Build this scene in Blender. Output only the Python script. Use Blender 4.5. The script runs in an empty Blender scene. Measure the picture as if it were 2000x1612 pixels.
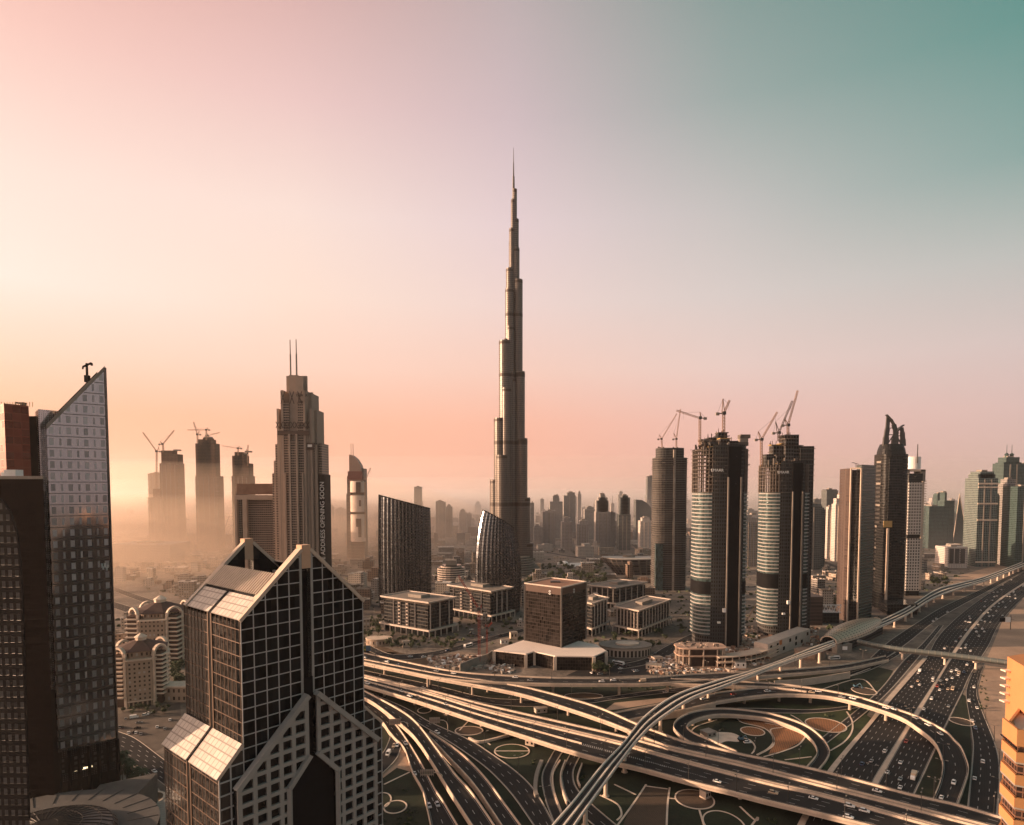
import bpy, math, random
from mathutils import Vector
R = math.radians
random.seed(7)
S = bpy.context.scene
COL = S.collection

# ------------------------------------------------------------------ camera
CAM_H, FPX, PITCH, PPX, PPY = 170.0, 1250.0, R(3.0), 1000.0, 1016.0
cam_d = bpy.data.cameras.new("camera"); cam = bpy.data.objects.new("camera", cam_d); COL.objects.link(cam)
cam.location = (0, 0, CAM_H); cam.rotation_euler = (R(90) - PITCH, 0, 0)
cam_d.sensor_fit = 'HORIZONTAL'; cam_d.sensor_width = 36.0
cam_d.lens = 36.0 * FPX / 2000.0
cam_d.shift_y = (PPY - 806.0) / 2000.0
cam_d.clip_start = 1.0; cam_d.clip_end = 60000
S.camera = cam

HAZE_D, HAZE_G, AUREOLE, AUREOLE_P = 3.0e-5, .45, 7.0, 12.0
# ------------------------------------------------------------------ light
SUN_AZ, SUN_EL = R(-91), R(11)          # azimuth from the view direction (+Y), negative = left
sun_d = bpy.data.lights.new("sun", 'SUN'); sun = bpy.data.objects.new("sun", sun_d); COL.objects.link(sun)
sun_d.energy = 5.0; sun_d.angle = R(0.6); sun_d.color = (1.0, 0.64, 0.41)
sdir = Vector((math.sin(SUN_AZ) * math.cos(SUN_EL), math.cos(SUN_AZ) * math.cos(SUN_EL), math.sin(SUN_EL)))
sun.rotation_euler = sdir.to_track_quat('Z', 'Y').to_euler()
S.view_settings.view_transform = 'Standard'; S.view_settings.look = 'None'
S.view_settings.exposure = 1.0; S.view_settings.gamma = 1.0
S.cycles.volume_bounces = 4; S.cycles.max_bounces = 6; S.cycles.use_denoising = True
S.cycles.transparent_max_bounces = 4; S.cycles.volume_max_steps = 64

def lin(r, g, b):
    f = lambda c: ((c / 255 + 0.055) / 1.055) ** 2.4 if c > 10 else c / 255 / 12.92
    return (f(r), f(g), f(b), 1.0)

# ------------------------------------------------------------------ sky: dusk gradient over azimuth and height
W = bpy.data.worlds.new("World"); S.world = W; W.use_nodes = True
nt = W.node_tree; nt.nodes.clear()
def N(tree, t, **k):
    n = tree.nodes.new(t)
    for a, b in k.items(): setattr(n, a, b)
    return n
def L(tree, a, b): tree.links.new(a, b)
def M(tree, op, a, b=None, clamp=False):
    n = tree.nodes.new('ShaderNodeMath'); n.operation = op; n.use_clamp = clamp
    for i, x in enumerate((a, b)):
        if x is None: continue
        if isinstance(x, (int, float)): n.inputs[i].default_value = x
        else: tree.links.new(x, n.inputs[i])
    return n.outputs[0]
tc = N(nt, 'ShaderNodeTexCoord'); sx = N(nt, 'ShaderNodeSeparateXYZ'); L(nt, tc.outputs['Generated'], sx.inputs[0])
hor = M(nt, 'SQRT', M(nt, 'ADD', M(nt, 'MULTIPLY', sx.outputs[0], sx.outputs[0]), M(nt, 'MULTIPLY', sx.outputs[1], sx.outputs[1])))
saz = M(nt, 'DIVIDE', sx.outputs[0], M(nt, 'MAXIMUM', hor, 0.001))
az01 = M(nt, 'ADD', M(nt, 'MULTIPLY', saz, 0.5 / 0.63), 0.5, True)
tel = M(nt, 'DIVIDE', sx.outputs[2], M(nt, 'MAXIMUM', hor, 0.001))
el01 = M(nt, 'DIVIDE', tel, 0.80, True)
# columns at px 0, 500, 1000, 1500, 2000: (height 0..1 of tan(elev)/0.8, sRGB)
SKY = [
 [(0, 250, 165, 120), (.12, 255, 186, 147), (.20, 255, 212, 187), (.32, 255, 236, 224), (.48, 255, 228, 216), (.7, 248, 202, 190), (.95, 231, 170, 157)],
 [(0, 250, 160, 122), (.12, 255, 188, 156), (.22, 255, 213, 193), (.35, 254, 226, 210), (.5, 250, 225, 215), (.7, 236, 200, 196), (.95, 212, 170, 165)],
 [(0, 246, 166, 140), (.12, 252, 186, 162), (.22, 248, 206, 190), (.35, 240, 214, 208), (.5, 230, 208, 210), (.7, 208, 188, 192), (.95, 186, 172, 173)],
 [(0, 232, 170, 155), (.12, 238, 190, 178), (.22, 234, 206, 198), (.35, 218, 206, 202), (.5, 198, 194, 192), (.7, 155, 170, 167), (.95, 124, 151, 147)],
 [(0, 214, 176, 168), (.12, 222, 190, 184), (.22, 216, 198, 194), (.35, 190, 192, 188), (.5, 136, 167, 162), (.7, 96, 149, 142), (.95, 70, 130, 125)],
]
prev = None
for i, colm in enumerate(SKY):
    rp = N(nt, 'ShaderNodeValToRGB'); cr = rp.color_ramp; cr.interpolation = 'EASE' if False else 'LINEAR'
    while len(cr.elements) < len(colm): cr.elements.new(0.5)
    for e, (p, *c) in zip(cr.elements, colm): e.position = p
    for e, (p, *c) in zip(cr.elements, colm): e.position = p; e.color = lin(*c)
    L(nt, el01, rp.inputs[0])
    if prev is None: prev = rp.outputs[0]
    else:
        k = M(nt, 'SUBTRACT', M(nt, 'MULTIPLY', az01, 4.0), float(i - 1), True)
        mx = N(nt, 'ShaderNodeMix', data_type='RGBA'); L(nt, k, mx.inputs[0]); L(nt, prev, mx.inputs[6]); L(nt, rp.outputs[0], mx.inputs[7])
        prev = mx.outputs[2]
# the sky overhead and behind the viewer is darker and cooler than the dusk side
ovh = M(nt, 'MULTIPLY', M(nt, 'SUBTRACT', sx.outputs[2], 0.60), 3.0, True)
beh = M(nt, 'MULTIPLY', M(nt, 'SUBTRACT', M(nt, 'MULTIPLY', sx.outputs[1], -1.0), 0.10), 1.0, True)
dkf = M(nt, 'MAXIMUM', ovh, M(nt, 'MULTIPLY', beh, .82))
dk = N(nt, 'ShaderNodeMix', data_type='RGBA'); L(nt, M(nt, 'MULTIPLY', dkf, .92), dk.inputs[0]); L(nt, prev, dk.inputs[6]); dk.inputs[7].default_value = (.09, .20, .24, 1)
prev = dk.outputs[2]
nish = N(nt, 'ShaderNodeTexSky', sky_type='NISHITA'); nish.sun_disc = False; nish.sun_elevation = SUN_EL; nish.sun_rotation = SUN_AZ
bgn = N(nt, 'ShaderNodeBackground'); L(nt, nish.outputs[0], bgn.inputs[0]); bgn.inputs[1].default_value = 0.0
# broad warm aureole of the hidden sun
dt = N(nt, 'ShaderNodeVectorMath', operation='DOT_PRODUCT'); L(nt, tc.outputs['Generated'], dt.inputs[0]); dt.inputs[1].default_value = tuple(sdir)
glow = M(nt, 'MULTIPLY', M(nt, 'POWER', M(nt, 'MAXIMUM', dt.outputs['Value'], 0.0), AUREOLE_P), AUREOLE)
gl = N(nt, 'ShaderNodeMix', data_type='RGBA', blend_type='ADD'); gl.inputs[0].default_value = 1.0; L(nt, prev, gl.inputs[6])
gc = N(nt, 'ShaderNodeMix', data_type='RGBA', blend_type='MULTIPLY'); gc.inputs[0].default_value = 1.0; gc.inputs[6].default_value = (1.0, .66, .45, 1); L(nt, glow, gc.inputs[7])
gl.clamp_result = False; L(nt, gc.outputs[2], gl.inputs[7])
bg = N(nt, 'ShaderNodeBackground'); L(nt, gl.outputs[2], bg.inputs[0]); bg.inputs[1].default_value = 0.5
add = N(nt, 'ShaderNodeAddShader'); L(nt, bg.outputs[0], add.inputs[0]); L(nt, bgn.outputs[0], add.inputs[1])
wo = N(nt, 'ShaderNodeOutputWorld'); L(nt, add.outputs[0], wo.inputs[0])

# ------------------------------------------------------------------ picture ray helpers (layout measured on the photograph)
cp, sp = math.cos(PITCH), math.sin(PITCH)
def ray(px, py):
    u = (px - PPX) / FPX; v = (PPY - py) / FPX
    return Vector((u, cp + v * sp, -sp + v * cp))
def G(px, py, z=0.0):                       # point of that sight line at height z
    d = ray(px, py); t = (z - CAM_H) / d.z
    return Vector((d.x * t, d.y * t, z))
def D(px, py, y):                           # point of that sight line at distance y
    d = ray(px, py); t = y / d.y
    return Vector((d.x * t, y, CAM_H + d.z * t))
def X(px, y, py=1000): return D(px, py, y).x
def Z(py, y): return D(1000, py, y).z

# ------------------------------------------------------------------ mesh builder
BASE = {}
class MB:
    def __init__(s): s.v = []; s.f = []; s.m = []; s.uv = []
    def face(s, pts, m=0, uv=None):
        n = len(s.v); pts = [Vector(p) for p in pts]
        s.v += pts; s.f.append(list(range(n, n + len(pts)))); s.m.append(m)
        if uv is None:
            a = pts[1] - pts[0]; b = pts[2] - pts[0]; nn = a.cross(b)
            if nn.length > 1e-9: nn.normalize()
            if abs(nn.z) < .7:
                t = Vector((-nn.y, nn.x, 0)); t.normalize() if t.length > 1e-6 else None
                uv = [(p.dot(t), p.z) for p in pts]
            else: uv = [(p.x, p.y) for p in pts]
        s.uv.append(uv)
    def prism(s, poly, z0, z1, m=0, mt=None, bay=1.0, fl=1.0, top=True, bot=False, z0f=None):
        n = len(poly); zt = z1 if callable(z1) else (lambda x, y: z1)
        area = sum(poly[i][0] * poly[(i + 1) % n][1] - poly[(i + 1) % n][0] * poly[i][1] for i in range(n))
        if area < 0: poly = list(reversed(poly))
        u = 0.0
        for i in range(n):
            a, b = poly[i], poly[(i + 1) % n]
            ln = math.hypot(b[0] - a[0], b[1] - a[1]) / bay
            if ln > 2.5: u = 0.0; ln = round(ln)
            za, zb = zt(*a), zt(*b)
            s.face([(a[0], a[1], z0), (b[0], b[1], z0), (b[0], b[1], zb), (a[0], a[1], za)], m,
                   [(u, 0), (u + ln, 0), (u + ln, (zb - z0) / fl), (u, (za - z0) / fl)])
            u += ln
        mt = m if mt is None else mt
        if top: s.face([(p[0], p[1], zt(*p)) for p in poly], mt, [(p[0], p[1]) for p in poly])
        if bot: s.face([(p[0], p[1], z0) for p in reversed(poly)], mt, [(p[0], p[1]) for p in poly])
        return s
    def box(s, x0, x1, y0, y1, z0, z1, m=0, **k):
        return s.prism([(x0, y0), (x1, y0), (x1, y1), (x0, y1)], z0, z1, m, bot=True, **k)
    def hexa(s, p, m=0):                     # 8 corners: bottom 4 (ccw), top 4
        p = [Vector(q) for q in p]
        for q in ((3, 2, 1, 0), (4, 5, 6, 7), (0, 1, 5, 4), (1, 2, 6, 5), (2, 3, 7, 6), (3, 0, 4, 7)): s.face([p[i] for i in q], m)
        return s
    def bar(s, a, b, w, h=None, m=0):
        a, b = Vector(a), Vector(b); d = b - a; h = h or w
        if d.length < 1e-6: return s
        d.normalize(); up = Vector((0, 0, 1)) if abs(d.z) < .95 else Vector((0, 1, 0))
        sd = d.cross(up); sd.normalize(); up = sd.cross(d)
        sd *= w / 2; up *= h / 2
        return s.hexa([a - sd - up, a + sd - up, b + sd - up, b - sd - up, a - sd + up, a + sd + up, b + sd + up, b - sd + up], m)
    def tube(s, a, b, r0, r1=None, n=8, m=0, cap=True):
        a, b = Vector(a), Vector(b); r1 = r0 if r1 is None else r1; d = (b - a).normalized()
        up = Vector((0, 0, 1)) if abs(d.z) < .95 else Vector((1, 0, 0)); x = d.cross(up).normalized(); y = d.cross(x)
        c = [(math.cos(2 * math.pi * i / n), math.sin(2 * math.pi * i / n)) for i in range(n)]
        A = [a + x * r0 * p + y * r0 * q for p, q in c]; B = [b + x * r1 * p + y * r1 * q for p, q in c]
        for i in range(n):
            j = (i + 1) % n; s.face([A[j], A[i], B[i], B[j]], m)
        if cap: s.face(A, m); s.face(list(reversed(B)), m)
        return s
    def loft(s, rings, m=0, closed=True, cap=True, bay=None, fl=1.0):
        for k in range(len(rings) - 1):
            a, b = rings[k], rings[k + 1]; n = len(a)
            for i in range(n if closed else n - 1):
                j = (i + 1) % n
                uv = None
                if bay: uv = [(i * bay, a[i][2] / fl), ((i + 1) * bay, a[j][2] / fl), ((i + 1) * bay, b[j][2] / fl), (i * bay, b[i][2] / fl)]
                s.face([a[i], a[j], b[j], b[i]], m, uv)
        if cap: s.face(rings[-1], m); s.face(list(reversed(rings[0])), m)
        return s
    def build(s, name, mats, parent=None, smooth=False):
        root = parent
        while root is not None and root.parent is not None: root = root.parent
        off = BASE.get(root.name, Vector((0, 0, 0))) if root is not None else Vector((0, 0, 0))
        me = bpy.data.meshes.new(name)
        me.from_pydata([tuple(p - off) for p in s.v], [], s.f)
        if not isinstance(mats, (list, tuple)): mats = [mats]
        for q in mats: me.materials.append(q)
        me.polygons.foreach_set('material_index', s.m)
        ul = me.uv_layers.new(name='uv'); flat = []
        for u in s.uv:
            for a in u: flat += [a[0], a[1]]
        ul.data.foreach_set('uv', flat)
        if smooth:
            import bmesh
            bm = bmesh.new(); bm.from_mesh(me); bmesh.ops.remove_doubles(bm, verts=bm.verts, dist=1e-3)
            for f in bm.faces: f.smooth = True
            bm.to_mesh(me); bm.free()
        me.update()
        o = bpy.data.objects.new(name, me); COL.objects.link(o)
        if parent is not None: o.parent = parent
        return o
def thing(name, label, cat, loc=(0, 0, 0), group=None):
    o = bpy.data.objects.new(name, None); COL.objects.link(o); o.location = loc; o.empty_display_size = 1
    BASE[o.name] = Vector(loc); o['label'] = label; o['category'] = cat
    if group: o['group'] = group
    return o
def tag(o, label=None, cat=None, group=None, kind=None):
    if label: o['label'] = label
    if cat: o['category'] = cat
    if group: o['group'] = group
    if kind: o['kind'] = kind
    return o
def copy_tree(root, loc, rz=0.0, sc=1.0, label=None):
    c = root.copy(); COL.objects.link(c); c.location = loc; c.rotation_euler = (0, 0, rz); c.scale = (sc, sc, sc)
    if label: c['label'] = label
    for ch in root.children:
        d = ch.copy(); COL.objects.link(d); d.parent = c
        for g in ch.children:
            e = g.copy(); COL.objects.link(e); e.parent = d
    return c

# ------------------------------------------------------------------ materials
def newmat(name):
    m = bpy.data.materials.new(name); m.use_nodes = True; t = m.node_tree
    b = t.nodes['Principled BSDF']
    return m, t, b
def noise(t, scale, detail=3.0, coord='pos', rough=.6):
    n = N(t, 'ShaderNodeTexNoise'); n.inputs['Scale'].default_value = scale; n.inputs['Detail'].default_value = detail; n.inputs['Roughness'].default_value = rough
    if coord == 'pos': g = N(t, 'ShaderNodeNewGeometry'); L(t, g.outputs['Position'], n.inputs['Vector'])
    else: g = N(t, 'ShaderNodeTexCoord'); L(t, g.outputs[coord], n.inputs['Vector'])
    return n.outputs[0]
def mixc(t, f, a, b):
    m = N(t, 'ShaderNodeMix', data_type='RGBA')
    if isinstance(f, (int, float)): m.inputs[0].default_value = f
    else: L(t, f, m.inputs[0])
    for i, c in ((6, a), (7, b)):
        if isinstance(c, tuple): m.inputs[i].default_value = c if len(c) == 4 else (*c, 1)
        else: L(t, c, m.inputs[i])
    return m.outputs[2]
def plain(name, c, rough=.8, var=.25, scale=.15, metal=0.0, fine=2.0, spec=.3):
    m, t, b = newmat(name)
    b.inputs['Specular IOR Level'].default_value = spec
    d = tuple(x * (1 - var) for x in c); e = tuple(min(1, x * (1 + var)) for x in c)
    f = M(t, 'ADD', M(t, 'MULTIPLY', noise(t, scale), .65), M(t, 'MULTIPLY', noise(t, scale * 9 * fine, 2), .35))
    f = M(t, 'ADD', M(t, 'MULTIPLY', M(t, 'SUBTRACT', f, .5), 2.2), .5, True)
    L(t, mixc(t, f, d, e), b.inputs['Base Color']); b.inputs['Roughness'].default_value = rough; b.inputs['Metallic'].default_value = metal
    return m
def facade(name, wall, glass, ax=.18, lo=.25, hi=.9, gr=.12, wr=.7, metal=0.0, vary=.6, wmetal=0.0, light=0.0, wallvar=.2, slab=0.0, spec=.3, alt=0.0):
    m, t, b = newmat(name)
    b.inputs['Specular IOR Level'].default_value = spec
    uvn = N(t, 'ShaderNodeUVMap'); sp_ = N(t, 'ShaderNodeSeparateXYZ'); L(t, uvn.outputs[0], sp_.inputs[0])
    fu = M(t, 'FRACT', sp_.outputs[0]); fv = M(t, 'FRACT', sp_.outputs[1])
    if alt:                                     # every other bay has narrower windows
        axn = M(t, 'ADD', ax, M(t, 'MULTIPLY', M(t, 'MODULO', M(t, 'FLOOR', sp_.outputs[0]), 2.0), alt)); mk = M(t, 'MULTIPLY', M(t, 'GREATER_THAN', fu, axn), M(t, 'LESS_THAN', fu, M(t, 'SUBTRACT', 1.0, axn)))
    else: mk = M(t, 'MULTIPLY', M(t, 'GREATER_THAN', fu, ax), M(t, 'LESS_THAN', fu, 1 - ax))
    mk = M(t, 'MULTIPLY', mk, M(t, 'MULTIPLY', M(t, 'GREATER_THAN', fv, lo), M(t, 'LESS_THAN', fv, hi)))
    cb = N(t, 'ShaderNodeCombineXYZ'); L(t, M(t, 'FLOOR', sp_.outputs[0]), cb.inputs[0]); L(t, M(t, 'FLOOR', sp_.outputs[1]), cb.inputs[1])
    wn = N(t, 'ShaderNodeTexWhiteNoise', noise_dimensions='2D'); L(t, cb.outputs[0], wn.inputs['Vector'])
    rnd = wn.outputs['Value']
    g0 = tuple(x * (1 - vary) for x in glass); g1 = tuple(min(1, x * (1 + vary)) for x in glass)
    gc = mixc(t, rnd, g0, g1)
    if light:                                   # some windows have pale blinds drawn
        gc = mixc(t, M(t, 'GREATER_THAN', rnd, 1 - light), gc, tuple(min(1, .5 * x + .25) for x in wall))
    nz = noise(t, .05); nf = noise(t, 1.1, 2)
    w0 = tuple(x * (1 - wallvar) for x in wall); w1 = tuple(min(1, x * (1 + wallvar)) for x in wall)
    wc = mixc(t, M(t, 'ADD', M(t, 'MULTIPLY', nz, .6), M(t, 'MULTIPLY', nf, .4)), w0, w1)
    if slab: wc = mixc(t, M(t, 'LESS_THAN', fv, slab), wc, tuple(min(1, x * 1.5) for x in wall))
    L(t, mixc(t, mk, wc, gc), b.inputs['Base Color'])
    rr = M(t, 'ADD', gr, M(t, 'MULTIPLY', rnd, .12))
    L(t, M(t, 'ADD', M(t, 'MULTIPLY', mk, M(t, 'SUBTRACT', rr, wr)), wr), b.inputs['Roughness'])
    L(t, M(t, 'ADD', M(t, 'MULTIPLY', mk, metal - wmetal), wmetal), b.inputs['Metallic'])
    bp = N(t, 'ShaderNodeBump'); bp.inputs['Strength'].default_value = .5; bp.inputs['Distance'].default_value = .3; bp.invert = True
    L(t, M(t, 'ADD', mk, M(t, 'MULTIPLY', rnd, .12)), bp.inputs['Height']); L(t, bp.outputs[0], b.inputs['Normal'])
    return m
def stripes(name, a, b_, scale, ang=0.0, rough=.95):
    m, t, b = newmat(name)
    g = N(t, 'ShaderNodeNewGeometry'); mp = N(t, 'ShaderNodeMapping'); mp.inputs['Rotation'].default_value = (0, 0, ang); L(t, g.outputs['Position'], mp.inputs[0])
    w = N(t, 'ShaderNodeTexWave'); w.inputs['Scale'].default_value = scale; w.inputs['Distortion'].default_value = 2.5; w.inputs['Detail'].default_value = 3; w.inputs['Detail Scale'].default_value = 2
    L(t, mp.outputs[0], w.inputs[0])
    f = M(t, 'ADD', M(t, 'MULTIPLY', w.outputs[1], .6), M(t, 'MULTIPLY', noise(t, .35), .5), True)
    L(t, mixc(t, f, a, b_), b.inputs['Base Color']); b.inputs['Roughness'].default_value = rough
    return m
def glassy(name, c, rough=.08, metal=.0, var=.3, scale=.08):
    m = plain(name, c, rough, var, scale, metal); return m
def asphalt_mat(name, c):
    m, t, b = newmat(name)
    f = M(t, 'ADD', M(t, 'MULTIPLY', noise(t, .04, 4), .7), M(t, 'MULTIPLY', noise(t, 1.5, 3), .3))
    f = M(t, 'ADD', M(t, 'MULTIPLY', M(t, 'SUBTRACT', f, .5), 2.4), .5, True)
    uvn = N(t, 'ShaderNodeUVMap'); s_ = N(t, 'ShaderNodeSeparateXYZ'); L(t, uvn.outputs[0], s_.inputs[0])
    tr = M(t, 'ABSOLUTE', M(t, 'SINE', M(t, 'MULTIPLY', s_.outputs[0], math.pi * 2)))    # wheel tracks: u runs across the lanes
    base = mixc(t, f, tuple(x * .7 for x in c), tuple(x * 1.35 for x in c))
    L(t, mixc(t, M(t, 'MULTIPLY', tr, .35), base, tuple(x * .55 for x in c)), b.inputs['Base Color']); b.inputs['Roughness'].default_value = .85; b.inputs['Specular IOR Level'].default_value = .12
    return m
MAT = dict(
    asphalt=asphalt_mat('asphalt', (.030, .029, .029)), concrete=plain('concrete', (.50, .40, .32), .85, .22, .12),
    pale=plain('pale_concrete', (.62, .50, .40), .8, .30, .12), dull=plain('dull_concrete', (.24, .21, .18), .9, .3, .1),
    kerb=plain('kerb_stone', (.46, .39, .32), .85, .2, .3), paint=plain('road_paint', (.33, .31, .29), .6, .2, .8),
    grass=plain('lawn', (.015, .021, .011), .95, .85, .045), grassb=plain('bright_lawn', (.024, .036, .013), .95, .7, .09),
    sand=plain('sand', (.36, .25, .18), .95, .3, .03), soil=plain('soil', (.10, .065, .04), .95, .4, .1),
    steel=plain('dark_steel', (.09, .085, .08), .45, .3, .3, .6), red=plain('red_steel', (.35, .05, .03), .5, .2, .3),
    yellow=plain('yellow_steel', (.42, .27, .10), .55, .25, .3), black=plain('black', (.008, .008, .009), .7, .3, .3, spec=.08),
    white=plain('white_paint', (.78, .76, .73), .35, .06, .4), tyre=plain('tyre', (.015, .015, .015), .8, .2, 2),
    trunk=plain('bark', (.11, .075, .05), .9, .3, 2), leaf=plain('leaves', (.045, .06, .028), .8, .5, .5), palm=plain('palm_leaves', (.05, .065, .03), .7, .4, .6),
    glassd=plain('dark_glass', (.010, .012, .013), .08, .3, .1, spec=.25), roofg=plain('roof_gravel', (.20, .17, .145), .9, .3, .2),
    bed=stripes('planted_rows', (.055, .03, .015), (.36, .15, .06), .30, R(28)), bedd=stripes('ploughed_rows', (.03, .022, .014), (.11, .07, .045), .34, R(-20)),
    paving=stripes('paving_bands', (.30, .25, .21), (.40, .34, .29), .12, R(70)), brown=plain('brown_cladding', (.06, .035, .025), .5, .25, .2),
)
# ------------------------------------------------------------------ ordinals: make labels of look-alikes single out one thing
_U = ['first', 'second', 'third', 'fourth', 'fifth', 'sixth', 'seventh', 'eighth', 'ninth']
ORD = _U + ['tenth', 'eleventh', 'twelfth', 'thirteenth', 'fourteenth', 'fifteenth', 'sixteenth', 'seventeenth', 'eighteenth', 'nineteenth']
for _a, _b in zip(('twenty', 'thirty', 'forty', 'fifty', 'sixty', 'seventy', 'eighty', 'ninety'), ('twentieth', 'thirtieth', 'fortieth', 'fiftieth', 'sixtieth', 'seventieth', 'eightieth', 'ninetieth')): ORD += [_b] + [_a + '-' + u for u in _U]
def ordinals(items, frm):
    """items: (object, label, sort key); look-alikes get their place counted along one line"""
    by = {}
    for o, b, k in items: by.setdefault(b, []).append((k, o))
    for b, v in by.items():
        v.sort(key=lambda q: q[0])
        for i, (k, o) in enumerate(v):
            o['label'] = b if len(v) == 1 else f"{b}, {ORD[i]} {frm}"

# ------------------------------------------------------------------ ground
def ground_mat():
    m, t, b = newmat('desert_city_ground')
    n1 = noise(t, .004, 5); n2 = noise(t, .03, 4); n3 = noise(t, .25, 3)
    f = M(t, 'ADD', M(t, 'ADD', M(t, 'MULTIPLY', n1, .35), M(t, 'MULTIPLY', n2, .4)), M(t, 'MULTIPLY', n3, .25))
    rp = N(t, 'ShaderNodeValToRGB'); cr = rp.color_ramp
    for p, c in ((.36, (.04, .035, .03)), (.45, (.09, .074, .06)), (.54, (.18, .145, .115)), (.64, (.32, .26, .21))):
        e = cr.elements.new(p); e.color = (*c, 1)
    cr.elements.remove(cr.elements[0]); cr.elements.remove(cr.elements[-1])
    L(t, f, rp.inputs[0]); L(t, rp.outputs[0], b.inputs['Base Color']); b.inputs['Roughness'].default_value = .95
    return m
g = MB(); g.face([(-14000, -3000, 0), (14000, -3000, 0), (14000, 16000, 0), (-14000, 16000, 0)])
tag(g.build('ground', ground_mat()), kind='structure')
def patch(name, pts, mat, z, kind='structure', label=None, n=None, smooth=False):
    P = [G(a, b_, 0) for a, b_ in pts]
    if smooth: P = resamp(P + [P[0]], n or 48)[:-1]
    m = MB(); m.face([(p.x, p.y, z) for p in P])
    o = m.build(name, mat); tag(o, kind=kind)
    if label: o['label'] = label
    return o
def resamp(P, n):
    Q = []
    for i in range(len(P) - 1):
        a = P[max(i - 1, 0)]; b = P[i]; c = P[i + 1]; d = P[min(i + 2, len(P) - 1)]
        for k in range(12):
            t = k / 12
            Q.append(.5 * (2 * b + (c - a) * t + (2 * a - 5 * b + 4 * c - d) * t * t + (3 * b - a - 3 * c + d) * t ** 3))
    Q.append(P[-1].copy())
    s = [0.0]
    for i in range(1, len(Q)): s.append(s[-1] + (Q[i] - Q[i - 1]).length)
    out = []; j = 0
    for k in range(n):
        d = s[-1] * k / (n - 1)
        while j < len(s) - 2 and s[j + 1] < d: j += 1
        f = (d - s[j]) / max(s[j + 1] - s[j], 1e-6)
        out.append(Q[j].lerp(Q[j + 1], min(max(f, 0), 1)))
    return out
def interp(z, t):
    if not isinstance(z, (list, tuple)): return z
    for (a, za), (b, zb) in zip(z, z[1:]):
        if t <= b: return za + (zb - za) * (t - a) / max(b - a, 1e-6)
    return z[-1][1]
def edge_world(pts, z, dz, n):
    s = [0.0]
    for a, b in zip(pts, pts[1:]): s.append(s[-1] + math.hypot(b[0] - a[0], b[1] - a[1]))
    P = []
    for p, d in zip(pts, s):
        zz = interp(z, d / s[-1]); q = G(p[0], p[1], zz + dz); q.z = zz; P.append(q)
    return resamp(P, n)
ROADS = {}
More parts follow.
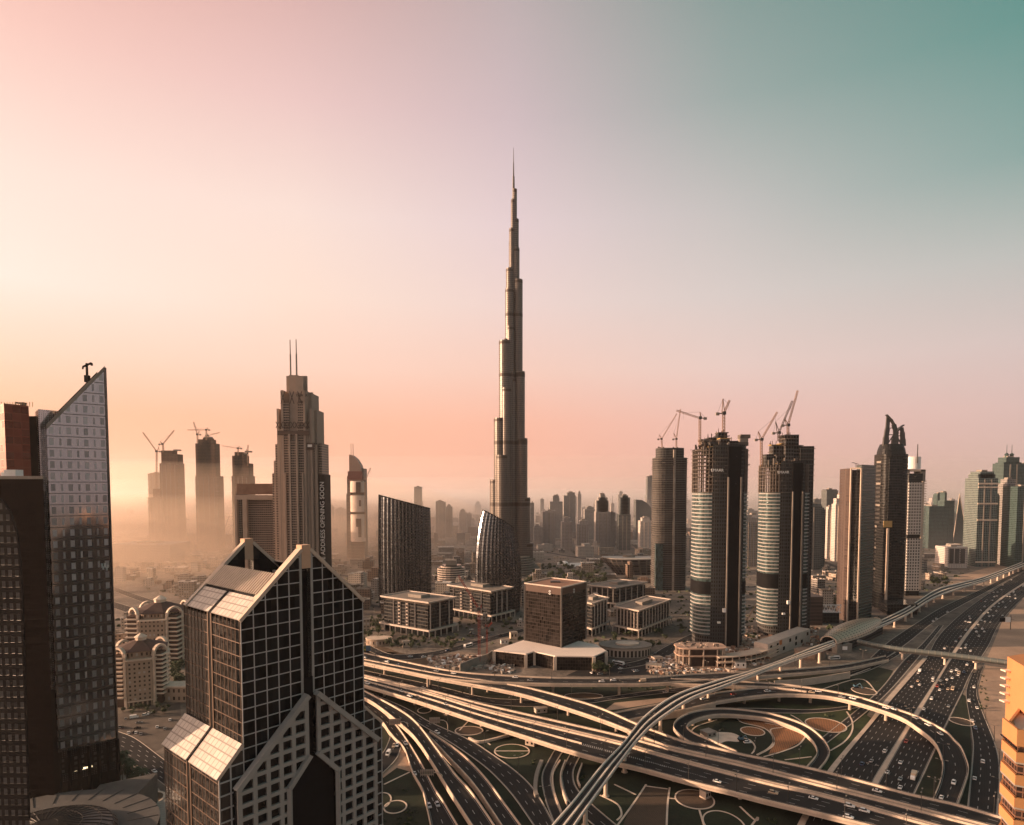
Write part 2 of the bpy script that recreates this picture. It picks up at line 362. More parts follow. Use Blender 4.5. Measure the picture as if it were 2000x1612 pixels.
def road(name, label, cat, far, near, z, lanes=2, elevated=True, th=1.7, par=1.15, piers=(), n=72, kind=None, dash=True, pw=.5, pier_w=2.6, plabel=None, wall_to_ground=False, sidekerb=True, deck=None):
    """far / near: picture tracks of the two outer edges"""
    dz = par if elevated else 0.0
    A = edge_world(far, z, dz, n); B = edge_world(near, z, dz, n)
    ROADS[label] = (A, B)
    if elevated:
        mid = (A[n // 2] + B[n // 2]) / 2
        root = thing(name, label, cat, (mid.x, mid.y, 0))
    else: root = None
    m = MB()
    for i in range(n - 1):
        w0 = (A[i] - B[i]).length / 3.6; w1 = (A[i + 1] - B[i + 1]).length / 3.6
        m.face([A[i], B[i], B[i + 1], A[i + 1]], 0, [(0, i), (w0, i), (w1, i + 1), (0, i + 1)])
        if elevated:
            dn = [Vector((p.x, p.y, max(p.z - th, .0) if not wall_to_ground else 0)) for p in (A[i], B[i], B[i + 1], A[i + 1])]
            m.face([A[i], A[i + 1], dn[3], dn[0]], 1); m.face([B[i], dn[1], dn[2], B[i + 1]], 1)
            m.face([dn[0], dn[3], dn[2], dn[1]], 1)
    dk = m.build('road_deck' if elevated else name, [deck or MAT['asphalt'], MAT['concrete']], root)
    if not elevated: tag(dk, kind='structure'); dk['label'] = label
    def side(E, O, h, w, zz=0.0):
        mm = MB()
        for i in range(n - 1):
            q = []
            for j in (i, i + 1):
                d = O[j] - E[j]; d.z = 0; d.normalize(); a = E[j]; b = E[j] + d * w
                q.append((Vector((a.x, a.y, a.z + zz)), Vector((b.x, b.y, b.z + zz)), Vector((b.x, b.y, b.z + h)), Vector((a.x, a.y, a.z + h))))
            for k in range(4): mm.face([q[0][k], q[0][(k + 1) % 4], q[1][(k + 1) % 4], q[1][k]])
        return mm
    if elevated:
        for E, O in ((A, B), (B, A)):
            side(E, O, par, pw, -.3).build('parapet', MAT['pale'], root)
            rl = MB()                                                    # handrail on slender posts over the parapet
            for i in range(n - 1):
                d = (O[i] - E[i]); d.z = 0; d.normalize(); o_ = d * (pw / 2)
                rl.bar(E[i] + o_ + Vector((0, 0, par + .45)), E[i + 1] + o_ + Vector((0, 0, par + .45)), .12)
            rl.build('handrail', MAT['dull'], root)
    elif sidekerb:
        for E, O in ((A, B), (B, A)):
            k_ = side(E, O, .16, .55, .0).build('kerb', MAT['kerb']); tag(k_, kind='structure')
    # markings
    mk = MB(); ln = [0.0]
    Cn = [(a + b) / 2 for a, b in zip(A, B)]
    for i in range(1, n): ln.append(ln[-1] + (Cn[i] - Cn[i - 1]).length)
    def at(s_, f):
        s_ = min(max(s_, 0), ln[-1] - 1e-3); j = 0
        while ln[j + 1] < s_: j += 1
        t = (s_ - ln[j]) / (ln[j + 1] - ln[j])
        a = A[j].lerp(B[j], f); b = A[j + 1].lerp(B[j + 1], f)
        p = a.lerp(b, t); d = (b - a); d.z = 0; d.normalize()
        return p, d
    if dash:
        step = 12.0
        for k in range(1, lanes):
            s_ = 2.0
            while s_ < ln[-1] - 5:
                p, d = at(s_, k / lanes); q, _ = at(s_ + 4.0, k / lanes); x = Vector((-d.y, d.x, 0)) * .17; u = Vector((0, 0, .03))
                mk.face([p - x + u, p + x + u, q + x + u, q - x + u]); s_ += step
        e = 1.2 if elevated else .9
        for sgn in (0, 1):
            for i in range(n - 1):
                w = (A[i] - B[i]).length; f0 = e / w if sgn == 0 else 1 - e / w
                p = A[i].lerp(B[i], f0); q = A[i + 1].lerp(B[i + 1], f0); d = (q - p).normalized(); x = Vector((-d.y, d.x, 0)) * .10; u = Vector((0, 0, .03))
                mk.face([p - x + u, p + x + u, q + x + u, q - x + u])
    if mk.f:
        o = mk.build('lane_markings', MAT['paint'], root)
        if not elevated: tag(o, kind='structure')
    for s_ in piers:
        p, d = at(s_ * ln[-1], .5); x = Vector((-d.y, d.x, 0)); w = min((A[0] - B[0]).length, 9) * .33
        zt = p.z - th; pm = MB()
        if zt < 1.2: continue
        pm.tube((p.x, p.y, 0), (p.x, p.y, zt - 1.2), pier_w / 2 * .9, pier_w / 2 * .8, 10)
        a, b = p - x * pier_w * .45, p + x * pier_w * .45; c, e_ = p - x * w, p + x * w; y = d * .9
        pm.hexa([(a - y).to_2d().to_tuple() + (zt - 1.2,), (b - y).to_2d().to_tuple() + (zt - 1.2,), (b + y).to_2d().to_tuple() + (zt - 1.2,), (a + y).to_2d().to_tuple() + (zt - 1.2,),
                 (c - y).to_2d().to_tuple() + (zt,), (e_ - y).to_2d().to_tuple() + (zt,), (e_ + y).to_2d().to_tuple() + (zt,), (c + y).to_2d().to_tuple() + (zt,)])
        pm.build('pier', MAT['concrete'], root)
    return root, A, B, at, ln

# lawns round the interchange, laid on the ground
patch('lawn_ground', [(690, 1300), (900, 1335), (1150, 1340), (1480, 1330), (1700, 1300), (1745, 1310), (1620, 1520), (1700, 1640), (1500, 1800), (700, 1800), (640, 1500)], MAT['grass'], .02)
patch('lawn_ground', [(1788, 1552), (1827, 1468), (1845, 1427), (1880, 1356), (1886, 1360), (1894, 1412), (1898, 1470), (1890, 1560), (1884, 1615), (1760, 1615)], MAT['grass'], .03)
patch('lawn_ground', [(1500, 1372), (1620, 1380), (1690, 1395), (1705, 1405), (1600, 1520), (1480, 1500), (1560, 1470), (1590, 1440)], MAT['grassb'], .04)
patch('sand_verge', [(1935, 1270), (1957, 1215), (2002, 1165), (2150, 1120), (2150, 1400), (1990, 1640), (1950, 1560), (1944, 1450), (1918, 1385), (1910, 1345), (1922, 1298)], MAT['sand'], .03)
patch('sand_verge', [(1810, 1165), (1870, 1125), (1980, 1095), (1960, 1112), (1895, 1136), (1850, 1150), (1815, 1160)], MAT['sand'], .03)
patch('gravel_slope', [(1180, 1388), (1200, 1373), (1270, 1366), (1345, 1358), (1330, 1364), (1270, 1376), (1205, 1386)], MAT['sand'], .05)
patch('sand_patch', [(1368, 1434), (1385, 1428), (1402, 1430), (1430, 1432), (1446, 1440), (1443, 1449), (1420, 1448), (1402, 1453), (1384, 1446)], MAT['pale'], .07, smooth=True)
patch('paved_wedge', [(745, 1510), (786, 1457), (803, 1508), (775, 1500), (748, 1520)], MAT['sand'], .05)
patch('sand_verge', [(640, 1310), (700, 1270), (760, 1290), (900, 1325), (960, 1320), (1000, 1300), (940, 1290), (880, 1270), (840, 1285), (780, 1275), (730, 1255)], MAT['soil'], .025)
patch('dark_lot', [(1105, 1320), (1150, 1300), (1240, 1290), (1330, 1300), (1280, 1318), (1180, 1322)], MAT['asphalt'], .03)

# ------------------------------------------------------------------ highway on the ground
HL = [(1560, 1630), (1622, 1508), (1700, 1412), (1738, 1366), (1808, 1285), (1828, 1250), (1850, 1224), (1895, 1185), (1955, 1144), (2002, 1117), (2060, 1088)]
HM0 = [(1660, 1620), (1706, 1527), (1766, 1430), (1787, 1394), (1841, 1310), (1862, 1273), (1895, 1227), (1940, 1179), (2000, 1138), (2060, 1104)]
HM1 = [(1670, 1620), (1715, 1527), (1772, 1427), (1793, 1395), (1848, 1302), (1868, 1273), (1900, 1228), (1944, 1180), (2002, 1140), (2060, 1106)]
HR = [(1750, 1620), (1787, 1550), (1826, 1466), (1844, 1425), (1880, 1352), (1897, 1315), (1930, 1263), (1955, 1215), (2002, 1165), (2060, 1122)]
road('highway', 'highway carriageway with dashed lanes left of the median', None, HL, HM0, .06, lanes=6, elevated=False)
road('highway', 'busy highway carriageway right of the median', None, HM1, HR, .06, lanes=6, elevated=False)
m_ = MB(); a_ = edge_world(HM0, .2, 0, 60); b_ = edge_world(HM1, .2, 0, 60)
for i in range(59): m_.face([a_[i], b_[i], b_[i + 1], a_[i + 1]])
tag(m_.build('median_strip', MAT['concrete']), kind='structure')
# buff retaining strip along the left side of the highway
m_ = MB(); a_ = edge_world([(1555, 1615), (1614, 1508), (1695, 1412), (1730, 1366), (1803, 1285)], .35, 0, 40); b_ = edge_world([(1570, 1615), (1627, 1508), (1704, 1412), (1741, 1367), (1811, 1286)], .35, 0, 40)
for i in range(39):
    m_.face([a_[i], b_[i], b_[i + 1], a_[i + 1]]); c0 = b_[i].copy(); c1 = b_[i + 1].copy(); c0.z = c1.z = 0; m_.face([b_[i], c0, c1, b_[i + 1]])
tag(m_.build('verge_strip', MAT['concrete']), kind='structure')
road('service_road', 'service road curving along the sand right of the highway', None,
     [(1899, 1316), (1887, 1352), (1895, 1412), (1900, 1450), (1899, 1480), (1893, 1540), (1885, 1620)], [(1922, 1300), (1908, 1349), (1917, 1385), (1943, 1450), (1953, 1496), (1951, 1560), (1946, 1620)], .10, lanes=3, elevated=False)
road('service_road', 'service road left of the highway before the footbridge', None, [(1600, 1445), (1712, 1353), (1762, 1293), (1800, 1258), (1832, 1222)], [(1612, 1455), (1724, 1364), (1786, 1295), (1812, 1262), (1843, 1222)], .09, lanes=2, elevated=False)
road('service_road', 'far service road beside the raised metro track', None, [(1700, 1285), (1737, 1252), (1796, 1213), (1844, 1184), (1925, 1147), (2005, 1107)], [(1722, 1292), (1772, 1257), (1822, 1217), (1862, 1192), (1942, 1148), (2012, 1109)], .08, lanes=3, elevated=False)
road('street', 'dark boulevard with dashed lanes by the beige apartment block', None, [(216, 1425), (260, 1440), (313, 1478), (420, 1560)], [(216, 1464), (262, 1492), (316, 1530), (420, 1620)], .05, lanes=5, elevated=False)
road('street', 'street passing the glass midrise at the construction pit', None, [(712, 1255), (760, 1277), (810, 1277), (870, 1268), (935, 1250), (1020, 1228)], [(712, 1268), (760, 1287), (815, 1287), (880, 1275), (945, 1257), (1024, 1234)], .05, lanes=2, elevated=False)
road('street', 'street running past the columned midrise to the pair of towers', None, [(1195, 1300), (1255, 1288), (1300, 1263), (1352, 1238), (1400, 1225)], [(1210, 1308), (1275, 1295), (1325, 1271), (1362, 1250), (1410, 1236)], .05, lanes=2, elevated=False)
road('street', 'old street in the haze left of the gridded glass tower', None, [(205, 1140), (270, 1163), (350, 1190), (440, 1230)], [(205, 1148), (270, 1173), (350, 1202), (440, 1245)], .05, lanes=3, elevated=False)
road('street', 'second hazy street behind the beige apartment block', None, [(205, 1170), (270, 1190), (330, 1206)], [(205, 1182), (270, 1204), (330, 1222)], .05, lanes=3, elevated=False)
# roads at grade and underpasses inside the interchange
road('slip_road', 'sunken road curving under the wide viaduct left of the metro', None, [(1098, 1440), (1070, 1487), (1058, 1517), (1064, 1560), (1080, 1604), (1095, 1640)], [(1120, 1440), (1090, 1484), (1077, 1517), (1082, 1550), (1096, 1587), (1115, 1625)], .06, lanes=1, elevated=False)
road('slip_road', 'second sunken road curving under the metro track', None, [(1135, 1440), (1107, 1484), (1096, 1514), (1107, 1560), (1140, 1596), (1175, 1625)], [(1150, 1450), (1127, 1490), (1120, 1514), (1128, 1541), (1158, 1572), (1215, 1620)], .06, lanes=2, elevated=False)
road('slip_road', 'low road running between the left ramps and the metro pier', None,
     [(700, 1307), (775, 1323), (850, 1339), (940, 1361), (1000, 1366), (1070, 1368), (1145, 1366), (1200, 1359), (1275, 1349), (1390, 1336)], [(700, 1320), (775, 1338), (850, 1351), (945, 1373), (1010, 1380), (1070, 1380), (1145, 1375), (1200, 1367), (1275, 1357), (1400, 1344)], .3, lanes=2, elevated=False)
road('slip_road', 'slip road between the metro tracks and the curved flyover', None, [(1450, 1338), (1550, 1332), (1640, 1318), (1700, 1300), (1760, 1268)], [(1470, 1344), (1560, 1338), (1650, 1324), (1712, 1304), (1768, 1272)], .07, lanes=2, elevated=False)
road('slip_road', 'narrow road at the foot of the flyover north of the loop', None, [(1440, 1383), (1500, 1384), (1580, 1386), (1650, 1380), (1700, 1370)], [(1440, 1391), (1510, 1393), (1590, 1393), (1655, 1386), (1708, 1376)], .07, lanes=1, elevated=False)

# ------------------------------------------------------------------ viaducts and ramps
E_ = [(640, 1316), (700, 1334), (790, 1361), (850, 1380), (950, 1413), (1025, 1437), (1100, 1461), (1175, 1482), (1250, 1499), (1350, 1526), (1425, 1544), (1500, 1563), (1564, 1578), (1675, 1605), (1760, 1626), (1900, 1660)]
C_ = [(640, 1302), (700, 1319), (790, 1342), (850, 1358), (950, 1388), (1080, 1420), (1205, 1450), (1303, 1478), (1500, 1529), (1600, 1551), (1750, 1592), (1830, 1614), (1950, 1645)]
Cn_ = [(a, b - 3) for a, b in C_]
B_ = [(640, 1301), (700, 1315), (790, 1336), (850, 1350), (950, 1376), (1100, 1410), (1217, 1437), (1317, 1464), (1450, 1494), (1600, 1532), (1750, 1570), (1850, 1596), (1960, 1625)]
T_ = [(1242, 1413), (1275, 1425), (1340, 1448), (1380, 1455), (1450, 1472), (1518, 1485), (1600, 1503), (1700, 1529), (1775, 1549), (1865, 1569), (1946, 1592), (2040, 1618)]
Tn_ = [(1225, 1426), (1264, 1442), (1317, 1459), (1450, 1489), (1600, 1527), (1750, 1565), (1850, 1591), (1940, 1614), (2030, 1640)]
v1 = road('viaduct', 'nearest wide viaduct carriageway with chevron markings passing beneath the metro', 'viaduct', C_, E_, 7.0, lanes=4, piers=(.16, .235, .31, .385, .46, .535, .61, .69, .77), n=90)
v2 = road('viaduct', 'middle viaduct carriageway between two long parapets', 'viaduct', B_, Cn_, 7.0, lanes=2, piers=(.2, .3, .4, .5, .6, .7), n=90)
v3 = road('viaduct', 'upper right viaduct carriageway joined by the round loop ramp', 'viaduct', T_, Tn_, 7.0, lanes=3, piers=(.1, .3, .42, .74), n=80)
CF = [(640, 1255), (700, 1272), (728, 1278), (782, 1290), (850, 1304), (910, 1313), (1000, 1319), (1100, 1323), (1250, 1323), (1350, 1316), (1440, 1312), (1520, 1308), (1600, 1302), (1660, 1295), (1730, 1280)]
CN = [(640, 1274), (700, 1290), (740, 1299), (795, 1311), (860, 1323), (930, 1330), (1010, 1333), (1100, 1335), (1250, 1335), (1330, 1331), (1400, 1326), (1500, 1319), (1600, 1311), (1660, 1304), (1736, 1288)]
v4 = road('flyover', 'rearmost flyover running level in front of the dark cube building', 'flyover', CF, CN, [(0, 11), (.55, 11), (.75, 8), (1, 2.5)], lanes=2, piers=(.14, .23, .32, .41, .5, .57, .64), n=90)
BF = [(900, 1319), (950, 1329), (1025, 1341), (1115, 1364), (1175, 1383), (1242, 1412), (1276, 1424)]
BN = [(690, 1290), (782, 1309), (850, 1323), (950, 1341), (1025, 1357), (1100, 1380), (1175, 1405), (1225, 1424), (1262, 1439)]
BF = [(690, 1283), (782, 1301), (850, 1314), (900, 1322)] + BF[1:]
v5 = road('ramp', 'descending ramp branching off the rear flyover towards the metro', 'ramp', BF, BN, [(0, 10.8), (.4, 10.5), (.92, 7.1), (1, 7.03)], lanes=2, piers=(.3, .45, .6, .75, .9), n=70)
DF = [(1395, 1353), (1440, 1347), (1500, 1341), (1560, 1341), (1610, 1347), (1675, 1360), (1745, 1382), (1790, 1398), (1844, 1425), (1865, 1445), (1878, 1459), (1890, 1487), (1892, 1505), (1884, 1532), (1870, 1572), (1862, 1596)]
DN = [(1398, 1370), (1450, 1362), (1510, 1356), (1570, 1356), (1630, 1362), (1697, 1379), (1757, 1400), (1790, 1420), (1824, 1448), (1838, 1476), (1841, 1496), (1835, 1526), (1820, 1562), (1808, 1590)]
v6 = road('flyover', 'curved flyover sweeping over the highway and down on its right side', 'flyover', DF, DN, [(0, 6.5), (.2, 8), (.5, 8.5), (.68, 6), (.85, 2.2), (1, .8)], lanes=2, piers=(.09, .19, .27, .365, .455), n=100)
v7 = road('ramp', 'short link ramp from the rear flyover onto the curved flyover', 'ramp', [(1310, 1325), (1400, 1327), (1450, 1330), (1525, 1335), (1585, 1343)], [(1310, 1334), (1380, 1337), (1450, 1339), (1510, 1342), (1575, 1350)], [(0, 9.5), (1, 8.3)], lanes=1, piers=(.2, .5, .8), n=40)
v8 = road('ramp', 'walled ramp rising beneath the metro track to the curved flyover', 'ramp', [(1170, 1400), (1205, 1390), (1300, 1372), (1396, 1354)], [(1200, 1415), (1230, 1405), (1330, 1386), (1398, 1371)], [(0, 1.6), (1, 6.5)], lanes=2, n=40, wall_to_ground=True)
LO = [(1376, 1456), (1345, 1447), (1322, 1429), (1315, 1416), (1324, 1403), (1350, 1390), (1395, 1383), (1440, 1384), (1500, 1392), (1545, 1404), (1580, 1419), (1604, 1438), (1617, 1455), (1621, 1468), (1614, 1484), (1598, 1504)]
LI = [(1440, 1467), (1387, 1444), (1356, 1431), (1342, 1419), (1350, 1409), (1372, 1400), (1402, 1395), (1440, 1396), (1495, 1402), (1535, 1414), (1566, 1428), (1584, 1444), (1593, 1457), (1595, 1470), (1588, 1482), (1572, 1500)]
v9 = road('loop_ramp', 'round loop ramp circling the striped planting beds', 'ramp', LO, LI, [(0, 7), (.25, 6.2), (.55, 3.5), (.8, 1.2), (1, .5)], lanes=1, piers=(.3, .38), n=110)
# ramps at the left, beside the gridded glass tower
v10 = road('ramp', 'twin-parapet ramp fanning down beside the gridded glass tower', 'ramp', [(640, 1310), (709, 1347), (775, 1382), (812, 1409), (850, 1457), (887, 1508), (922, 1547), (967, 1612), (1000, 1665)], [(640, 1330), (709, 1361), (745, 1383), (796, 1425), (820, 1452), (845, 1490), (880, 1547), (922, 1612), (955, 1665)], [(0, 6), (1, 3.5)], lanes=2, n=80, piers=(.2, .3))
v11 = road('ramp', 'inner ramp between the fanning ramp and the wide curving road', 'ramp', [(840, 1428), (880, 1455), (914, 1482), (950, 1520), (985, 1567), (1018, 1612), (1045, 1655)], [(826, 1428), (850, 1450), (874, 1476), (905, 1508), (931, 1539), (980, 1612), (1008, 1655)], [(0, 2.5), (1, 3)], lanes=2, n=60, wall_to_ground=True)
v12 = road('slip_road', 'wide curving road sweeping beneath the viaduct towards the metro', None, [(720, 1352), (793, 1383), (838, 1409), (917, 1445), (960, 1472), (1010, 1508), (1046, 1545), (1079, 1602), (1100, 1645)], [(720, 1362), (775, 1390), (815, 1412), (857, 1437), (895, 1461), (940, 1493), (970, 1520), (1002, 1556), (1041, 1612), (1065, 1650)], .5, lanes=3, elevated=False)
v13 = road('ramp', 'low road curving behind the gridded glass tower past overhead signs', 'ramp', [(690, 1350), (735, 1378), (760, 1400), (778, 1420), (800, 1452), (825, 1493), (850, 1540), (865, 1562), (895, 1612), (920, 1655)], [(690, 1368), (742, 1405), (760, 1428), (770, 1440), (790, 1462), (805, 1505), (824, 1540), (832, 1570), (841, 1612), (848, 1655)], [(0, 3), (.4, 1.2), (1, .8)], lanes=2, n=80, wall_to_ground=True)
v14 = road('slip_road', 'slip road turning left out of sight behind the gridded glass tower', None, [(786, 1450), (776, 1480), (748, 1510), (715, 1535)], [(762, 1436), (759, 1447), (746, 1472), (712, 1500)], .6, lanes=2, elevated=False)
# chevrons where the two viaduct lanes merge
ch = MB(); at1, ln1 = v1[3], v1[4]
for k in range(62):
    s_ = ln1[-1] * (.555 + .0028 * k); w = .055 * (1 - k / 62) + .006
    p0, d = at1(s_, .47 - w); p1, _ = at1(s_ + 1.0, .47 + w); u = Vector((0, 0, .05)); y = d * .55
    ch.face([p0 + u, p1 + u, p1 + y + u, p0 + y + u])
ch.build('chevron_markings', MAT['paint'], v1[0])
# inner divider on the nearest viaduct
dv = MB()
for k in range(60):
    p, _ = at1(ln1[-1] * (.02 + .009 * k), .40 + .0012 * k); q, _ = at1(ln1[-1] * (.02 + .009 * (k + 1)), .40 + .0012 * (k + 1))
    dv.bar(p + Vector((0, 0, .5)), q + Vector((0, 0, .5)), .6, 1.1)
dv.build('divider_wall', MAT['pale'], v1[0])
# retaining walls and trough walls
def wall_strip(name, label, pts, z0, z1, w, mat, cat='wall'):
    P = edge_world(pts, z1, 0, 30); m = MB()
    for a, b in zip(P, P[1:]): m.bar(Vector((a.x, a.y, (z0 + z1) / 2)), Vector((b.x, b.y, (z0 + z1) / 2)), w, z1 - z0)
    o = m.build(name, mat); tag(o, label, cat); return o
wall_strip('retaining_wall', 'pale wall edging the sunken road under the viaduct', [(1058, 1484), (1050, 1505), (1046, 1525), (1046, 1545), (1049, 1552)], 0, 2.2, 2.2, MAT['dull'])
wall_strip('retaining_wall', 'stone kerb wall between the two sunken roads', [(1094, 1484), (1084, 1500), (1079, 1517), (1083, 1548), (1096, 1584)], 0, .8, .9, MAT['concrete'])
wall_strip('retaining_wall', 'orange lit wall outside the second sunken road', [(1104, 1484), (1095, 1512), (1099, 1540), (1108, 1565)], 0, 2.6, .8, MAT['concrete'])
wall_strip('retaining_wall', 'far curved wall of the second sunken road', [(1137, 1490), (1128, 1517), (1133, 1534)], 0, 1.6, .8, MAT['concrete'])
wall_strip('retaining_wall', 'long buff wall below the rear flyover by the station', [(1512, 1330), (1560, 1327), (1600, 1322), (1660, 1312)], 0, 6.0, .8, MAT['concrete'])
wall_strip('retaining_wall', 'low angled wall on the lawn beneath the left ramps', [(916, 1440), (940, 1447), (1000, 1432)], 0, 1.6, 1.5, MAT['pale'])
wall_strip('retaining_wall', 'pit wall with pale panels beside the red crane', [(898, 1297), (925, 1286), (950, 1278), (962, 1270)], 0, 9, 1.2, MAT['dull'])

# planting beds: kerb ring on the lawn with planted rows inside
def ring_bed(label, cx, cy, rx, ry, mat=None, path=False, w=.8):
    c = G(cx, cy, 0); a = G(cx + rx, cy, 0); r1 = (a - c).length; t = G(cx, cy - ry, 0); b = G(cx, cy + ry, 0); r2 = (t - b).length / 2; c = Vector((c.x, (t.y + b.y) / 2, 0))
    root = thing('flower_bed', label, 'flower bed', c)
    m = MB(); n = 48
    for i in range(n):
        q = []
        for j in (i, i + 1):
            A = 2 * math.pi * j / n; e = Vector((math.cos(A), math.sin(A), 0))
            q.append((c + Vector((e.x * r1, e.y * r2, .05)), c + Vector((e.x * (r1 - w), e.y * (r2 - w), .05)), c + Vector((e.x * (r1 - w), e.y * (r2 - w), .3)), c + Vector((e.x * r1, e.y * r2, .3))))
        for k in (1, 2, 3): m.face([q[0][k], q[0][(k + 1) % 4], q[1][(k + 1) % 4], q[1][k]])
    if path: m.box(c.x - r1 + w, c.x + r1 - w, c.y - .5, c.y + .5, .05, .28)
    m.build('kerb_ring', MAT['pale'], root)
    s = MB(); s.face([c + Vector((math.cos(2 * math.pi * i / n) * (r1 - w), math.sin(2 * math.pi * i / n) * (r2 - w), .16)) for i in range(n)])
    s.build('planting', mat or MAT['grassb'], root)
ring_bed('oval striped orange bed between the loop ramp and the highway', 1613, 1417, 37, 13, MAT['bed'])
ring_bed('small oval orange bed overlapping the path inside the loop ramp', 1470, 1429, 23, 8.5, MAT['bed'])
ring_bed('round grass ring with a straight path across it beneath the viaduct', 1000, 1468, 35, 14, MAT['grassb'], True)
ring_bed('round grass ring at the foot of the gridded glass tower', 772, 1577, 23, 13, MAT['grass'])
ring_bed('pale ring half hidden behind the corner of the gridded glass tower', 742, 1566, 22, 17, MAT['grass'])
ring_bed('round ploughed bed with dark furrows below the nearest viaduct', 1357, 1562, 38, 19, MAT['bedd'])
ring_bed('large grass ring at the bottom edge beside the ploughed bed', 1415, 1612, 40, 27, MAT['grass'])
ring_bed('half oval bed in the wedge right of the highway', 1878, 1410, 20, 7, MAT['bedd'])
ring_bed('small oval ring on the lawn behind the wide curving road', 829, 1388, 14, 6, MAT['grass'])
ring_bed('oval ring with brown planting under the viaduct pier', 916, 1428, 28, 9, MAT['bedd'])
ring_bed('ragged oval bed beside the slip road under the footbridge', 1688, 1350, 22, 7, MAT['bedd'])
ring_bed('faint oval ring on the lawn between the rear flyover piers', 1140, 1360, 38, 6, MAT['soil'])
patch('striped_planting', [(1506, 1409), (1540, 1416), (1576, 1434), (1562, 1450), (1535, 1465), (1500, 1474), (1511, 1455), (1510, 1436), (1496, 1424), (1492, 1410)], MAT['bed'], .09)
patch('striped_planting', [(1438, 1404), (1470, 1405), (1508, 1409), (1505, 1420), (1490, 1425), (1460, 1413)], MAT['bed'], .08)
patch('ploughed_field', [(1262, 1535), (1306, 1541), (1300, 1640), (1205, 1640), (1230, 1580)], MAT['bedd'], .08)
def curb_path(pts, w=1.0, z=.18, n=30):
    P = edge_world(pts, z, 0, n); m = MB()
    for a, b in zip(P, P[1:]):
        d = (b - a).normalized(); x = Vector((-d.y, d.x, 0)) * w / 2; u = Vector((0, 0, -.15))
        m.hexa([a - x + u, a + x + u, b + x + u, b - x + u, a - x, a + x, b + x, b - x])
    tag(m.build('garden_path', MAT['pale']), kind='structure')
for p in ([(1494, 1412), (1530, 1420), (1505, 1425), (1512, 1445), (1500, 1462), (1478, 1474)], [(1576, 1434), (1560, 1454), (1530, 1467), (1492, 1478)], [(1440, 1404), (1452, 1412), (1490, 1421), (1508, 1436), (1511, 1454), (1500, 1464), (1479, 1475)],
          [(1440, 1440), (1462, 1444), (1474, 1456), (1473, 1466), (1468, 1472)], [(1654, 1390), (1664, 1408), (1664, 1428), (1650, 1448), (1622, 1466)], [(1544, 1396), (1560, 1405), (1574, 1416)], [(1533, 1484), (1560, 1481), (1585, 1478)],
          [(1200, 1532), (1242, 1552)], [(1262, 1532), (1240, 1565), (1206, 1612)], [(1260, 1535), (1304, 1541)], [(1308, 1538), (1304, 1570), (1302, 1612)], [(1307, 1559), (1320, 1560)], [(1366, 1582), (1375, 1612)], [(1445, 1575), (1475, 1602), (1480, 1596), (1468, 1612)],
          [(945, 1445), (958, 1455)], [(750, 1532), (800, 1508)], [(897, 1427), (916, 1407)], [(1172, 1553), (1205, 1570), (1214, 1590), (1205, 1602)], [(1350, 1428), (1362, 1418), (1400, 1406)],
          [(1560, 1330), (1640, 1325), (1700, 1305)], [(1600, 1348), (1680, 1326), (1712, 1353)]): curb_path(p)
# ------------------------------------------------------------------ nearest buildings
F = {}
F['mirror'] = facade('mirror_cladding', (.42, .40, .40), (.38, .37, .37), .25, .22, .80, .28, .10, .5, .35, .92, wallvar=.10, alt=.13)
F['sideglass'] = facade('side_curtain_glass', (.03, .028, .027), (.045, .042, .04), .02, .02, .98, .03, .1, .35, .7, .3, spec=.5)
F['darkbrown'] = facade('dark_brown_wall', (.010, .007, .006), (.009, .006, .005), .1, .2, .8, .6, .8, .0, .25, spec=.0)  # colours darkened in place of shade from towers out of view
F['redglow'] = facade('red_brown_glow_wall', (.15, .045, .025), (.11, .03, .018), .04, .08, .92, .22, .35, .7, .35, .6, spec=.3)  # sunrise reflection is put into the red of the wall colour
F['greycell'] = facade('grey_cells', (.014, .013, .013), (.055, .054, .054), .24, .2, .75, .3, .7, .0, .4, spec=.1)  # darkened to stand in for shade on the leftmost tower
F['gridglass'] = facade('dark_curtain_glass', (.008, .009, .010), (.008, .009, .010), .02, .02, .98, .05, .1, .0, .7, .0, spec=.12)
F['beige'] = facade('beige_flats', (.37, .28, .21), (.05, .035, .028), .30, .30, .75, .2, .85, 0, .5, light=.12)

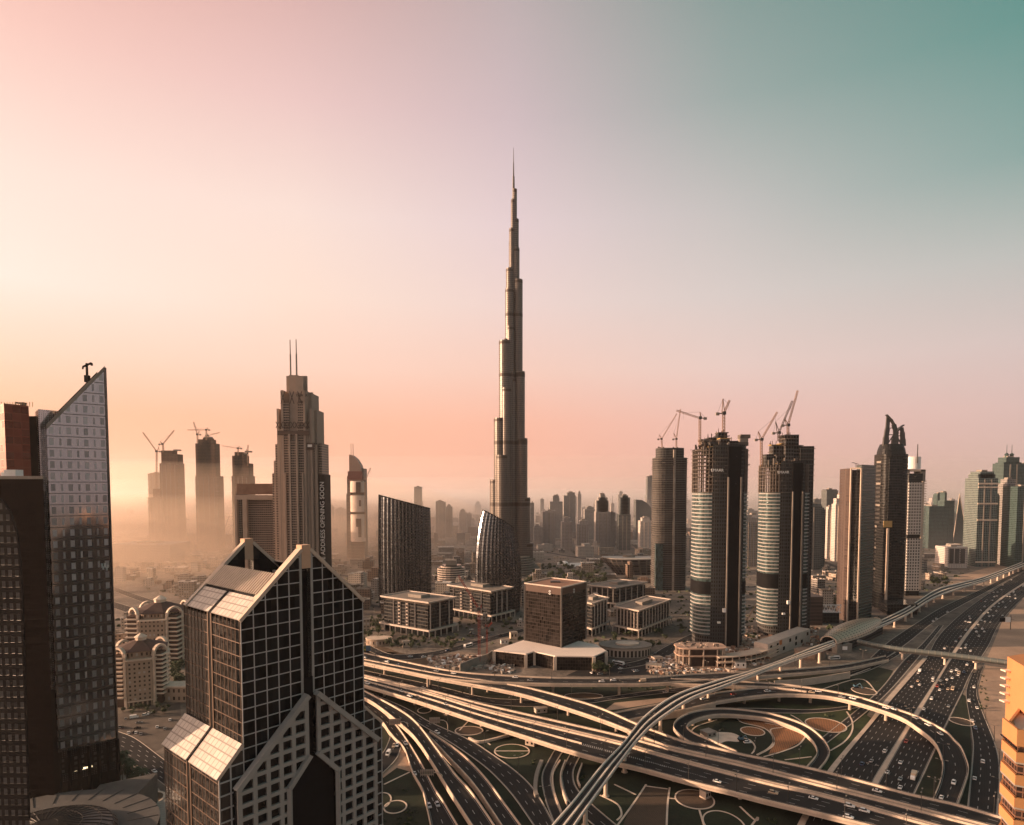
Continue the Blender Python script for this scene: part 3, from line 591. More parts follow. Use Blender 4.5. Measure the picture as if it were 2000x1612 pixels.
# mirror clad tower with a slanting roof line
a = D(108, 1500, 342); b = D(216, 1500, 360); a = Vector((-246.5, 341, 0)); b = Vector((-226, 359, 0))
ax_ = (b - a).normalized(); bk = Vector((-ax_.y, ax_.x, 0))
zl, zr = Z(833, 342), Z(719, 360)
root = thing('mirror_tower', 'mirror clad tower with a steep slanting roof and rows of pale windows', 'tower', (a + b) / 2)
Wd = (b - a).length; pl = [a, b, b + bk * 26, a + bk * 26]
zt = lambda x, y: zl + (zr - zl) * ((Vector((x, y, 0)) - a).dot(ax_) / Wd)
m = MB(); m.prism([(p.x, p.y) for p in pl], 26, lambda x, y: zt(x, y) - 1.5, 0, 1, Wd / 7, 6.1); m.build('cladding', [F['mirror'], MAT['brown']], root)
for q0, q1, o in ((0, 1, -.25), (2, 3, .0), (0, 1, 23.5)):
    m = MB(); p0, p1 = a + bk * (o if q0 == 0 else 0), b + bk * (o if q0 == 0 else 0)
    if q0 == 2: continue
    h = -1.6, .9
    m.hexa([p0 + Vector((0, 0, zl + h[0])), p1 + Vector((0, 0, zr + h[0])), p1 + bk * 1.2 + Vector((0, 0, zr + h[0])), p0 + bk * 1.2 + Vector((0, 0, zl + h[0])),
            p0 + Vector((0, 0, zl + h[1])), p1 + Vector((0, 0, zr + h[1])), p1 + bk * 1.2 + Vector((0, 0, zr + h[1])), p0 + bk * 1.2 + Vector((0, 0, zl + h[1]))])
    m.build('roof_parapet', MAT['brown'] if o > 1 else MAT['dull'], root)
m = MB(); m.bar(b + Vector((.3, -.1, 0)), b + Vector((.3, -.1, zr)), .9, .9); m.build('corner_trim', MAT['steel'], root)
m = MB()
for k in range(1, 34):                                                    # panel joints stand a little proud of the cladding
    z = 26 + 6.1 * k
    if z > zr - 3: break
    s0 = max(0, (z - zl + 2) / (zr - zl) * Wd) if z > zl - 2 else 0
    m.bar(a + ax_ * s0 - bk * .12 + Vector((0, 0, z)), b - bk * .12 + Vector((0, 0, z)), .25, .35)
m.build('panel_joint', MAT['steel'], root)
m = MB(); m.prism([(p.x, p.y) for p in pl], 0, 9, 0, 0); m.build('lobby_wall', MAT['glassd'], root)
m = MB(); m.prism([((p - bk * 1.5).x, (p - bk * 1.5).y) for p in pl], 9, 13, 0); m.prism([(p.x, p.y) for p in pl], 13, 22, 0, 0, 3.0, 3.0); m.prism([((p - bk * .8).x, (p - bk * .8).y) for p in pl], 22, 26, 0)
m.build('podium_band', [F['greycell']], root)
for k in range(7):
    p = a + ax_ * (Wd * k / 6) - bk * 1.4; m = MB(); m.box(p.x - .7, p.x + .7, p.y - .7, p.y + .7, 0, 26); m.build('pillar', MAT['black'], root)
m = MB(); m.prism([(q.x, q.y) for q in (a - ax_ * 3 + bk * 3, a + ax_ * 6.5 + bk * 6, a + ax_ * 6.5 + bk * 20, a - ax_ * 3 + bk * 18)], 60, lambda x, y: Z(801, 345)); m.build('side_wing', F['mirror'], root)
m = MB(); m.prism([(q.x, q.y) for q in (a - ax_ * 3.2 + bk * 2.6, a - ax_ * .2 + bk * .4, a - ax_ * .2 + bk * 22, a - ax_ * 3.2 + bk * 20)], 0, 60.0); m.build('dark_side_cover', MAT['black'], root)  # black cover added over the sunlit side wall to keep it dark
m = MB(); p = D(172, 735, 357) + bk * 3; m.bar(p, p + Vector((0, 0, 7.5)), .9); m.bar(p + Vector((-2.2, 0, 5.5)), p + Vector((2.6, 0, 7.6)), .9, .8); m.bar(p + Vector((2.6, 0, 7.6)), p + Vector((2.8, 0, 6.2)), .9); m.bar(p + Vector((-2.2, 0, 5.5)), p + Vector((-2.3, 0, 4.2)), .6)
m.box(p.x - 1.1, p.x + 1.1, p.y - 1.1, p.y + 1.1, p.z - 3, p.z + .8); m.build('window_cleaning_crane', MAT['black'], root)
m = MB()
for (px, py) in ((196, 1110), (190, 1108), (193, 1104), (198, 1105), (188, 1104)):
    q = b - ax_ * ((204 - px) * .28) - bk * .35; z = Z(py, 358); m.bar(q + Vector((0, 0, z - 1.2)), q + Vector((0, 0, z + 1.4 * random.random() + .4)), .9, .3)
m.build('sign_lettering', MAT['white'], root)
# lobby lamps seen glowing under the tower
em = bpy.data.materials.new('lamp_glow'); em.use_nodes = True; em.node_tree.nodes['Principled BSDF'].inputs['Emission Color'].default_value = (1, .75, .42, 1); em.node_tree.nodes['Principled BSDF'].inputs['Emission Strength'].default_value = 1.3
for px, py in ((155, 1497), (174, 1491)):
    m = MB(); q0 = D(px - 7, py + 8, 345); q1 = D(px + 7, py - 8, 345); c = (q0 + q1) / 2; s = -bk * 1.0; 
    for i in range(3):
        for j in range(3):
            o = ax_ * (-2 + 1.5 * i) + Vector((0, 0, -2.2 + 1.6 * j)); p = a + ax_ * ((c - a).dot(ax_)) + o - bk * .15; p.z = max(c.z, 6.5) * .55 + o.z + 2.0
            m.face([p, p + ax_ * 1.2, p + ax_ * 1.2 + Vector((0, 0, 1.3)), p + Vector((0, 0, 1.3))])
    m.build('lit_window', em, root)

# dark brown blocks at the left edge
y0 = 300
root = thing('brown_tower', 'dark brown windowless tower at the left edge glowing red near its top', 'tower', (X(20, y0), y0, 0))
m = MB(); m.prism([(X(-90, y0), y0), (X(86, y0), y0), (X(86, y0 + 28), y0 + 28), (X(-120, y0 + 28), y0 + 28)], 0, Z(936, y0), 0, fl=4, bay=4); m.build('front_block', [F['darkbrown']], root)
m = MB(); xl, xr = X(-90, y0), X(86, y0); m.box(xl, xr + .3, y0 - .3, y0 + .5, Z(936, y0), Z(930, y0)); m.build('roof_parapet', MAT['dull'], root)
m = MB(); q = D(22, 925, y0 + 8); m.box(q.x - 3.5, q.x + 2, q.y, q.y + 5, q.z - 2, q.z + 1.8); m.box(q.x - 6, q.x - 3, q.y + 1, q.y + 3, q.z - 2, q.z + .6); m.build('roof_plant', MAT['white'], root)
m = MB(); m.prism([(X(-90, 380), 380), (X(16, 331), 331), (X(64, 340), 340), (X(64, 366), 366), (X(-60, 410), 410)], 100, lambda x, y: Z(790 + .12 * max(0, (x + 260)) / 1, 335), 0, bay=3.5, fl=4); m.build('rear_block', F['redglow'], root)
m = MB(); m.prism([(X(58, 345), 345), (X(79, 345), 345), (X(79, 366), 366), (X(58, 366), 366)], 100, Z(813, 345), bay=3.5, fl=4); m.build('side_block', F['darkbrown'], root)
m = MB(); q = D(45, 790, 345); m.bar(q + Vector((0, 0, -2)), q + Vector((0, 0, 1)), 1.8); m.bar(q + Vector((-4, 0, .9)), q + Vector((1.5, 0, .2)), .9); m.bar(q + Vector((-4, 0, .9)), q + Vector((-4, 0, -1)), .4); m.build('window_cleaning_crane', MAT['steel'], root)
m = MB()
for k in range(14): q = D(-8 + 5.5 * k, 790, 340); m.bar(q + Vector((0, 0, -1.5)), q + Vector((0, 0, 1.2)), .2)
m.build('guard_rail', MAT['yellow'], root)
# leftmost curved grey tower
y0 = 205
root = thing('curved_grey_tower', 'dark grey tower with a rounded shoulder and small windows at the left edge', 'tower', (X(-20, y0), y0, 0))
prof = [(X(-60, y0), 30), (X(50, y0, 1600), 30)]
for py, px in ((1600, 58), (1400, 52), (1200, 46), (1100, 41), (1040, 34), (1000, 22), (978, 6), (968, -14), (964, -40)):
    prof.append((D(px, py, y0).x, Z(py, y0)))
prof.append((X(-90, y0), Z(963, y0)))
prof[0] = (X(-90, y0), 30)
m = MB(); fr = [Vector((x, y0, z)) for x, z in prof]; bk2 = [Vector((x * 1.14, y0 + 22, z)) for x, z in prof]
m.face(fr, 0, [(p.x / 2.2, p.z / 3.6) for p in fr]); m.face(bk2)
for i in range(len(fr)): j = (i + 1) % len(fr); m.face([fr[i], bk2[i], bk2[j], fr[j]], 1)
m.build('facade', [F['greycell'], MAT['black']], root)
m = MB()
for i in range(2, len(fr) - 2): m.bar(fr[i] - Vector((0, .2, 0)), fr[i + 1] - Vector((0, .2, 0)), .5, .5)
m.build('edge_trim', MAT['black'], root)

# ------------------------------------------------------------------ gridded glass tower with gable roof, the big one in front
C0 = Vector((-81.6, 190, 0)); R0 = Vector((-52.1, 220.8, 0)); Lf = Vector((-109.5, 211.5, 0))
_a = math.atan2(.757, .653); R0 = C0 + Vector((math.cos(_a), math.sin(_a), 0)) * 44.5
U = (R0 - C0).normalized(); HW = (R0 - C0).length / 2; V = Vector((-U.y, U.x, 0))       # U along the front, V to the back
DEP = 40.0; MID = (C0 + R0) / 2
ZE, ZP = 129.7, 150.5
root = thing('gridded_glass_tower', 'black glass tower with a pale window grid, steep gable roof and stone lower gables', 'tower', MID + V * DEP / 2)
def P(s, z, p=0.0): return MID + U * s - V * p + Vector((0, 0, z))       # p = how far out in front of the front face
def ext(mb, poly, p0, p1, m=0, cell=None):                              # extrude a front outline (s,z) between two depths
    A = [P(s, z, p1) for s, z in poly]; B = [P(s, z, p0) for s, z in poly]
    uv = [(s / cell, z / cell) for s, z in poly] if cell else None
    mb.face(A, m, uv); mb.face(list(reversed(B)), m)
    n = len(poly)
    for i in range(n): j = (i + 1) % n; mb.face([A[i], B[i], B[j], A[j]], m)
SL = 1.6
WX = 7.6                                                                # shoulder wings
ZS0, ZS1 = 84.0, 91.9
def halves(f):
    for sg in (-1, 1): f(sg)
def body(sg):
    m = MB(); hw = HW
    ext(m, [(sg * SL, 0), (sg * hw, 0), (sg * hw, ZE), (sg * SL, ZP - 1)], -2.6, 0, 0, 4.1); m.build('front_glazing', F['gridglass'], root)
    m = MB(); ext(m, [(sg * SL, 0), (sg * hw, 0), (sg * hw, ZE), (sg * SL, ZP - 1)], -DEP, -DEP + 2.6, 0, 4.1); m.build('rear_glazing', F['gridglass'], root)
    m = MB(); ext(m, [(sg * hw, 0), (sg * (hw + WX), 0), (sg * (hw + WX), ZS0), (sg * hw, ZS1)], -DEP * .98, -.02, 0, 4.1); m.build('shoulder_wing', F['sideglass'], root)
halves(body)
m = MB(); ext(m, [(-HW + .05, 0), (HW - .05, 0), (HW - .05, ZE - 1), (-HW + .05, ZE - 1)], -DEP + 2.5, -2.5, 0, 2.3); m.build('inner_core', F['sideglass'], root)
m = MB(); ext(m, [(-SL, 0), (SL, 0), (SL, ZP - 8), (-SL, ZP - 8)], -3, -2, 0); m.build('groove_wall', MAT['black'], root)
# mullion grid on a polygon in the front plane
def clip_h(poly, z):
    xs = []
    for (s0, z0), (s1, z1) in zip(poly, poly[1:] + poly[:1]):
        if (z0 - z) * (z1 - z) < 0: xs.append(s0 + (s1 - s0) * (z - z0) / (z1 - z0))
    return sorted(xs)
def clip_v(poly, s):
    zs = []
    for (s0, z0), (s1, z1) in zip(poly, poly[1:] + poly[:1]):
        if (s0 - s) * (s1 - s) < 0: zs.append(z0 + (z1 - z0) * (s - s0) / (s1 - s0))
    return sorted(zs)
def grid(poly, svals, zvals, p, wv, wh, t, Pf):
    m = MB()
    for s in svals:
        zz = clip_v(poly, s)
        for z0, z1 in zip(zz[0::2], zz[1::2]): m.hexa([Pf(s - wv / 2, z0, p), Pf(s + wv / 2, z0, p), Pf(s + wv / 2, z0, p + t), Pf(s - wv / 2, z0, p + t), Pf(s - wv / 2, z1, p), Pf(s + wv / 2, z1, p), Pf(s + wv / 2, z1, p + t), Pf(s - wv / 2, z1, p + t)])
    for z in zvals:
        xx = clip_h(poly, z); t2 = t + .04
        for s0, s1 in zip(xx[0::2], xx[1::2]): m.hexa([Pf(s0, z - wh / 2, p), Pf(s1, z - wh / 2, p), Pf(s1, z - wh / 2, p + t2), Pf(s0, z - wh / 2, p + t2), Pf(s0, z + wh / 2, p), Pf(s1, z + wh / 2, p), Pf(s1, z + wh / 2, p + t2), Pf(s0, z + wh / 2, p + t2)])
    return m
MUL = plain('pale_mullion', (.42, .40, .385), .5, .12, .2)
STN = plain('grey_stone', (.30, .285, .265), .8, .15, .15)
zr_ = [4.05 * k + 1.4 for k in range(0, 40)]
def gridside(sg):
    po = [(sg * SL, 0), (sg * HW, 0), (sg * HW, ZE), (sg * SL, ZP - 1)]
    sv = [sg * (SL + .5 + (HW - SL - .7) * k / 5) for k in range(6)]
    grid(po, sv, zr_, 0.0, .28, .28, .2, P).build('mullion_grid', MUL, root)
    po2 = [(sg * HW, 0), (sg * (HW + WX), 0), (sg * (HW + WX), ZS0), (sg * HW, ZS1)]
    grid(po2, [sg * (HW + 3.9), sg * (HW + WX - .25)], zr_, 0.0, .4, .4, .25, P).build('mullion_grid', MUL, root)
    m = MB(); t = .9                                                    # raking edge trims of the gable
    for pp in (0.15, -DEP - .15 + 2.6):
        m.bar(P(sg * (HW + .2), ZE, pp), P(sg * SL, ZP - .9, pp), 1.0, 1.1)
    m.bar(P(sg * (HW + WX), ZS0, .15), P(sg * HW, ZS1, .15), .8, .8)
    m.build('gable_edge', MAT['concrete'], root)
halves(gridside)
# left side wall grid (end face of the plan) at s = -HW and the wing side
def PL(s, z, p=0.0): return MID - U * (HW + p) + V * s + Vector((0, 0, z))
def PW(s, z, p=0.0): return MID - U * (HW + WX + p) + V * s + Vector((0, 0, z))
gm = DEP / 2
BRM = plain('bronze_mullion', (.15, .10, .075), .5, .15, .3, .2); BRP = plain('bronze_pilaster', (.13, .085, .06), .5, .15, .3, .2)
for Pf, ztop in ((PL, ZE), (PW, ZS0)):
    for s0, s1 in ((.2, gm - 1.2), (gm + 1.2, DEP - .3)):
        po = [(s0, 0), (s1, 0), (s1, ztop), (s0, ztop)]
        sv = [s0 + .2 + (s1 - s0 - .4) * k / 7 for k in range(8)]
        grid(po, sv, [z for z in zr_ if z < ztop], 0.0, .13, .22, .10, Pf).build('side_mullion_grid', BRM, root)
    m = MB(); a0, a1 = gm - 1.2, gm + 1.2
    m.hexa([Pf(a0, 0, .02), Pf(a1, 0, .02), Pf(a1, 0, .1), Pf(a0, 0, .1), Pf(a0, ztop, .02), Pf(a1, ztop, .02), Pf(a1, ztop, .1), Pf(a0, ztop, .1)]); m.build('side_groove', MAT['black'], root)
    m = MB()
    for s in (a0, a1): m.hexa([Pf(s - .3, 0, 0), Pf(s + .3, 0, 0), Pf(s + .3, 0, .3), Pf(s - .3, 0, .3), Pf(s - .3, ztop, 0), Pf(s + .3, ztop, 0), Pf(s + .3, ztop, .3), Pf(s - .3, ztop, .3)])
    m.build('side_pilaster', BRP, root)
# sloping roofs
PANEL = facade('white_roof_panels', (.24, .205, .18), (.46, .405, .36), .07, .09, .91, .4, .5, 0, .15)
def slope(name, mat, sa, za, sb, zb, v0, v1, lift=.25, cell=2.4):
    m = MB(); q = []
    for (s, z) in ((sa, za), (sb, zb)):
        for v in (v0, v1): q.append(MID + U * s + V * v + Vector((0, 0, z)))
    n = (q[1] - q[0]).cross(q[2] - q[0]).normalized(); n = n if n.z > 0 else -n
    lo = [q[0], q[1], q[3], q[2]]; hi = [p + n * lift for p in lo]
    ln = (q[2] - q[0]).length
    m.hexa(lo + hi); m.uv[1] = [(0, 0), ((v1 - v0) / cell, 0), ((v1 - v0) / cell, ln / cell), (0, ln / cell)]
    return m.build(name, mat, root)
for sg in (-1, 1):
    f = lambda t: (sg * (HW + (SL - HW) * t), ZE + (ZP - 1 - ZE) * t)
    for v0, v1 in ((.1, gm - 1), (gm + 1, DEP - .1)): slope('roof_panel', PANEL, *f(0), *f(.30), v0, v1)
    m = slope('roof_bed', MAT['black'], *f(.0), *f(.62), .3, DEP - .3, .05)
    lv = MB(); nl = 24
    for k in range(nl):                                                 # louvre blades running down the slope
        v = 3.0 + (DEP - 6.5) * k / (nl - 1); s0, z0 = f(.32); s1, z1 = f(.62)
        lv.bar(MID + U * s0 + V * v + Vector((0, 0, z0 + .5)), MID + U * s1 + V * v + Vector((0, 0, z1 + .5)), .75, .5)
    lv.build('roof_louvre', plain('louvre_metal', (.40, .33, .27), .4, .2, .3, .5), root)
    for v in (.2, DEP - 2.8): slope('roof_coping', MAT['concrete'], *f(.28), *f(1.0), v, v + 2.6, .35, 1.2)
m = MB()
m.bar(P(-5, ZE + 9, -6), P(-6, ZE + 9, -DEP + 5), .8, .9); m.bar(P(8, ZE + 9, -6), P(8, ZE + 9, -DEP + 5), .8, .9); m.bar(P(-12, ZE + 9.5, -DEP + 3), P(0, ZE + 10, -DEP * .45), .5, .6)
m.build('roof_beam', MAT['concrete'], root)
m = MB(); c = P(3, ZE + 2, -DEP * .5)
m.prism([(p.x, p.y) for p in (P(-8, 0, -8), P(6, 0, -8), P(6, 0, -20), P(-8, 0, -20))], ZE - 1, ZE + 6); m.prism([(p.x, p.y) for p in (P(-3, 0, -22), P(9, 0, -22), P(9, 0, -27), P(-3, 0, -27))], ZE - 1, ZE + 9)
m.build('plant_room', MAT['dull'], root)
for p in (0.5, -DEP + 2.6):
    m = MB(); ext(m, [(-SL, ZP - 7), (SL, ZP - 7), (SL, ZP + .6), (-SL, ZP + .6)], p - 3.2, p); m.build('ridge_block', plain('buff_stone', (.52, .33, .22), .8, .12, .3), root)
    m = MB()
    for sg in (-1, 1): ext(m, [(sg * SL, 92), (sg * (SL + .8), 92), (sg * (SL + .8), ZP - 1.6), (sg * SL, ZP - .8)], p - 2.5, p - .15)
    m.build('groove_trim', STN, root)
# shoulder roofs on the left wing: two white sloping panels
for v0, v1 in ((-.5, gm - .9), (gm + .9, DEP)):
    slope('shoulder_roof', PANEL, -(HW + WX + .4), ZS0 - .4, -(HW + .1), ZS1 + .2, v0, v1, .5)
slope('shoulder_roof', MAT['dull'], (HW + WX), ZS0, (HW + .1), ZS1, .1, DEP, .3)
# stone lower gable with square windows
PS = 3.0; HG = 25.5; ZG0, ZG1 = 79.5, 103.7
zin0, zin1, wi = 74.0, 82.0, 8.6
for sg in (-1, 1):
    po = [(sg * SL, zin1 + .5), (sg * SL, ZG1 - 1.5), (sg * HG, ZG0), (sg * HG, 0), (sg * wi, 0), (sg * wi, zin0)]
    m = MB(); ext(m, po, .3, PS - .8, 0, 4.1); m.build('lower_gable_glazing', F['gridglass'], root)
    sv = [sg * (SL + .6)] + [sg * (SL + 1.0 + 4.35 * k) for k in range(1, 5)] + [sg * (HG - .7)]
    grid(po, sv, zr_, PS - .8, 1.35, 1.25, .8, P).build('stone_grid', STN, root)
    m = MB(); m.bar(P(sg * (HG + .3), ZG0 + .2, PS - .3), P(sg * SL, ZG1 - 1.1, PS - .3), 2.4, 1.6); m.bar(P(sg * (wi + .4), zin0 + .4, PS + .2), P(sg * (SL - .3), zin1 + .8, PS + .2), 1.5, 1.5)
    m.bar(P(sg * (wi + .3), 0, PS + .2), P(sg * (wi + .3), zin0 + .6, PS + .2), 1.3, 1.3)
    m.build('stone_coping', STN, root)
m = MB(); ext(m, [(-wi, 0), (wi, 0), (wi, zin0), (SL, zin1), (-SL, zin1), (-wi, zin0)], .5, 1.2, 0); m.build('entrance_void', MAT['black'], root)
m = MB(); ext(m, [(-SL, zin1), (SL, zin1), (SL, ZG1 + 4), (-SL, ZG1 + 4)], .2, .6, 0); m.build('groove_wall', MAT['black'], root)

# ------------------------------------------------------------------ beige apartment blocks
def apartment(label, cx, cy, r, ztop, rot=0.0, floors=11):
    root = thing('apartment_block', label, 'apartment block', (cx, cy, 0))
    def oc(rr, k=.30):
        q = []
        for i in range(4):
            A = rot + math.pi / 2 * i; e = Vector((math.cos(A), math.sin(A), 0)); f = Vector((-e.y, e.x, 0))
            for s in (-1, 1): q.append((cx + e.x * rr + f.x * s * rr * (1 - k * 1.9), cy + e.y * rr + f.y * s * rr * (1 - k * 1.9)))
        return q
    fl = (ztop - 6) / floors
    m = MB(); m.prism(oc(r), 5, ztop - 6, 0, 1, 3.2, fl); m.build('wall', [F['beige'], MAT['concrete']], root)
    m = MB(); m.prism(oc(r * .96), 0, 5, 0, 0, 3.2, 5); m.build('arcade', [facade('arcade', (.42, .31, .22), (.02, .015, .012), .2, .0, .8, .5)], root)
    m = MB(); m.prism(oc(r * 1.05), ztop - 6.6, ztop - 5.4); m.prism(oc(r * 1.02), 4.6, 5.3); m.build('cornice', MAT['pale'], root)
    m = MB(); m.prism(oc(r * .82), ztop - 5.4, ztop, 0, 0, 3, 5.4); m.build('attic_wall', F['beige'], root)
    m = MB(); a = oc(r * .98); b = oc(r * .22)
    m.loft([[Vector((p[0], p[1], ztop)) for p in a], [Vector((p[0], p[1], ztop + r * .30)) for p in b]]); m.build('roof', plain('clay_roof', (.06, .034, .027), .8, .2, .4), root)
    m = MB(); m.prism(oc(r * .2), ztop + r * .28, ztop + r * .42); m.loft([[Vector((p[0], p[1], ztop + r * .42)) for p in oc(r * .24)], [Vector((cx, cy, ztop + r * .58))] * 8]); m.build('lantern', MAT['pale'], root)
    for i in range(4):                                                  # tall arched bays with balconies, crowned by half domes
        A = rot + math.pi / 4 + math.pi / 2 * i; e = Vector((math.cos(A), math.sin(A), 0)); f = Vector((-e.y, e.x, 0)); c = Vector((cx, cy, 0)) + e * r * 1.02
        w = r * .30
        for s in (-1, 1):
            m = MB(); p = c + f * s * w; m.box(p.x - .9, p.x + .9, p.y - .9, p.y + .9, 0, ztop - 3); m.build('bay_pier', MAT['pale'], root)
        m = MB(); ar = []
        for k in range(9):
            B = math.pi * k / 8; ar.append((math.cos(B) * w, ztop - 3 + math.sin(B) * w * 1.1))
        for (s0, z0), (s1, z1) in zip(ar, ar[1:]): m.bar(c + f * s0 + Vector((0, 0, z0)), c + f * s1 + Vector((0, 0, z1)), 2.6, 1.6)
        m.build('arch', MAT['pale'], root)
        m = MB()
        for k in range(1, floors): m.box(c.x - w * .8, c.x + w * .8, c.y - w * .8, c.y + w * .8, 5 + fl * k - .2, 5 + fl * k + .9)
        m.build('balcony', MAT['pale'], root)
        m = MB(); q = c - e * 1.5; m.box(q.x - w * .7, q.x + w * .7, q.y - w * .7, q.y + w * .7, 1, ztop - 2); m.build('bay_recess', MAT['brown'], root)
    return root
p = G(270, 1372); apartment('beige apartment block with brown hipped roof and white arches, nearest the boulevard', p.x, p.y + 6, 19, 43, .45)
p = G(305, 1300); apartment('second beige apartment block in the haze behind the first one', p.x, p.y + 10, 24, 52, .2)
p = G(352, 1290); apartment('beige apartment block half hidden by the gridded glass tower', p.x, p.y, 18, 40, .5, 9)
root = thing('arcade_wing', 'low beige arcade wing between the apartment block and the gridded glass tower', 'low building', G(350, 1372))
q = G(350, 1372); m = MB(); m.box(q.x - 14, q.x + 22, q.y, q.y + 12, 0, 12, bay=4, fl=6); m.build('wall', F['beige'], root); m = MB(); m.box(q.x - 15, q.x + 23, q.y - 1, q.y + 13, 12, 13); m.build('roof', MAT['pale'], root)

# ------------------------------------------------------------------ round plaza hall, bottom left
c = Vector((X(70, 262, 1600), 262, 0)); zr_p = 22
root = thing('plaza_hall', 'low hall with a round ribbed glass dome at the bottom left corner', 'hall', c)
m = MB(); m.prism([(c.x + 46 * math.cos(2 * math.pi * i / 48) * 1.0, c.y + 44 * math.sin(2 * math.pi * i / 48)) for i in range(48)], 0, zr_p, 0, 1, 3, 5); m.build('drum_wall', [F['greycell'], plain('dark_roof_sheet', (.09, .085, .08), .8, .3, .15)], root)
m = MB(); rg = []
for k in range(5):
    A = math.pi / 2 * k / 4.6; rg.append([Vector((c.x + 4 + 27 * math.cos(A) * math.cos(2 * math.pi * i / 40), c.y - 2 + 27 * math.cos(A) * math.sin(2 * math.pi * i / 40), zr_p + .3 + 6.5 * math.sin(A))) for i in range(40)])
m.loft(rg); m.build('dome_glass', plain('dome_skin', (.02, .02, .021), .35, .3, .2), root)
m = MB()
for k in range(4):
    for i in range(40): m.bar(rg[k][i] + Vector((0, 0, .12)), rg[k + 1][i] + Vector((0, 0, .12)), .28)
    for i in range(40): m.bar(rg[k][i] + Vector((0, 0, .12)), rg[k][(i + 1) % 40] + Vector((0, 0, .12)), .3)
m.build('dome_ribs', MAT['steel'], root)
m = MB()
for i in range(28):
    A = 2 * math.pi * i / 28; e = Vector((math.cos(A), math.sin(A), 0)); m.bar(c + e * 33 + Vector((0, 0, zr_p + .12)), c + e * 45 + Vector((0, 0, zr_p + .12)), .25, .2)
m.build('roof_seam', MAT['steel'], root)
m = MB(); q = G(228, 1570, 12); m.prism([(q.x - 6, q.y - 30), (q.x + 12, q.y - 18), (q.x + 6, q.y + 26), (q.x - 16, q.y + 12)], 0, 16, 0, 0); m.build('side_canopy', plain('dark_canopy', (.10, .09, .08), .8, .3, .2), root)
patch('paving', [(200, 1480), (240, 1475), (330, 1560), (330, 1660), (250, 1660), (205, 1560)], MAT['paving'], .04)
patch('forecourt', [(205, 1400), (352, 1372), (356, 1440), (300, 1470), (240, 1440), (205, 1440)], plain('forecourt_paving', (.10, .08, .065), .9, .4, .08), .03)
patch('paving', [(60, 1520), (210, 1490), (240, 1540), (180, 1580), (60, 1580)], MAT['dull'], .03)
ring_bed('dark half round planter by the foot of the gridded glass tower', 292, 1562, 26, 14, MAT['soil'], w=1.2)

# ------------------------------------------------------------------ orange balcony building at the right edge
y0 = 96
OR = plain('lit_orange_render', (.43, .19, .078), .8, .12, .25); OR_SHADE = plain('shaded_orange_render', (.27, .14, .06), .8, .12, .25)  # one render in two copies: sunlit faces, and darker for shaded faces
root = thing('balcony_building', 'orange rendered building with stepped balconies cut by the right edge', 'building', (X(2010, y0), y0, 0))
far_, nea_ = D(1967, 1300, 116), D(2014, 1300, 107)
m = MB(); m.prism([(nea_.x, nea_.y), (nea_.x + 25, 112), (far_.x + 24, 126), (far_.x, far_.y)], 60, Z(1288, 114)); m.build('upper_block', OR, root)
zt_ = Z(1425, y0)
pl = [(D(1957, 1430, 101).x, 101), (D(1986, 1445, 96).x, 96), (D(2030, 1450, 95).x, 94.6), (D(2060, 1450, 104).x, 104), (D(1990, 1450, 112).x, 112)]
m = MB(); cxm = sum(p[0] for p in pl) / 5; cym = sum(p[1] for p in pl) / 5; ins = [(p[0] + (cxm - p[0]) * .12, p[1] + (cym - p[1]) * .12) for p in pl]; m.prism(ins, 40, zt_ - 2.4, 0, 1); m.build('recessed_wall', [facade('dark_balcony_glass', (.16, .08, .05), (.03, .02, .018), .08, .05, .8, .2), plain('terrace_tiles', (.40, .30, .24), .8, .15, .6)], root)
for k in range(6):
    z = zt_ - 3.55 * k; h = 2.6 if k == 0 else 1.55
    m = MB()
    for i in range(2):
        a, b = Vector((*pl[i], 0)), Vector((*pl[i + 1], 0)); d = (b - a).normalized(); nn = Vector((-d.y, d.x, 0)) * .35
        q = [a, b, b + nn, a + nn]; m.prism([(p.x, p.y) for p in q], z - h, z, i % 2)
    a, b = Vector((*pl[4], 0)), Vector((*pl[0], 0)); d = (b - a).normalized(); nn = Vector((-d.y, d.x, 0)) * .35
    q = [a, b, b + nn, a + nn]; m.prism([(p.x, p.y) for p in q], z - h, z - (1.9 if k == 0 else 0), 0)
    m.build('balcony_parapet', [OR, OR_SHADE], root)
    if k:
        m = MB(); m.prism(pl, z - h - .25, z - h + .02, 0); m.build('balcony_floor', MAT['dull'], root)
m = MB()
for i in range(10):
    a = Vector((*pl[0], 0)).lerp(Vector((*pl[1], 0)), i / 9); m.bar(a + Vector((-.1, -.1, zt_ - 3.0)), a + Vector((-.1, -.1, zt_ - 2.7)), .08)
m.bar(Vector((pl[0][0] - .3, pl[0][1] - .1, zt_ - 2.65)), Vector((pl[1][0] - .3, pl[1][1] - .2, zt_ - 2.75)), .12); m.build('festoon_cable', MAT['black'], root)
m = MB(); q = D(1973, 1432, y0 + 4); cc = Vector((q.x, q.y, zt_ - .7))
m.loft([[cc + Vector((.55 * math.sin(t) * math.cos(a), .55 * math.sin(t) * math.sin(a), -.55 * math.cos(t))) for a in [2 * math.pi * i / 12 for i in range(12)]] for t in [.3, .8, 1.3, 1.8, 2.3, 2.8]])
m.bar(cc + Vector((0, 0, -1.8)), cc, .5)
m.build('terrace_finial', OR, root)
for k in range(5):
    m = MB(); zz = Z(1313 + k * 15, 114); m.box(far_.x - 1.5, far_.x + .6, far_.y - 1.6, far_.y - .4, zz - .12, zz + .12); m.build('wall_ledge', MAT['pale'], root)
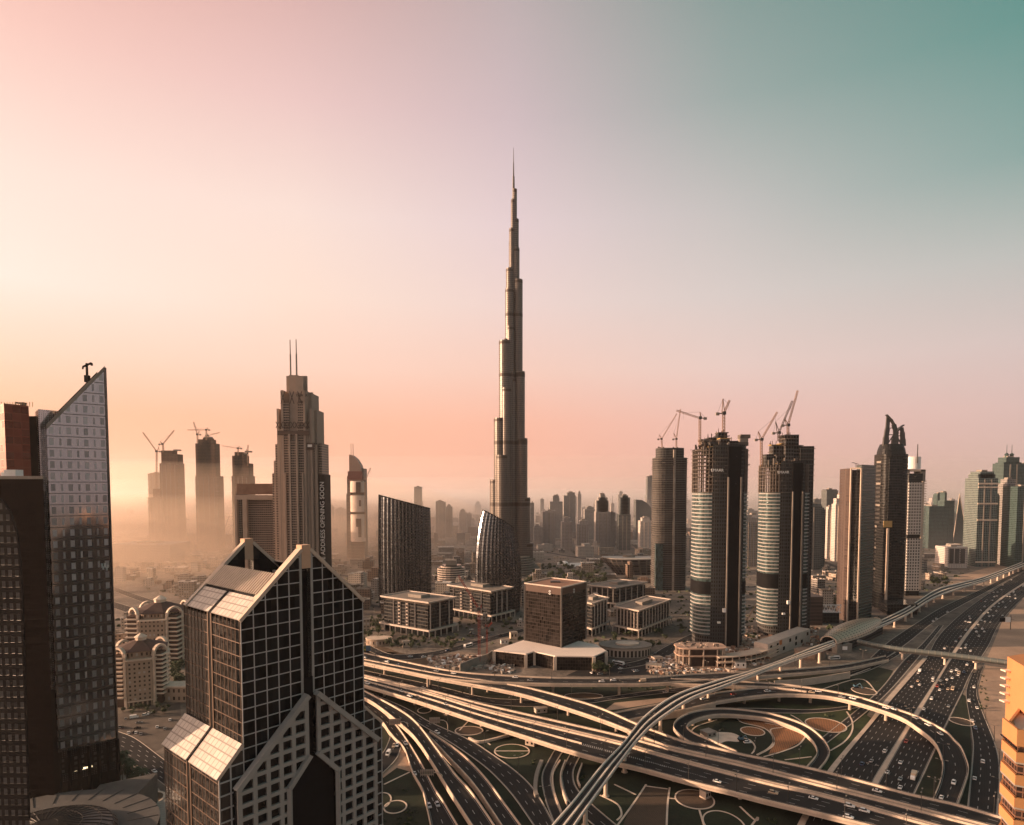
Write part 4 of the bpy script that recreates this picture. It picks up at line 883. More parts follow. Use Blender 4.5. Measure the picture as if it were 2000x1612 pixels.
# ------------------------------------------------------------------ mid distance: office blocks, cube, curved glass towers
def corner_plan(near, left, right):
    """fourth corner completes the parallelogram; each is (px, y)"""
    n_, l_, r_ = [Vector((X(p, y), y, 0)) for p, y in (near, left, right)]
    return n_, l_, r_, l_ + r_ - n_
def lerp2(a, b, t): return a + (b - a) * t
F['navy'] = facade('dark_office_glass', (.05, .045, .04), (.014, .015, .017), .03, .22, .98, .1, .6, .0, .6, spec=.25)
F['cube'] = facade('bronze_glass', (.030, .022, .018), (.016, .013, .012), .06, .08, .94, .08, .4, .0, .7, spec=.18)
FRM = plain('pale_frame', (.50, .42, .36), .75, .15, .2)
def midrise(label, near, left, right, zr, plinth=9.0, frames=((.16, .30, .44, .58, .72),), ladders=(), over=3.5, fins=None):
    n_, l_, r_, b_ = corner_plan(near, left, right); c = (n_ + b_) / 2
    root = thing('office_block', label, 'office block', c)
    sh = lambda p, k: c + (p - c) * k
    m = MB(); m.prism([(p.x, p.y) for p in (n_, r_, b_, l_)], plinth, zr - 3.5, 0, 1, 3.6, 4.0); m.build('wall', [F['navy'], MAT['roofg']], root)
    m = MB(); q = [sh(p, 1.10) for p in (n_, r_, b_, l_)]; m.prism([(p.x, p.y) for p in q], zr - .9, zr, 0, 1, bot=True); cano = m.build('roof_canopy', [FRM, MAT['roofg']], root)
    m = MB(); e = q
    for i in range(4): m.bar(e[i] + Vector((0, 0, zr + .5)), e[(i + 1) % 4] + Vector((0, 0, zr + .5)), 1.2, 1.0)
    m.build('roof_edge', FRM, cano)
    m = MB(); k = sh(n_, .3); kk = [lerp2(n_, b_, .35), lerp2(n_, b_, .35) + (r_ - n_) * .35, lerp2(n_, b_, .35) + (r_ - n_) * .35 + (l_ - n_) * .3, lerp2(n_, b_, .35) + (l_ - n_) * .3]
    m.prism([(p.x, p.y) for p in kk], zr, zr + 3.5); m.build('plant_room', MAT['dull'], cano)
    for A, B, side in ((l_, n_, 0), (n_, r_, 1)):
        d = (B - A).normalized(); out = Vector((d.y, -d.x, 0)); out = out if out.dot(A - c) > 0 else -out
        for t in (fins or {}).get(side, frames[0]):
            p = lerp2(A, B, t) + out * .8; m = MB(); m.bar(p + Vector((0, 0, plinth)), p + Vector((0, 0, zr - 1)), 1.3, 1.3); m.build('column', FRM, root)
        if side == 0:
            for t in ladders:
                m = MB()
                for s in (-1.6, 1.6): p = lerp2(A, B, t) + d * s + out * .8; m.bar(p + Vector((0, 0, plinth)), p + Vector((0, 0, zr - 3)), .9, .9)
                z = plinth + 2
                while z < zr - 4: p = lerp2(A, B, t) + out * .8; m.bar(p - d * 1.6 + Vector((0, 0, z)), p + d * 1.6 + Vector((0, 0, z)), .9, 1.1); z += 4
                m.build('ladder_frame', FRM, root)
        for t0, t1 in (((.14, .86),) if fins is None else ()):                  # pale lintel over the columns
            p0, p1 = lerp2(A, B, t0) + out * .9, lerp2(A, B, t1) + out * .9; m = MB(); m.bar(p0 + Vector((0, 0, zr - 3)), p1 + Vector((0, 0, zr - 3)), 1.2, 2.4); m.build('lintel', FRM, root)
    pq = [sh(p, 1.14) for p in (n_, r_, b_, l_)]
    m = MB()
    for i in range(4): m.bar(pq[i] + Vector((0, 0, plinth - .6)), pq[(i + 1) % 4] + Vector((0, 0, plinth - .6)), 1.6, 1.8)
    m.build('plinth_beam', FRM, root)
    for i in (3, 0):
        A, B = pq[i], pq[(i + 1) % 4]; nn = max(4, int((B - A).length / 8))
        for k in range(nn + (i == 0)):
            p = lerp2(A, B, k / nn); m = MB(); m.bar(p, p + Vector((0, 0, plinth)), 1.2, 1.2); m.build('plinth_column', FRM, root)
    m = MB(); m.prism([(p.x, p.y) for p in (sh(n_, .97), sh(r_, .97), sh(b_, .97), sh(l_, .97))], 0, plinth, 0, 1); m.build('ground_floor_wall', [MAT['glassd'], MAT['roofg']], root)
    m = MB(); tq = [sh(p, 1.13) for p in (n_, r_, b_, l_)]; m.prism([(p.x, p.y) for p in tq], plinth - 1.2, plinth - .3); m.build('terrace', MAT['dull'], root)
    return root
midrise('office block with flat overhanging roof beside the taller curved glass tower', (834, 713), (748, 753), (884, 746), 40, ladders=(.37, .55), fins={0: (.24, .73), 1: (.08, .45, .82)})
midrise('office block with overhanging roof in front of the lower curved glass tower', (957, 796), (878, 846), (997, 828), 39, ladders=(.3, .55), fins={0: (.1, .8), 1: (.3, .55, .8)})
midrise('finned office block with a dark roof drum right of the cube', (1251, 718), (1206, 742), (1308, 783), 30, fins={0: (.05, .2, .35, .5, .65, .8, .95), 1: (.1, .2, .3, .4, .5, .6, .7, .8, .9, 1)})
midrise('narrow finned block tucked against the right side of the cube', (1158, 722), (1130, 745), (1188, 757), 37, fins={0: (.3, .6), 1: (.1, .3, .5, .7, .9)})
midrise('low finned block in the middle distance behind the narrow finned block', (1205, 880), (1152, 905), (1262, 930), 30, fins={0: (.1, .3, .5, .7, .9), 1: (.1, .3, .5, .7, .9)})

# dark cube on its white podium
n_, l_, r_, b_ = corner_plan((1097, 615), (1025, 644), (1146, 654)); zc = Z(1149, 615); c = (n_ + b_) / 2
root = thing('cube_building', 'dark bronze glass cube office standing on a white podium', 'office block', c)
m = MB(); m.prism([(p.x, p.y) for p in (n_, r_, b_, l_)], 13, zc - 7, 0, 1, 2.4, 3.5); m.build('curtain_wall', [F['cube'], MAT['roofg']], root)
m = MB(); m.prism([(p.x, p.y) for p in (n_, r_, b_, l_)], zc - 7, zc, 0, 1); m.build('top_band', [plain('bronze_band', (.07, .04, .03), .4, .2, .3), plain('copper_roof', (.24, .13, .085), .8, .25, .12)], root)
for A, B in ((l_, n_), (n_, r_), (r_, b_), (b_, l_)):
    m = MB(); m.bar(A + Vector((0, 0, zc + .4)), B + Vector((0, 0, zc + .4)), 1.2, 1.2); m.build('roof_parapet', FRM, root)
for p in (n_, l_, r_):
    m = MB(); m.bar(p + Vector((0, 0, 13)), p + Vector((0, 0, zc)), 1.5, 1.5); m.build('corner_trim', MAT['dull'], root)
m = MB(); k = lerp2(n_, b_, .55); m.box(k.x - 5, k.x + 5, k.y - 3, k.y + 3, zc, zc + 1.6); m.build('roof_hatch', MAT['steel'], root)
SG = plain('sign_white', (.62, .62, .60), .5, .1, 1)
for A, B, t in ((l_, n_, .70), (n_, r_, .48)):
    d = (B - A).normalized(); out = Vector((d.y, -d.x, 0)); p = lerp2(A, B, t) + out * .35 + Vector((0, 0, zc - 5.6)); m = MB()
    for (x0_, z0_, x1_, z1_) in ((-1.2, 1.5, 0, 2.6), (0, 2.6, 1.2, 1.5), (1.2, 1.5, 0, .4), (0, .4, -1.2, 1.5), (-1.2, -1.5, 0, -.4), (0, -.4, 1.2, -1.5), (1.2, -1.5, 0, -2.6), (0, -2.6, -1.2, -1.5)):
        m.bar(p + d * x0_ + Vector((0, 0, z0_ * .8)), p + d * x1_ + Vector((0, 0, z1_ * .8)), .45, .45)
    m.build('emblem', SG, root)
pd = [G(965, 1270, 13.5), G(1027, 1277, 13.5), G(1043, 1272, 13.5), G(1084, 1281, 13.5), G(1160, 1282, 13.5), G(1184, 1271, 13.5), G(1165, 1259, 13.5), G(1120, 1250, 13.5), G(1024, 1250, 13.5)]
root = thing('podium', 'white roofed angular podium with pale corner pillars around the dark cube', 'podium building', sum(pd, Vector()) / 9)
m = MB(); cc = sum(pd, Vector()) / 9; ins = [cc + (p - cc) * .985 for p in pd]; m.prism([(p.x, p.y) for p in ins], 0, 12.4, 0, 0, 2.4, 3.1); m.build('glazed_wall', F['cube'], root)
m = MB(); m.prism([(p.x, p.y) for p in pd], 12.4, 13.5, 0, 0, bot=True); m.build('roof', plain('white_roof', (.72, .62, .55), .8, .08, .1), root)
for p in pd[:6]:
    m = MB(); m.box(p.x - 1.5, p.x + 1.5, p.y - 1.2, p.y + 1.2, 0, 12.6); m.build('pillar', MAT['pale'], root)

# curved glass towers with pleated skins
FIN = plain('steel_fin', (.10, .095, .09), .3, .2, .3, .7)
F['pleat'] = facade('pleated_glass', (.07, .07, .075), (.11, .118, .13), .03, .20, .98, .16, .3, .85, .12, .85, spec=.4)
def curved_tower(label, pxl, pxr, y, ztl, ztr, bulge, rot, thick, npl=26, top_in=.0):
    xl, xr = X(pxl, y), X(pxr, y); cx = (xl + xr) / 2; hw = (xr - xl) / 2
    root = thing('curved_glass_tower', label, 'glass tower', (cx, y, 0))
    rings = []; nl = 14
    zmax = max(ztl, ztr)
    cr_, sr_ = math.cos(rot), math.sin(rot)
    outl = []
    for i in range(npl):
        t = -1 + 2 * i / (npl - 1); outl.append((t, -(1 - t * t) ** .75, i))
    for i in range(npl - 2, 0, -1):
        t = -1 + 2 * i / (npl - 1); outl.append((t, (1 - t * t) ** .75 * .8, i))
    m = MB(); fin = []
    for k in range(nl + 1):
        f = k / nl; ring = []
        for t, w, i in outl:
            s = 1 + bulge * math.sin(math.pi * min(1, f * .9 + .1)) - top_in * f ** 4.5
            x = t * hw * s; yy = w * thick * (1 + bulge * .6 * math.sin(math.pi * f) - top_in * .8 * f ** 2) * (1.0 + (.045 if i % 2 else -.045))
            X_ = cx + x * cr_ - yy * sr_; Y_ = y + x * sr_ + yy * cr_
            zt = ztl + (ztr - ztl) * (t + 1) / 2; ring.append(Vector((X_, Y_, zt * f)))
        rings.append(ring)
    m.loft(rings, 0, True, True, .5, 4.2); o = m.build('pleated_skin', F['pleat'], root)
    m = MB()
    for i in range(0, npl):
        for k in range(nl): m.bar(rings[k][i] + Vector((0, -.25, 0)), rings[k + 1][i] + Vector((0, -.25, 0)), .55, .9)
    m.build('vertical_fins', FIN, root)
    m = MB()
    for i in range(len(outl)): m.bar(rings[-1][i], rings[-1][(i + 1) % len(outl)], .9, 1.4)
    m.build('roof_rim', MAT['black'], root)
    return root
curved_tower('taller curved glass tower with vertical fins and a slanted top', 741, 840, 900, Z(967, 900), Z(994, 900), .03, R(14), 20, 30)
curved_tower('lower bulging curved glass tower with a slanted top in front of the needle skyscraper', 931, 1016, 860, Z(996, 860), Z(1034, 860), .13, R(20), 19, 28, top_in=.24)

# low banded round block between the two curved towers
root = thing('banded_block', 'low brown block with curved banded floors between the two curved glass towers', 'low building', (X(881, 1130), 1130, 0))
cx = X(881, 1130)
for k in range(8):
    r_ = 25 - (k > 6) * 6
    m = MB(); m.prism([(cx + r_ * 1.0 * math.cos(A), 1130 + r_ * .8 * math.sin(A)) for A in [2 * math.pi * i / 20 for i in range(20)]], 3.9 * k, 3.9 * k + 2.1); m.build('floor_band', FRM, root)
    m = MB(); m.prism([(cx + (r_ - 1.2) * math.cos(A), 1130 + (r_ - 1.2) * .8 * math.sin(A)) for A in [2 * math.pi * i / 20 for i in range(20)]], 3.9 * k + 2.1, 3.9 * k + 3.9); m.build('window_band', MAT['glassd'], root)
m = MB(); m.box(cx - 9, cx + 9, 1122, 1138, 31, 40); m.build('plant_room', MAT['dull'], root)

# ------------------------------------------------------------------ the needle skyscraper
F['needle'] = facade('needle_skin', (.155, .13, .115), (.06, .056, .052), .12, .34, .98, .28, .42, .35, .35, .4, wallvar=.15)
BND = plain('mechanical_band', (.035, .022, .016), .5, .2, .2)
YB = 1246.0
def zy(py): return Z(py, YB)
root = thing('needle_skyscraper', 'immensely tall stepped needle skyscraper tapering to a thin spire', 'skyscraper', (X(1000, YB), YB, 0))
def xo(px): return X(px, YB)
bands = [617, 735, 866, 985]
def shaft(px0, px1, pytop, yo, part='shaft', n=18, cap=True):
    """round ended bay between two picture columns, standing yo metres in front of (-) or behind the core"""
    xa, xb = xo(px0), xo(px1); r = (xb - xa) / 2; cx = (xa + xb) / 2; zt = zy(pytop)
    m = MB(); pts = [(cx + r * math.cos(2 * math.pi * i / n), YB + yo + r * 1.05 * math.sin(2 * math.pi * i / n)) for i in range(n)]
    per = 2 * math.pi * r / n / 1.6
    m.loft([[Vector((p[0], p[1], 0)) for p in pts], [Vector((p[0], p[1], zt)) for p in pts]], 0, True, True, per, 3.7)
    m.build(part, F['needle'], root)
    b = MB()
    for py in bands:
        z = zy(py)
        if z + 4 < zt: b.prism([(cx + (p[0] - cx) * 1.012, YB + yo + (p[1] - YB - yo) * 1.012) for p in pts], z - 3, z + 3, top=False)
    if zt > 60: b.prism([(cx + (p[0] - cx) * 1.012, YB + yo + (p[1] - YB - yo) * 1.012) for p in pts], zt - 7, zt - 2.5, top=False)
    if b.f: b.build('mechanical_band', BND, root)
# left wing, front wing, right wing and core: (left px, right px, top y, offset)
for a in ((957, 980, 937, -4), (965, 989, 818, -8), (975, 998, 668, -8), (969, 994, 890, -14), (987, 1004, 566, -4), (988.5, 1004, 525, 0), (994.5, 1006, 447, 0), (998, 1007, 390, 0), (980, 999, 760, -13), (990, 1004, 640, -8)):
    shaft(*a, part='left_wing_shaft')
for a in ((1021, 1041.5, 1060, -4), (1014, 1035.5, 972, -4), (1009, 1030, 857, -6), (1006, 1025, 727, -4), (1003, 1020.5, 547, 0), (1001, 1014.5, 485, 1), (1001, 1013, 428, 2), (1001, 1009.5, 370, 0)):
    shaft(*a, part='right_wing_shaft')
for a in ((994, 1011, 470, 6), (988, 1016, 600, 10), (982, 1020, 760, 14), (974, 1028, 905, 18), (998, 1008, 740, -8)):
    shaft(*a, part='core_shaft')
m = MB(); x = xo(1003); m.tube((x, YB, zy(400)), (x, YB, zy(345)), 3.0, 1.9, 10); m.tube((x, YB, zy(345)), (x, YB, zy(318)), 1.3, .9, 8); m.tube((x, YB, zy(318)), (x, YB, zy(289)), .8, .35, 6); m.build('spire', MAT['steel'], root)
m = MB(); x = xo(987.5); m.tube((x, YB - 10, zy(669)), (x, YB - 10, zy(664)), 3, 3, 10); m.build('roof_drum', MAT['dull'], root)
m = MB()
for k in range(9): m.prism([(xo(1000) + (58 - 3 * k) * math.cos(A) * 1.05, YB - 8 + (50 - 2.5 * k) * math.sin(A)) for A in [2 * math.pi * i / 24 for i in range(24)]], 4.2 * k, 4.2 * k + 2.4)
m.build('podium_terrace', MAT['dull'], root)

# ------------------------------------------------------------------ stepped art deco hotel tower with twin masts
YA = 900.0
F['decobay'] = facade('balcony_bay', (.29, .22, .175), (.035, .025, .02), .06, .30, .92, .3, .8, 0, .5)
F['decopier'] = facade('ribbed_pier', (.27, .21, .17), (.10, .075, .06), .36, .0, 1.0, .5, .8, 0, .2)
PIER = plain('sandstone', (.30, .23, .185), .8, .15, .1)
root = thing('stepped_tower', 'stepped sandstone tower with twin masts and a black banner down its right edge', 'tower', (X(584, YA), YA, 0))
def ax(px): return X(px, YA)
def az(py): return Z(py, YA)
def col(px0, px1, pyt, yf, mat, part, dep=34, bay=3.0):
    m = MB(); m.box(ax(px0), ax(px1), YA + yf, YA + yf + dep, 0, az(pyt), bay=bay, fl=3.5); m.build(part, mat, root)
#       left right top  front offset
for a in ((532, 541, 925, 2), (541, 552, 868, -2), (552, 560, 866, -8), (604, 612, 866, -8), (612, 623, 865, -2), (623, 629, 866, 3)): col(*a, F['decobay'], 'balcony_bay')
for a in ((537, 541, 900, -1), (548.5, 552.5, 800, -9), (559, 563, 765, -13), (601, 605, 765, -13), (611.5, 615.5, 800, -9), (618.5, 623, 870, -5)): col(*a, PIER, 'pier')
for a in ((543.5, 552, 800, 4), (552, 561, 766, 0), (603, 612, 768, 0), (612, 620, 800, 4), (553, 562, 840, -10), (602, 611, 840, -10)): col(*a, F['decopier'], 'upper_shaft', bay=2.2)
for a in ((563, 573.5, 790, -12), (590.5, 601, 790, -12), (573.5, 590.5, 735, -9)): col(*a, F['decobay'] if a[2] > 750 else PIER, 'central_bay', bay=2.6)
for a in ((576, 588, 862, -15), (573.5, 577, 850, -16.5), (587, 590.5, 850, -16.5), (564, 566.5, 925, -15), (597.5, 600, 925, -15)): col(*a, F['decobay'] if a[0] == 576 else PIER, 'front_pier', dep=20)
for px0, px1, a, b, yf in ((561, 601, 733, 768, 6), (586, 601, 738, 770, -11.5), (551, 563, 765, 800, 8), (601, 611, 765, 795, 8)):
    m = MB(); m.box(ax(px0), ax(px1), YA + yf, YA + yf + 3, az(b), az(a)); m.build('crown_slab', PIER, root)
m = MB()
for k in range(9):
    px = 552 + 7.2 * k; z0, z1 = az(838), az(826); m.bar((ax(px - 3), YA - 13.6, z0), (ax(px + 3), YA - 13.6, z1), .8); m.bar((ax(px + 3), YA - 13.6, z0), (ax(px - 3), YA - 13.6, z1), .8)
m.build('lattice_frieze', MAT['brown'], root)
for px in (565, 582, 597):
    m = MB(); m.bar((ax(px - 4), YA - 16.9, az(792)), (ax(px + 4), YA - 16.9, az(768)), .9); m.bar((ax(px + 4), YA - 16.9, az(792)), (ax(px - 4), YA - 16.9, az(768)), .9); m.build('cross_brace', MAT['brown'], root)
for px, t in ((575.2, 666), (586.8, 665)):
    m = MB(); m.tube((ax(px), YA - 6, az(765)), (ax(px), YA - 6, az(t + 28)), 1.3, 1.1, 8); m.tube((ax(px), YA - 6, az(t + 28)), (ax(px), YA - 6, az(t)), .8, .6, 8); m.build('mast', MAT['steel'], root)
m = MB(); m.box(ax(552), ax(613), YA - 14, YA - 13, az(852), az(843)); m.build('balcony_frieze', MAT['brown'], root)
m = MB(); xr0, xr1 = ax(624.5), ax(635.5); m.box(xr0, xr1, YA - 1, YA + 28, 0, az(927)); bn = m.build('banner', MAT['black'], root)
def text(s, size, loc, rot, mat, parent, name='lettering', ext_=.15, align='CENTER'):
    cu = bpy.data.curves.new(name, 'FONT'); cu.body = s; cu.size = size; cu.align_x = align; cu.align_y = 'CENTER'; cu.extrude = ext_
    o = bpy.data.objects.new(name + '_text', cu); COL.objects.link(o)
    bpy.context.view_layer.update()
    me = bpy.data.meshes.new_from_object(o.evaluated_get(bpy.context.evaluated_depsgraph_get())); bpy.data.objects.remove(o)
    me.name = name; me.materials.clear(); me.materials.append(mat)
    ob = bpy.data.objects.new(name, me); COL.objects.link(ob); rt = parent
    while rt.parent: rt = rt.parent
    ob.parent = parent; ob.location = Vector(loc) - BASE[rt.name]; ob.rotation_euler = rot
    return ob
LET = plain('letter_white', (.75, .72, .68), .6, .05, 1)
zc_ = (az(945) + az(1105)) / 2
tx = text('THE ADDRESS OPENING SOON', 8.6, ((xr0 + xr1) / 2 + .4, YA - 1.4, zc_), (R(90), R(-90), 0), LET, bn, 'banner_lettering')
text('EMAAR', 4.8, (ax(599), YA - 12.0 , az(775)), (R(90), 0, 0), MAT['black'], root, 'wall_lettering')
m = MB(); m.box(ax(594.5), ax(607), YA - 11.4, YA - 10.9, az(785), az(766)); m.build('sign_panel', PIER, root)
m = MB(); xs, zs = ax(612), az(873); m.box(xs - 4.5, xs + 4.5, YA - 10.8, YA - 8.2, zs - 5, zs + 5); m.build('emblem_panel', MAT['brown'], root)
m = MB(); m.box(xs - 3, xs + 3, YA - 11.2, YA - 10.8, zs - 1, zs + 2.5); m.build('emblem', LET, root)

# broad hotel slab with a big rectangular frame left of it
root = thing('framed_hotel', 'broad sandstone hotel with a dark top band left of the stepped tower', 'hotel', (X(500, 960), 960, 0))
hx = lambda p: X(p, 960); hz_ = lambda p: Z(p, 960)
m = MB(); m.box(hx(463), hx(472), 958, 985, 0, hz_(962), bay=3.2, fl=3.4); m.box(hx(472), hx(545), 964, 990, 0, hz_(975), bay=3.2, fl=3.4); m.build('wall', F['decobay'], root)
m = MB(); m.box(hx(466), hx(545), 955, 990, hz_(966), hz_(945)); m.build('top_band', plain('hotel_band', (.16, .09, .06), .8, .25, .12), root)
m = MB(); m.box(hx(463), hx(545), 952, 956, hz_(976), hz_(967)); m.box(hx(478), hx(486), 952, 958, 0, hz_(976)); m.box(hx(463), hx(467), 952, 958, 0, hz_(976)); m.build('stone_frame', PIER, root)
# tall hotel with a curved sail top and twin masts
YD = 1500.0
root = thing('sail_top_tower', 'pale tower with a curved sail shaped top and two thin masts', 'tower', (X(695, YD), YD, 0))
dx = lambda p: X(p, YD); dz = lambda p: Z(p, YD)
m = MB(); m.box(dx(675), dx(680), YD + 8, YD + 40, 0, dz(965), bay=3, fl=3.5); m.box(dx(678), dx(685), YD + 2, YD + 40, 0, dz(930), bay=3, fl=3.5); m.box(dx(682), dx(710), YD + 6, YD + 40, 0, dz(915), bay=3, fl=3.5); m.build('wall', F['decobay'], root)
m = MB(); n = 12; rr = []
for z0_, z1_ in ((1058, 1005), (1000, 968), (962, 940)):
    pts = [(dx(698) + (dx(713) - dx(684)) / 2 * math.cos(A), YD + 6 - 14 * math.sin(A)) for A in [math.pi * i / n for i in range(n + 1)]]
    m.prism(pts, dz(z0_), dz(z1_))
m.build('white_bay', plain('pale_render', (.60, .50, .43), .8, .12, .05), root)
for px, py, w, h in ((702, 953, 9, 11), (705, 983, 4, 6), (702, 1021, 10, 8), (704, 1037, 6, 12)):
    m = MB(); m.box(dx(px - w / 2), dx(px + w / 2), YD - 9.2, YD - 8, dz(py + h), dz(py - h)); m.build('dark_panel', MAT['brown'], root)
m = MB(); pf = [(683, 945), (683, 888), (690, 890), (698, 897), (705, 909), (708, 925), (709, 945)]
fr = [Vector((dx(a), YD + 0, dz(b))) for a, b in pf]; bk_ = [p + Vector((0, 24, 0)) for p in fr]; m.face(fr, 0); m.face(bk_, 0)
for i in range(len(fr)): j = (i + 1) % len(fr); m.face([fr[i], bk_[i], bk_[j], fr[j]])
m.build('sail_top', plain('sail_cladding', (.28, .19, .15), .6, .15, .1), root)
m = MB(); m.box(dx(681), dx(709), YD - 4, YD + 10, dz(937), dz(921)); m.build('red_band', plain('red_brown_band', (.16, .06, .045), .7, .15, .1), root)
for px in (685.5, 689.5): m = MB(); m.tube((dx(px), YD + 8, dz(900)), (dx(px), YD + 8, dz(866)), .9, .6, 6); m.build('mast', MAT['steel'], root)
# ------------------------------------------------------------------ towers under construction on the right
F['bare'] = facade('bare_concrete_frame', (.082, .08, .078), (.012, .010, .009), .16, .10, .72, .8, .9, 0, .6, wallvar=.35, spec=.2)
F['bandglass'] = facade('teal_glass', (.10, .13, .13), (.075, .115, .115), .05, .02, .98, .10, .2, .45, .55, .3, spec=.5)
F['netted'] = facade('netted_frame', (.048, .05, .05), (.02, .017, .015), .25, .12, .7, .8, .9, 0, .7, wallvar=.4, spec=.2)
SLAB = plain('slab_edge', (.30, .285, .27), .6, .15, .2)
def oval(cx, cy, rx, ry, n=36, a0=0.0, a1=2 * math.pi, rot=0.0, pw=1.0):
    out = []
    for i in range(n + 1):
        A = a0 + (a1 - a0) * i / n; c, s = math.cos(A), math.sin(A)
        x = rx * math.copysign(abs(c) ** pw, c); y = ry * math.copysign(abs(s) ** pw, s)
        out.append((cx + x * math.cos(rot) - y * math.sin(rot), cy + x * math.sin(rot) + y * math.cos(rot)))
    return out if a1 - a0 < 6.28 else out[:-1]
def frame_floors(root, poly_f, z0, z1, fl, name='bare_floor', cols=True, mat=None):
    """open concrete storeys: slabs on columns round a dark core"""
    n = int((z1 - z0) / fl); cx_ = sum(p[0] for p in poly_f(1)) / len(poly_f(1)); cy_ = sum(p[1] for p in poly_f(1)) / len(poly_f(1))
    for k in range(n + 1):
        m = MB(); m.prism([(cx_ + (p[0] - cx_) * q, cy_ + (p[1] - cy_) * q) for p in poly_f(1.0) for q in (random.choice((1.0, 1.0, .97, 1.03)),)], z0 + fl * k - .35, z0 + fl * k + .15, 0, bot=True)
        m.build('bare_slab', mat or BARE, root)
    m = MB(); P_ = poly_f(.965)
    st = max(1, len(P_) // 22)
    for i in range(0, len(P_), st):
        p = P_[i]; m.box(p[0] - .5, p[0] + .5, p[1] - .5, p[1] + .5, z0, z1)
    m.build('columns', BARE, root)
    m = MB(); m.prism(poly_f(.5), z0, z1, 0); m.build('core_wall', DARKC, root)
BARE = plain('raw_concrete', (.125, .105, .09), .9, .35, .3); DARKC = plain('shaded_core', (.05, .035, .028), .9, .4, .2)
def glass_pair(label, pxl, pxr, y, py_glass, py_frame, py_core, slot, bands, sign_px, rot, sign_s=4.2, sky_=True):
    xl, xr = X(pxl, y), X(pxr, y); cx = (xl + xr) / 2; hw = (xr - xl) / 2; ry = hw * .72
    root = thing('banded_tower', label, 'tower', (cx, y, 0))
    pf = lambda s: oval(cx, y, hw * s, ry * s, 40, pw=.62)
    zg, zf, zc = Z(py_glass, y - ry), Z(py_frame, y - ry), Z(py_core, y)
    m = MB(); m.prism(pf(.975), 12, zg, 0, 0, 1.6, 4.0); m.build('glass_skin', F['bandglass'], root)
    m = MB(); m.prism(pf(.9), 0, 12, 0, 0, 2.5, 4.0); m.build('base_frame', F['bare'], root)
    fl = 4.0; k = 0
    lob_a0 = {0: (math.pi * .98, math.pi * (1 + slot[0])), 1: (math.pi * (1 + slot[1]), math.pi * 2.02)}
    z = 14
    mech = [(Z(b1, y - ry), Z(b0, y - ry)) for b0, b1 in bands]
    while z < zg:
        if not any(a - 1 < z < b + 1 for a, b in mech):
            for lb, (a0, a1) in lob_a0.items():
                o_ = oval(cx, y, hw * 1.012, ry * 1.012, 14, a0, a1, pw=.62); i_ = oval(cx, y, hw * .96, ry * .96, 14, a0, a1, pw=.62)
                m = MB(); poly = o_ + list(reversed(i_))
                for i in range(len(o_) - 1):
                    a, b, c, d = o_[i], o_[i + 1], i_[i + 1], i_[i]
                    m.hexa([(*a, z - .7), (*b, z - .7), (*c, z - .7), (*d, z - .7), (*a, z + .45), (*b, z + .45), (*c, z + .45), (*d, z + .45)])
                m.build('floor_band', SLAB, root)
        z += fl
    for a, b in mech:
        m = MB(); m.prism(pf(.985), a, b, 0); m.build('mechanical_floor', MAT['black'], root)
    # dark central slot with hoist mast
    a0, a1 = math.pi * (1 + slot[0]), math.pi * (1 + slot[1]); o_ = oval(cx, y, hw * 1.0, ry * 1.0, 8, a0, a1, pw=.62)
    m = MB(); m.prism(o_ + [(cx, y)], 0, zf + 4, 0, bay=2.5, fl=4); m.build('central_slot', F['netted'], root)
    q = oval(cx, y, hw * 1.02, ry * 1.02, 2, a0 + (a1 - a0) * .35, a0 + (a1 - a0) * .75, pw=.62)
    m = MB(); m.prism([(q[0][0], q[0][1] - 1), (q[2][0], q[2][1] - 1), (q[2][0], q[2][1] + 3), (q[0][0], q[0][1] + 3)], 0, zf + 2); m.build('slot_void', MAT['black'], root)
    for q_ in (q[0], q[2]):
        m = MB(); m.bar((q_[0], q_[1] - 2, 0), (q_[0], q_[1] - 2, zf - 30), 1.3); zz = 4
        m.build('hoist_mast', MAT['dull'], root)
    m = MB(); m.box(q[0][0] - 4, q[0][0] - 1, q[0][1] - 4, q[0][1] - 1, 38, 42); m.box(q[0][0] - 9, q[0][0] - 6, q[0][1] - 3, q[0][1] - 1, 26, 28); m.build('hoist_cage', MAT['white'], root)
    frame_floors(root, pf, zg, zf, 4.0)
    for q_ in range(7):                                                   # climbing cores of unequal height with flared working platforms
        A = 2 * math.pi * q_ / 7 + .3; rr_ = .42 if q_ else .05; px_, py_ = cx + hw * rr_ * math.cos(A), y + ry * rr_ * math.sin(A); w = hw * random.uniform(.13, .22)
        zt_ = zf + (zc - zf) * (1.0 if q_ == 0 else random.uniform(.25, .9))
        m = MB(); m.box(px_ - w, px_ + w, py_ - w, py_ + w, zf - 6, zt_, bay=3, fl=4); m.build('climbing_core', F['bare'], root)
        for k in range(3):
            e_ = w * random.uniform(1.08, 1.45); zz = zt_ - 1 - k * random.uniform(3.4, 5.2)
            m = MB(); m.box(px_ - e_, px_ + e_ * random.uniform(.8, 1.2), py_ - e_, py_ + e_, zz, zz + .8); m.build('formwork_platform', random.choice((BARE, DARKC, MAT['steel'], MAT['yellow'])), root)
        for k in range(5):
            x_, y_ = px_ + random.uniform(-w, w), py_ + random.uniform(-w, w); m = MB(); m.bar((x_, y_, zt_), (x_ + random.uniform(-.6, .6), y_, zt_ + random.uniform(1.5, 5)), .45); m.build('starter_bar', DARKC, root)
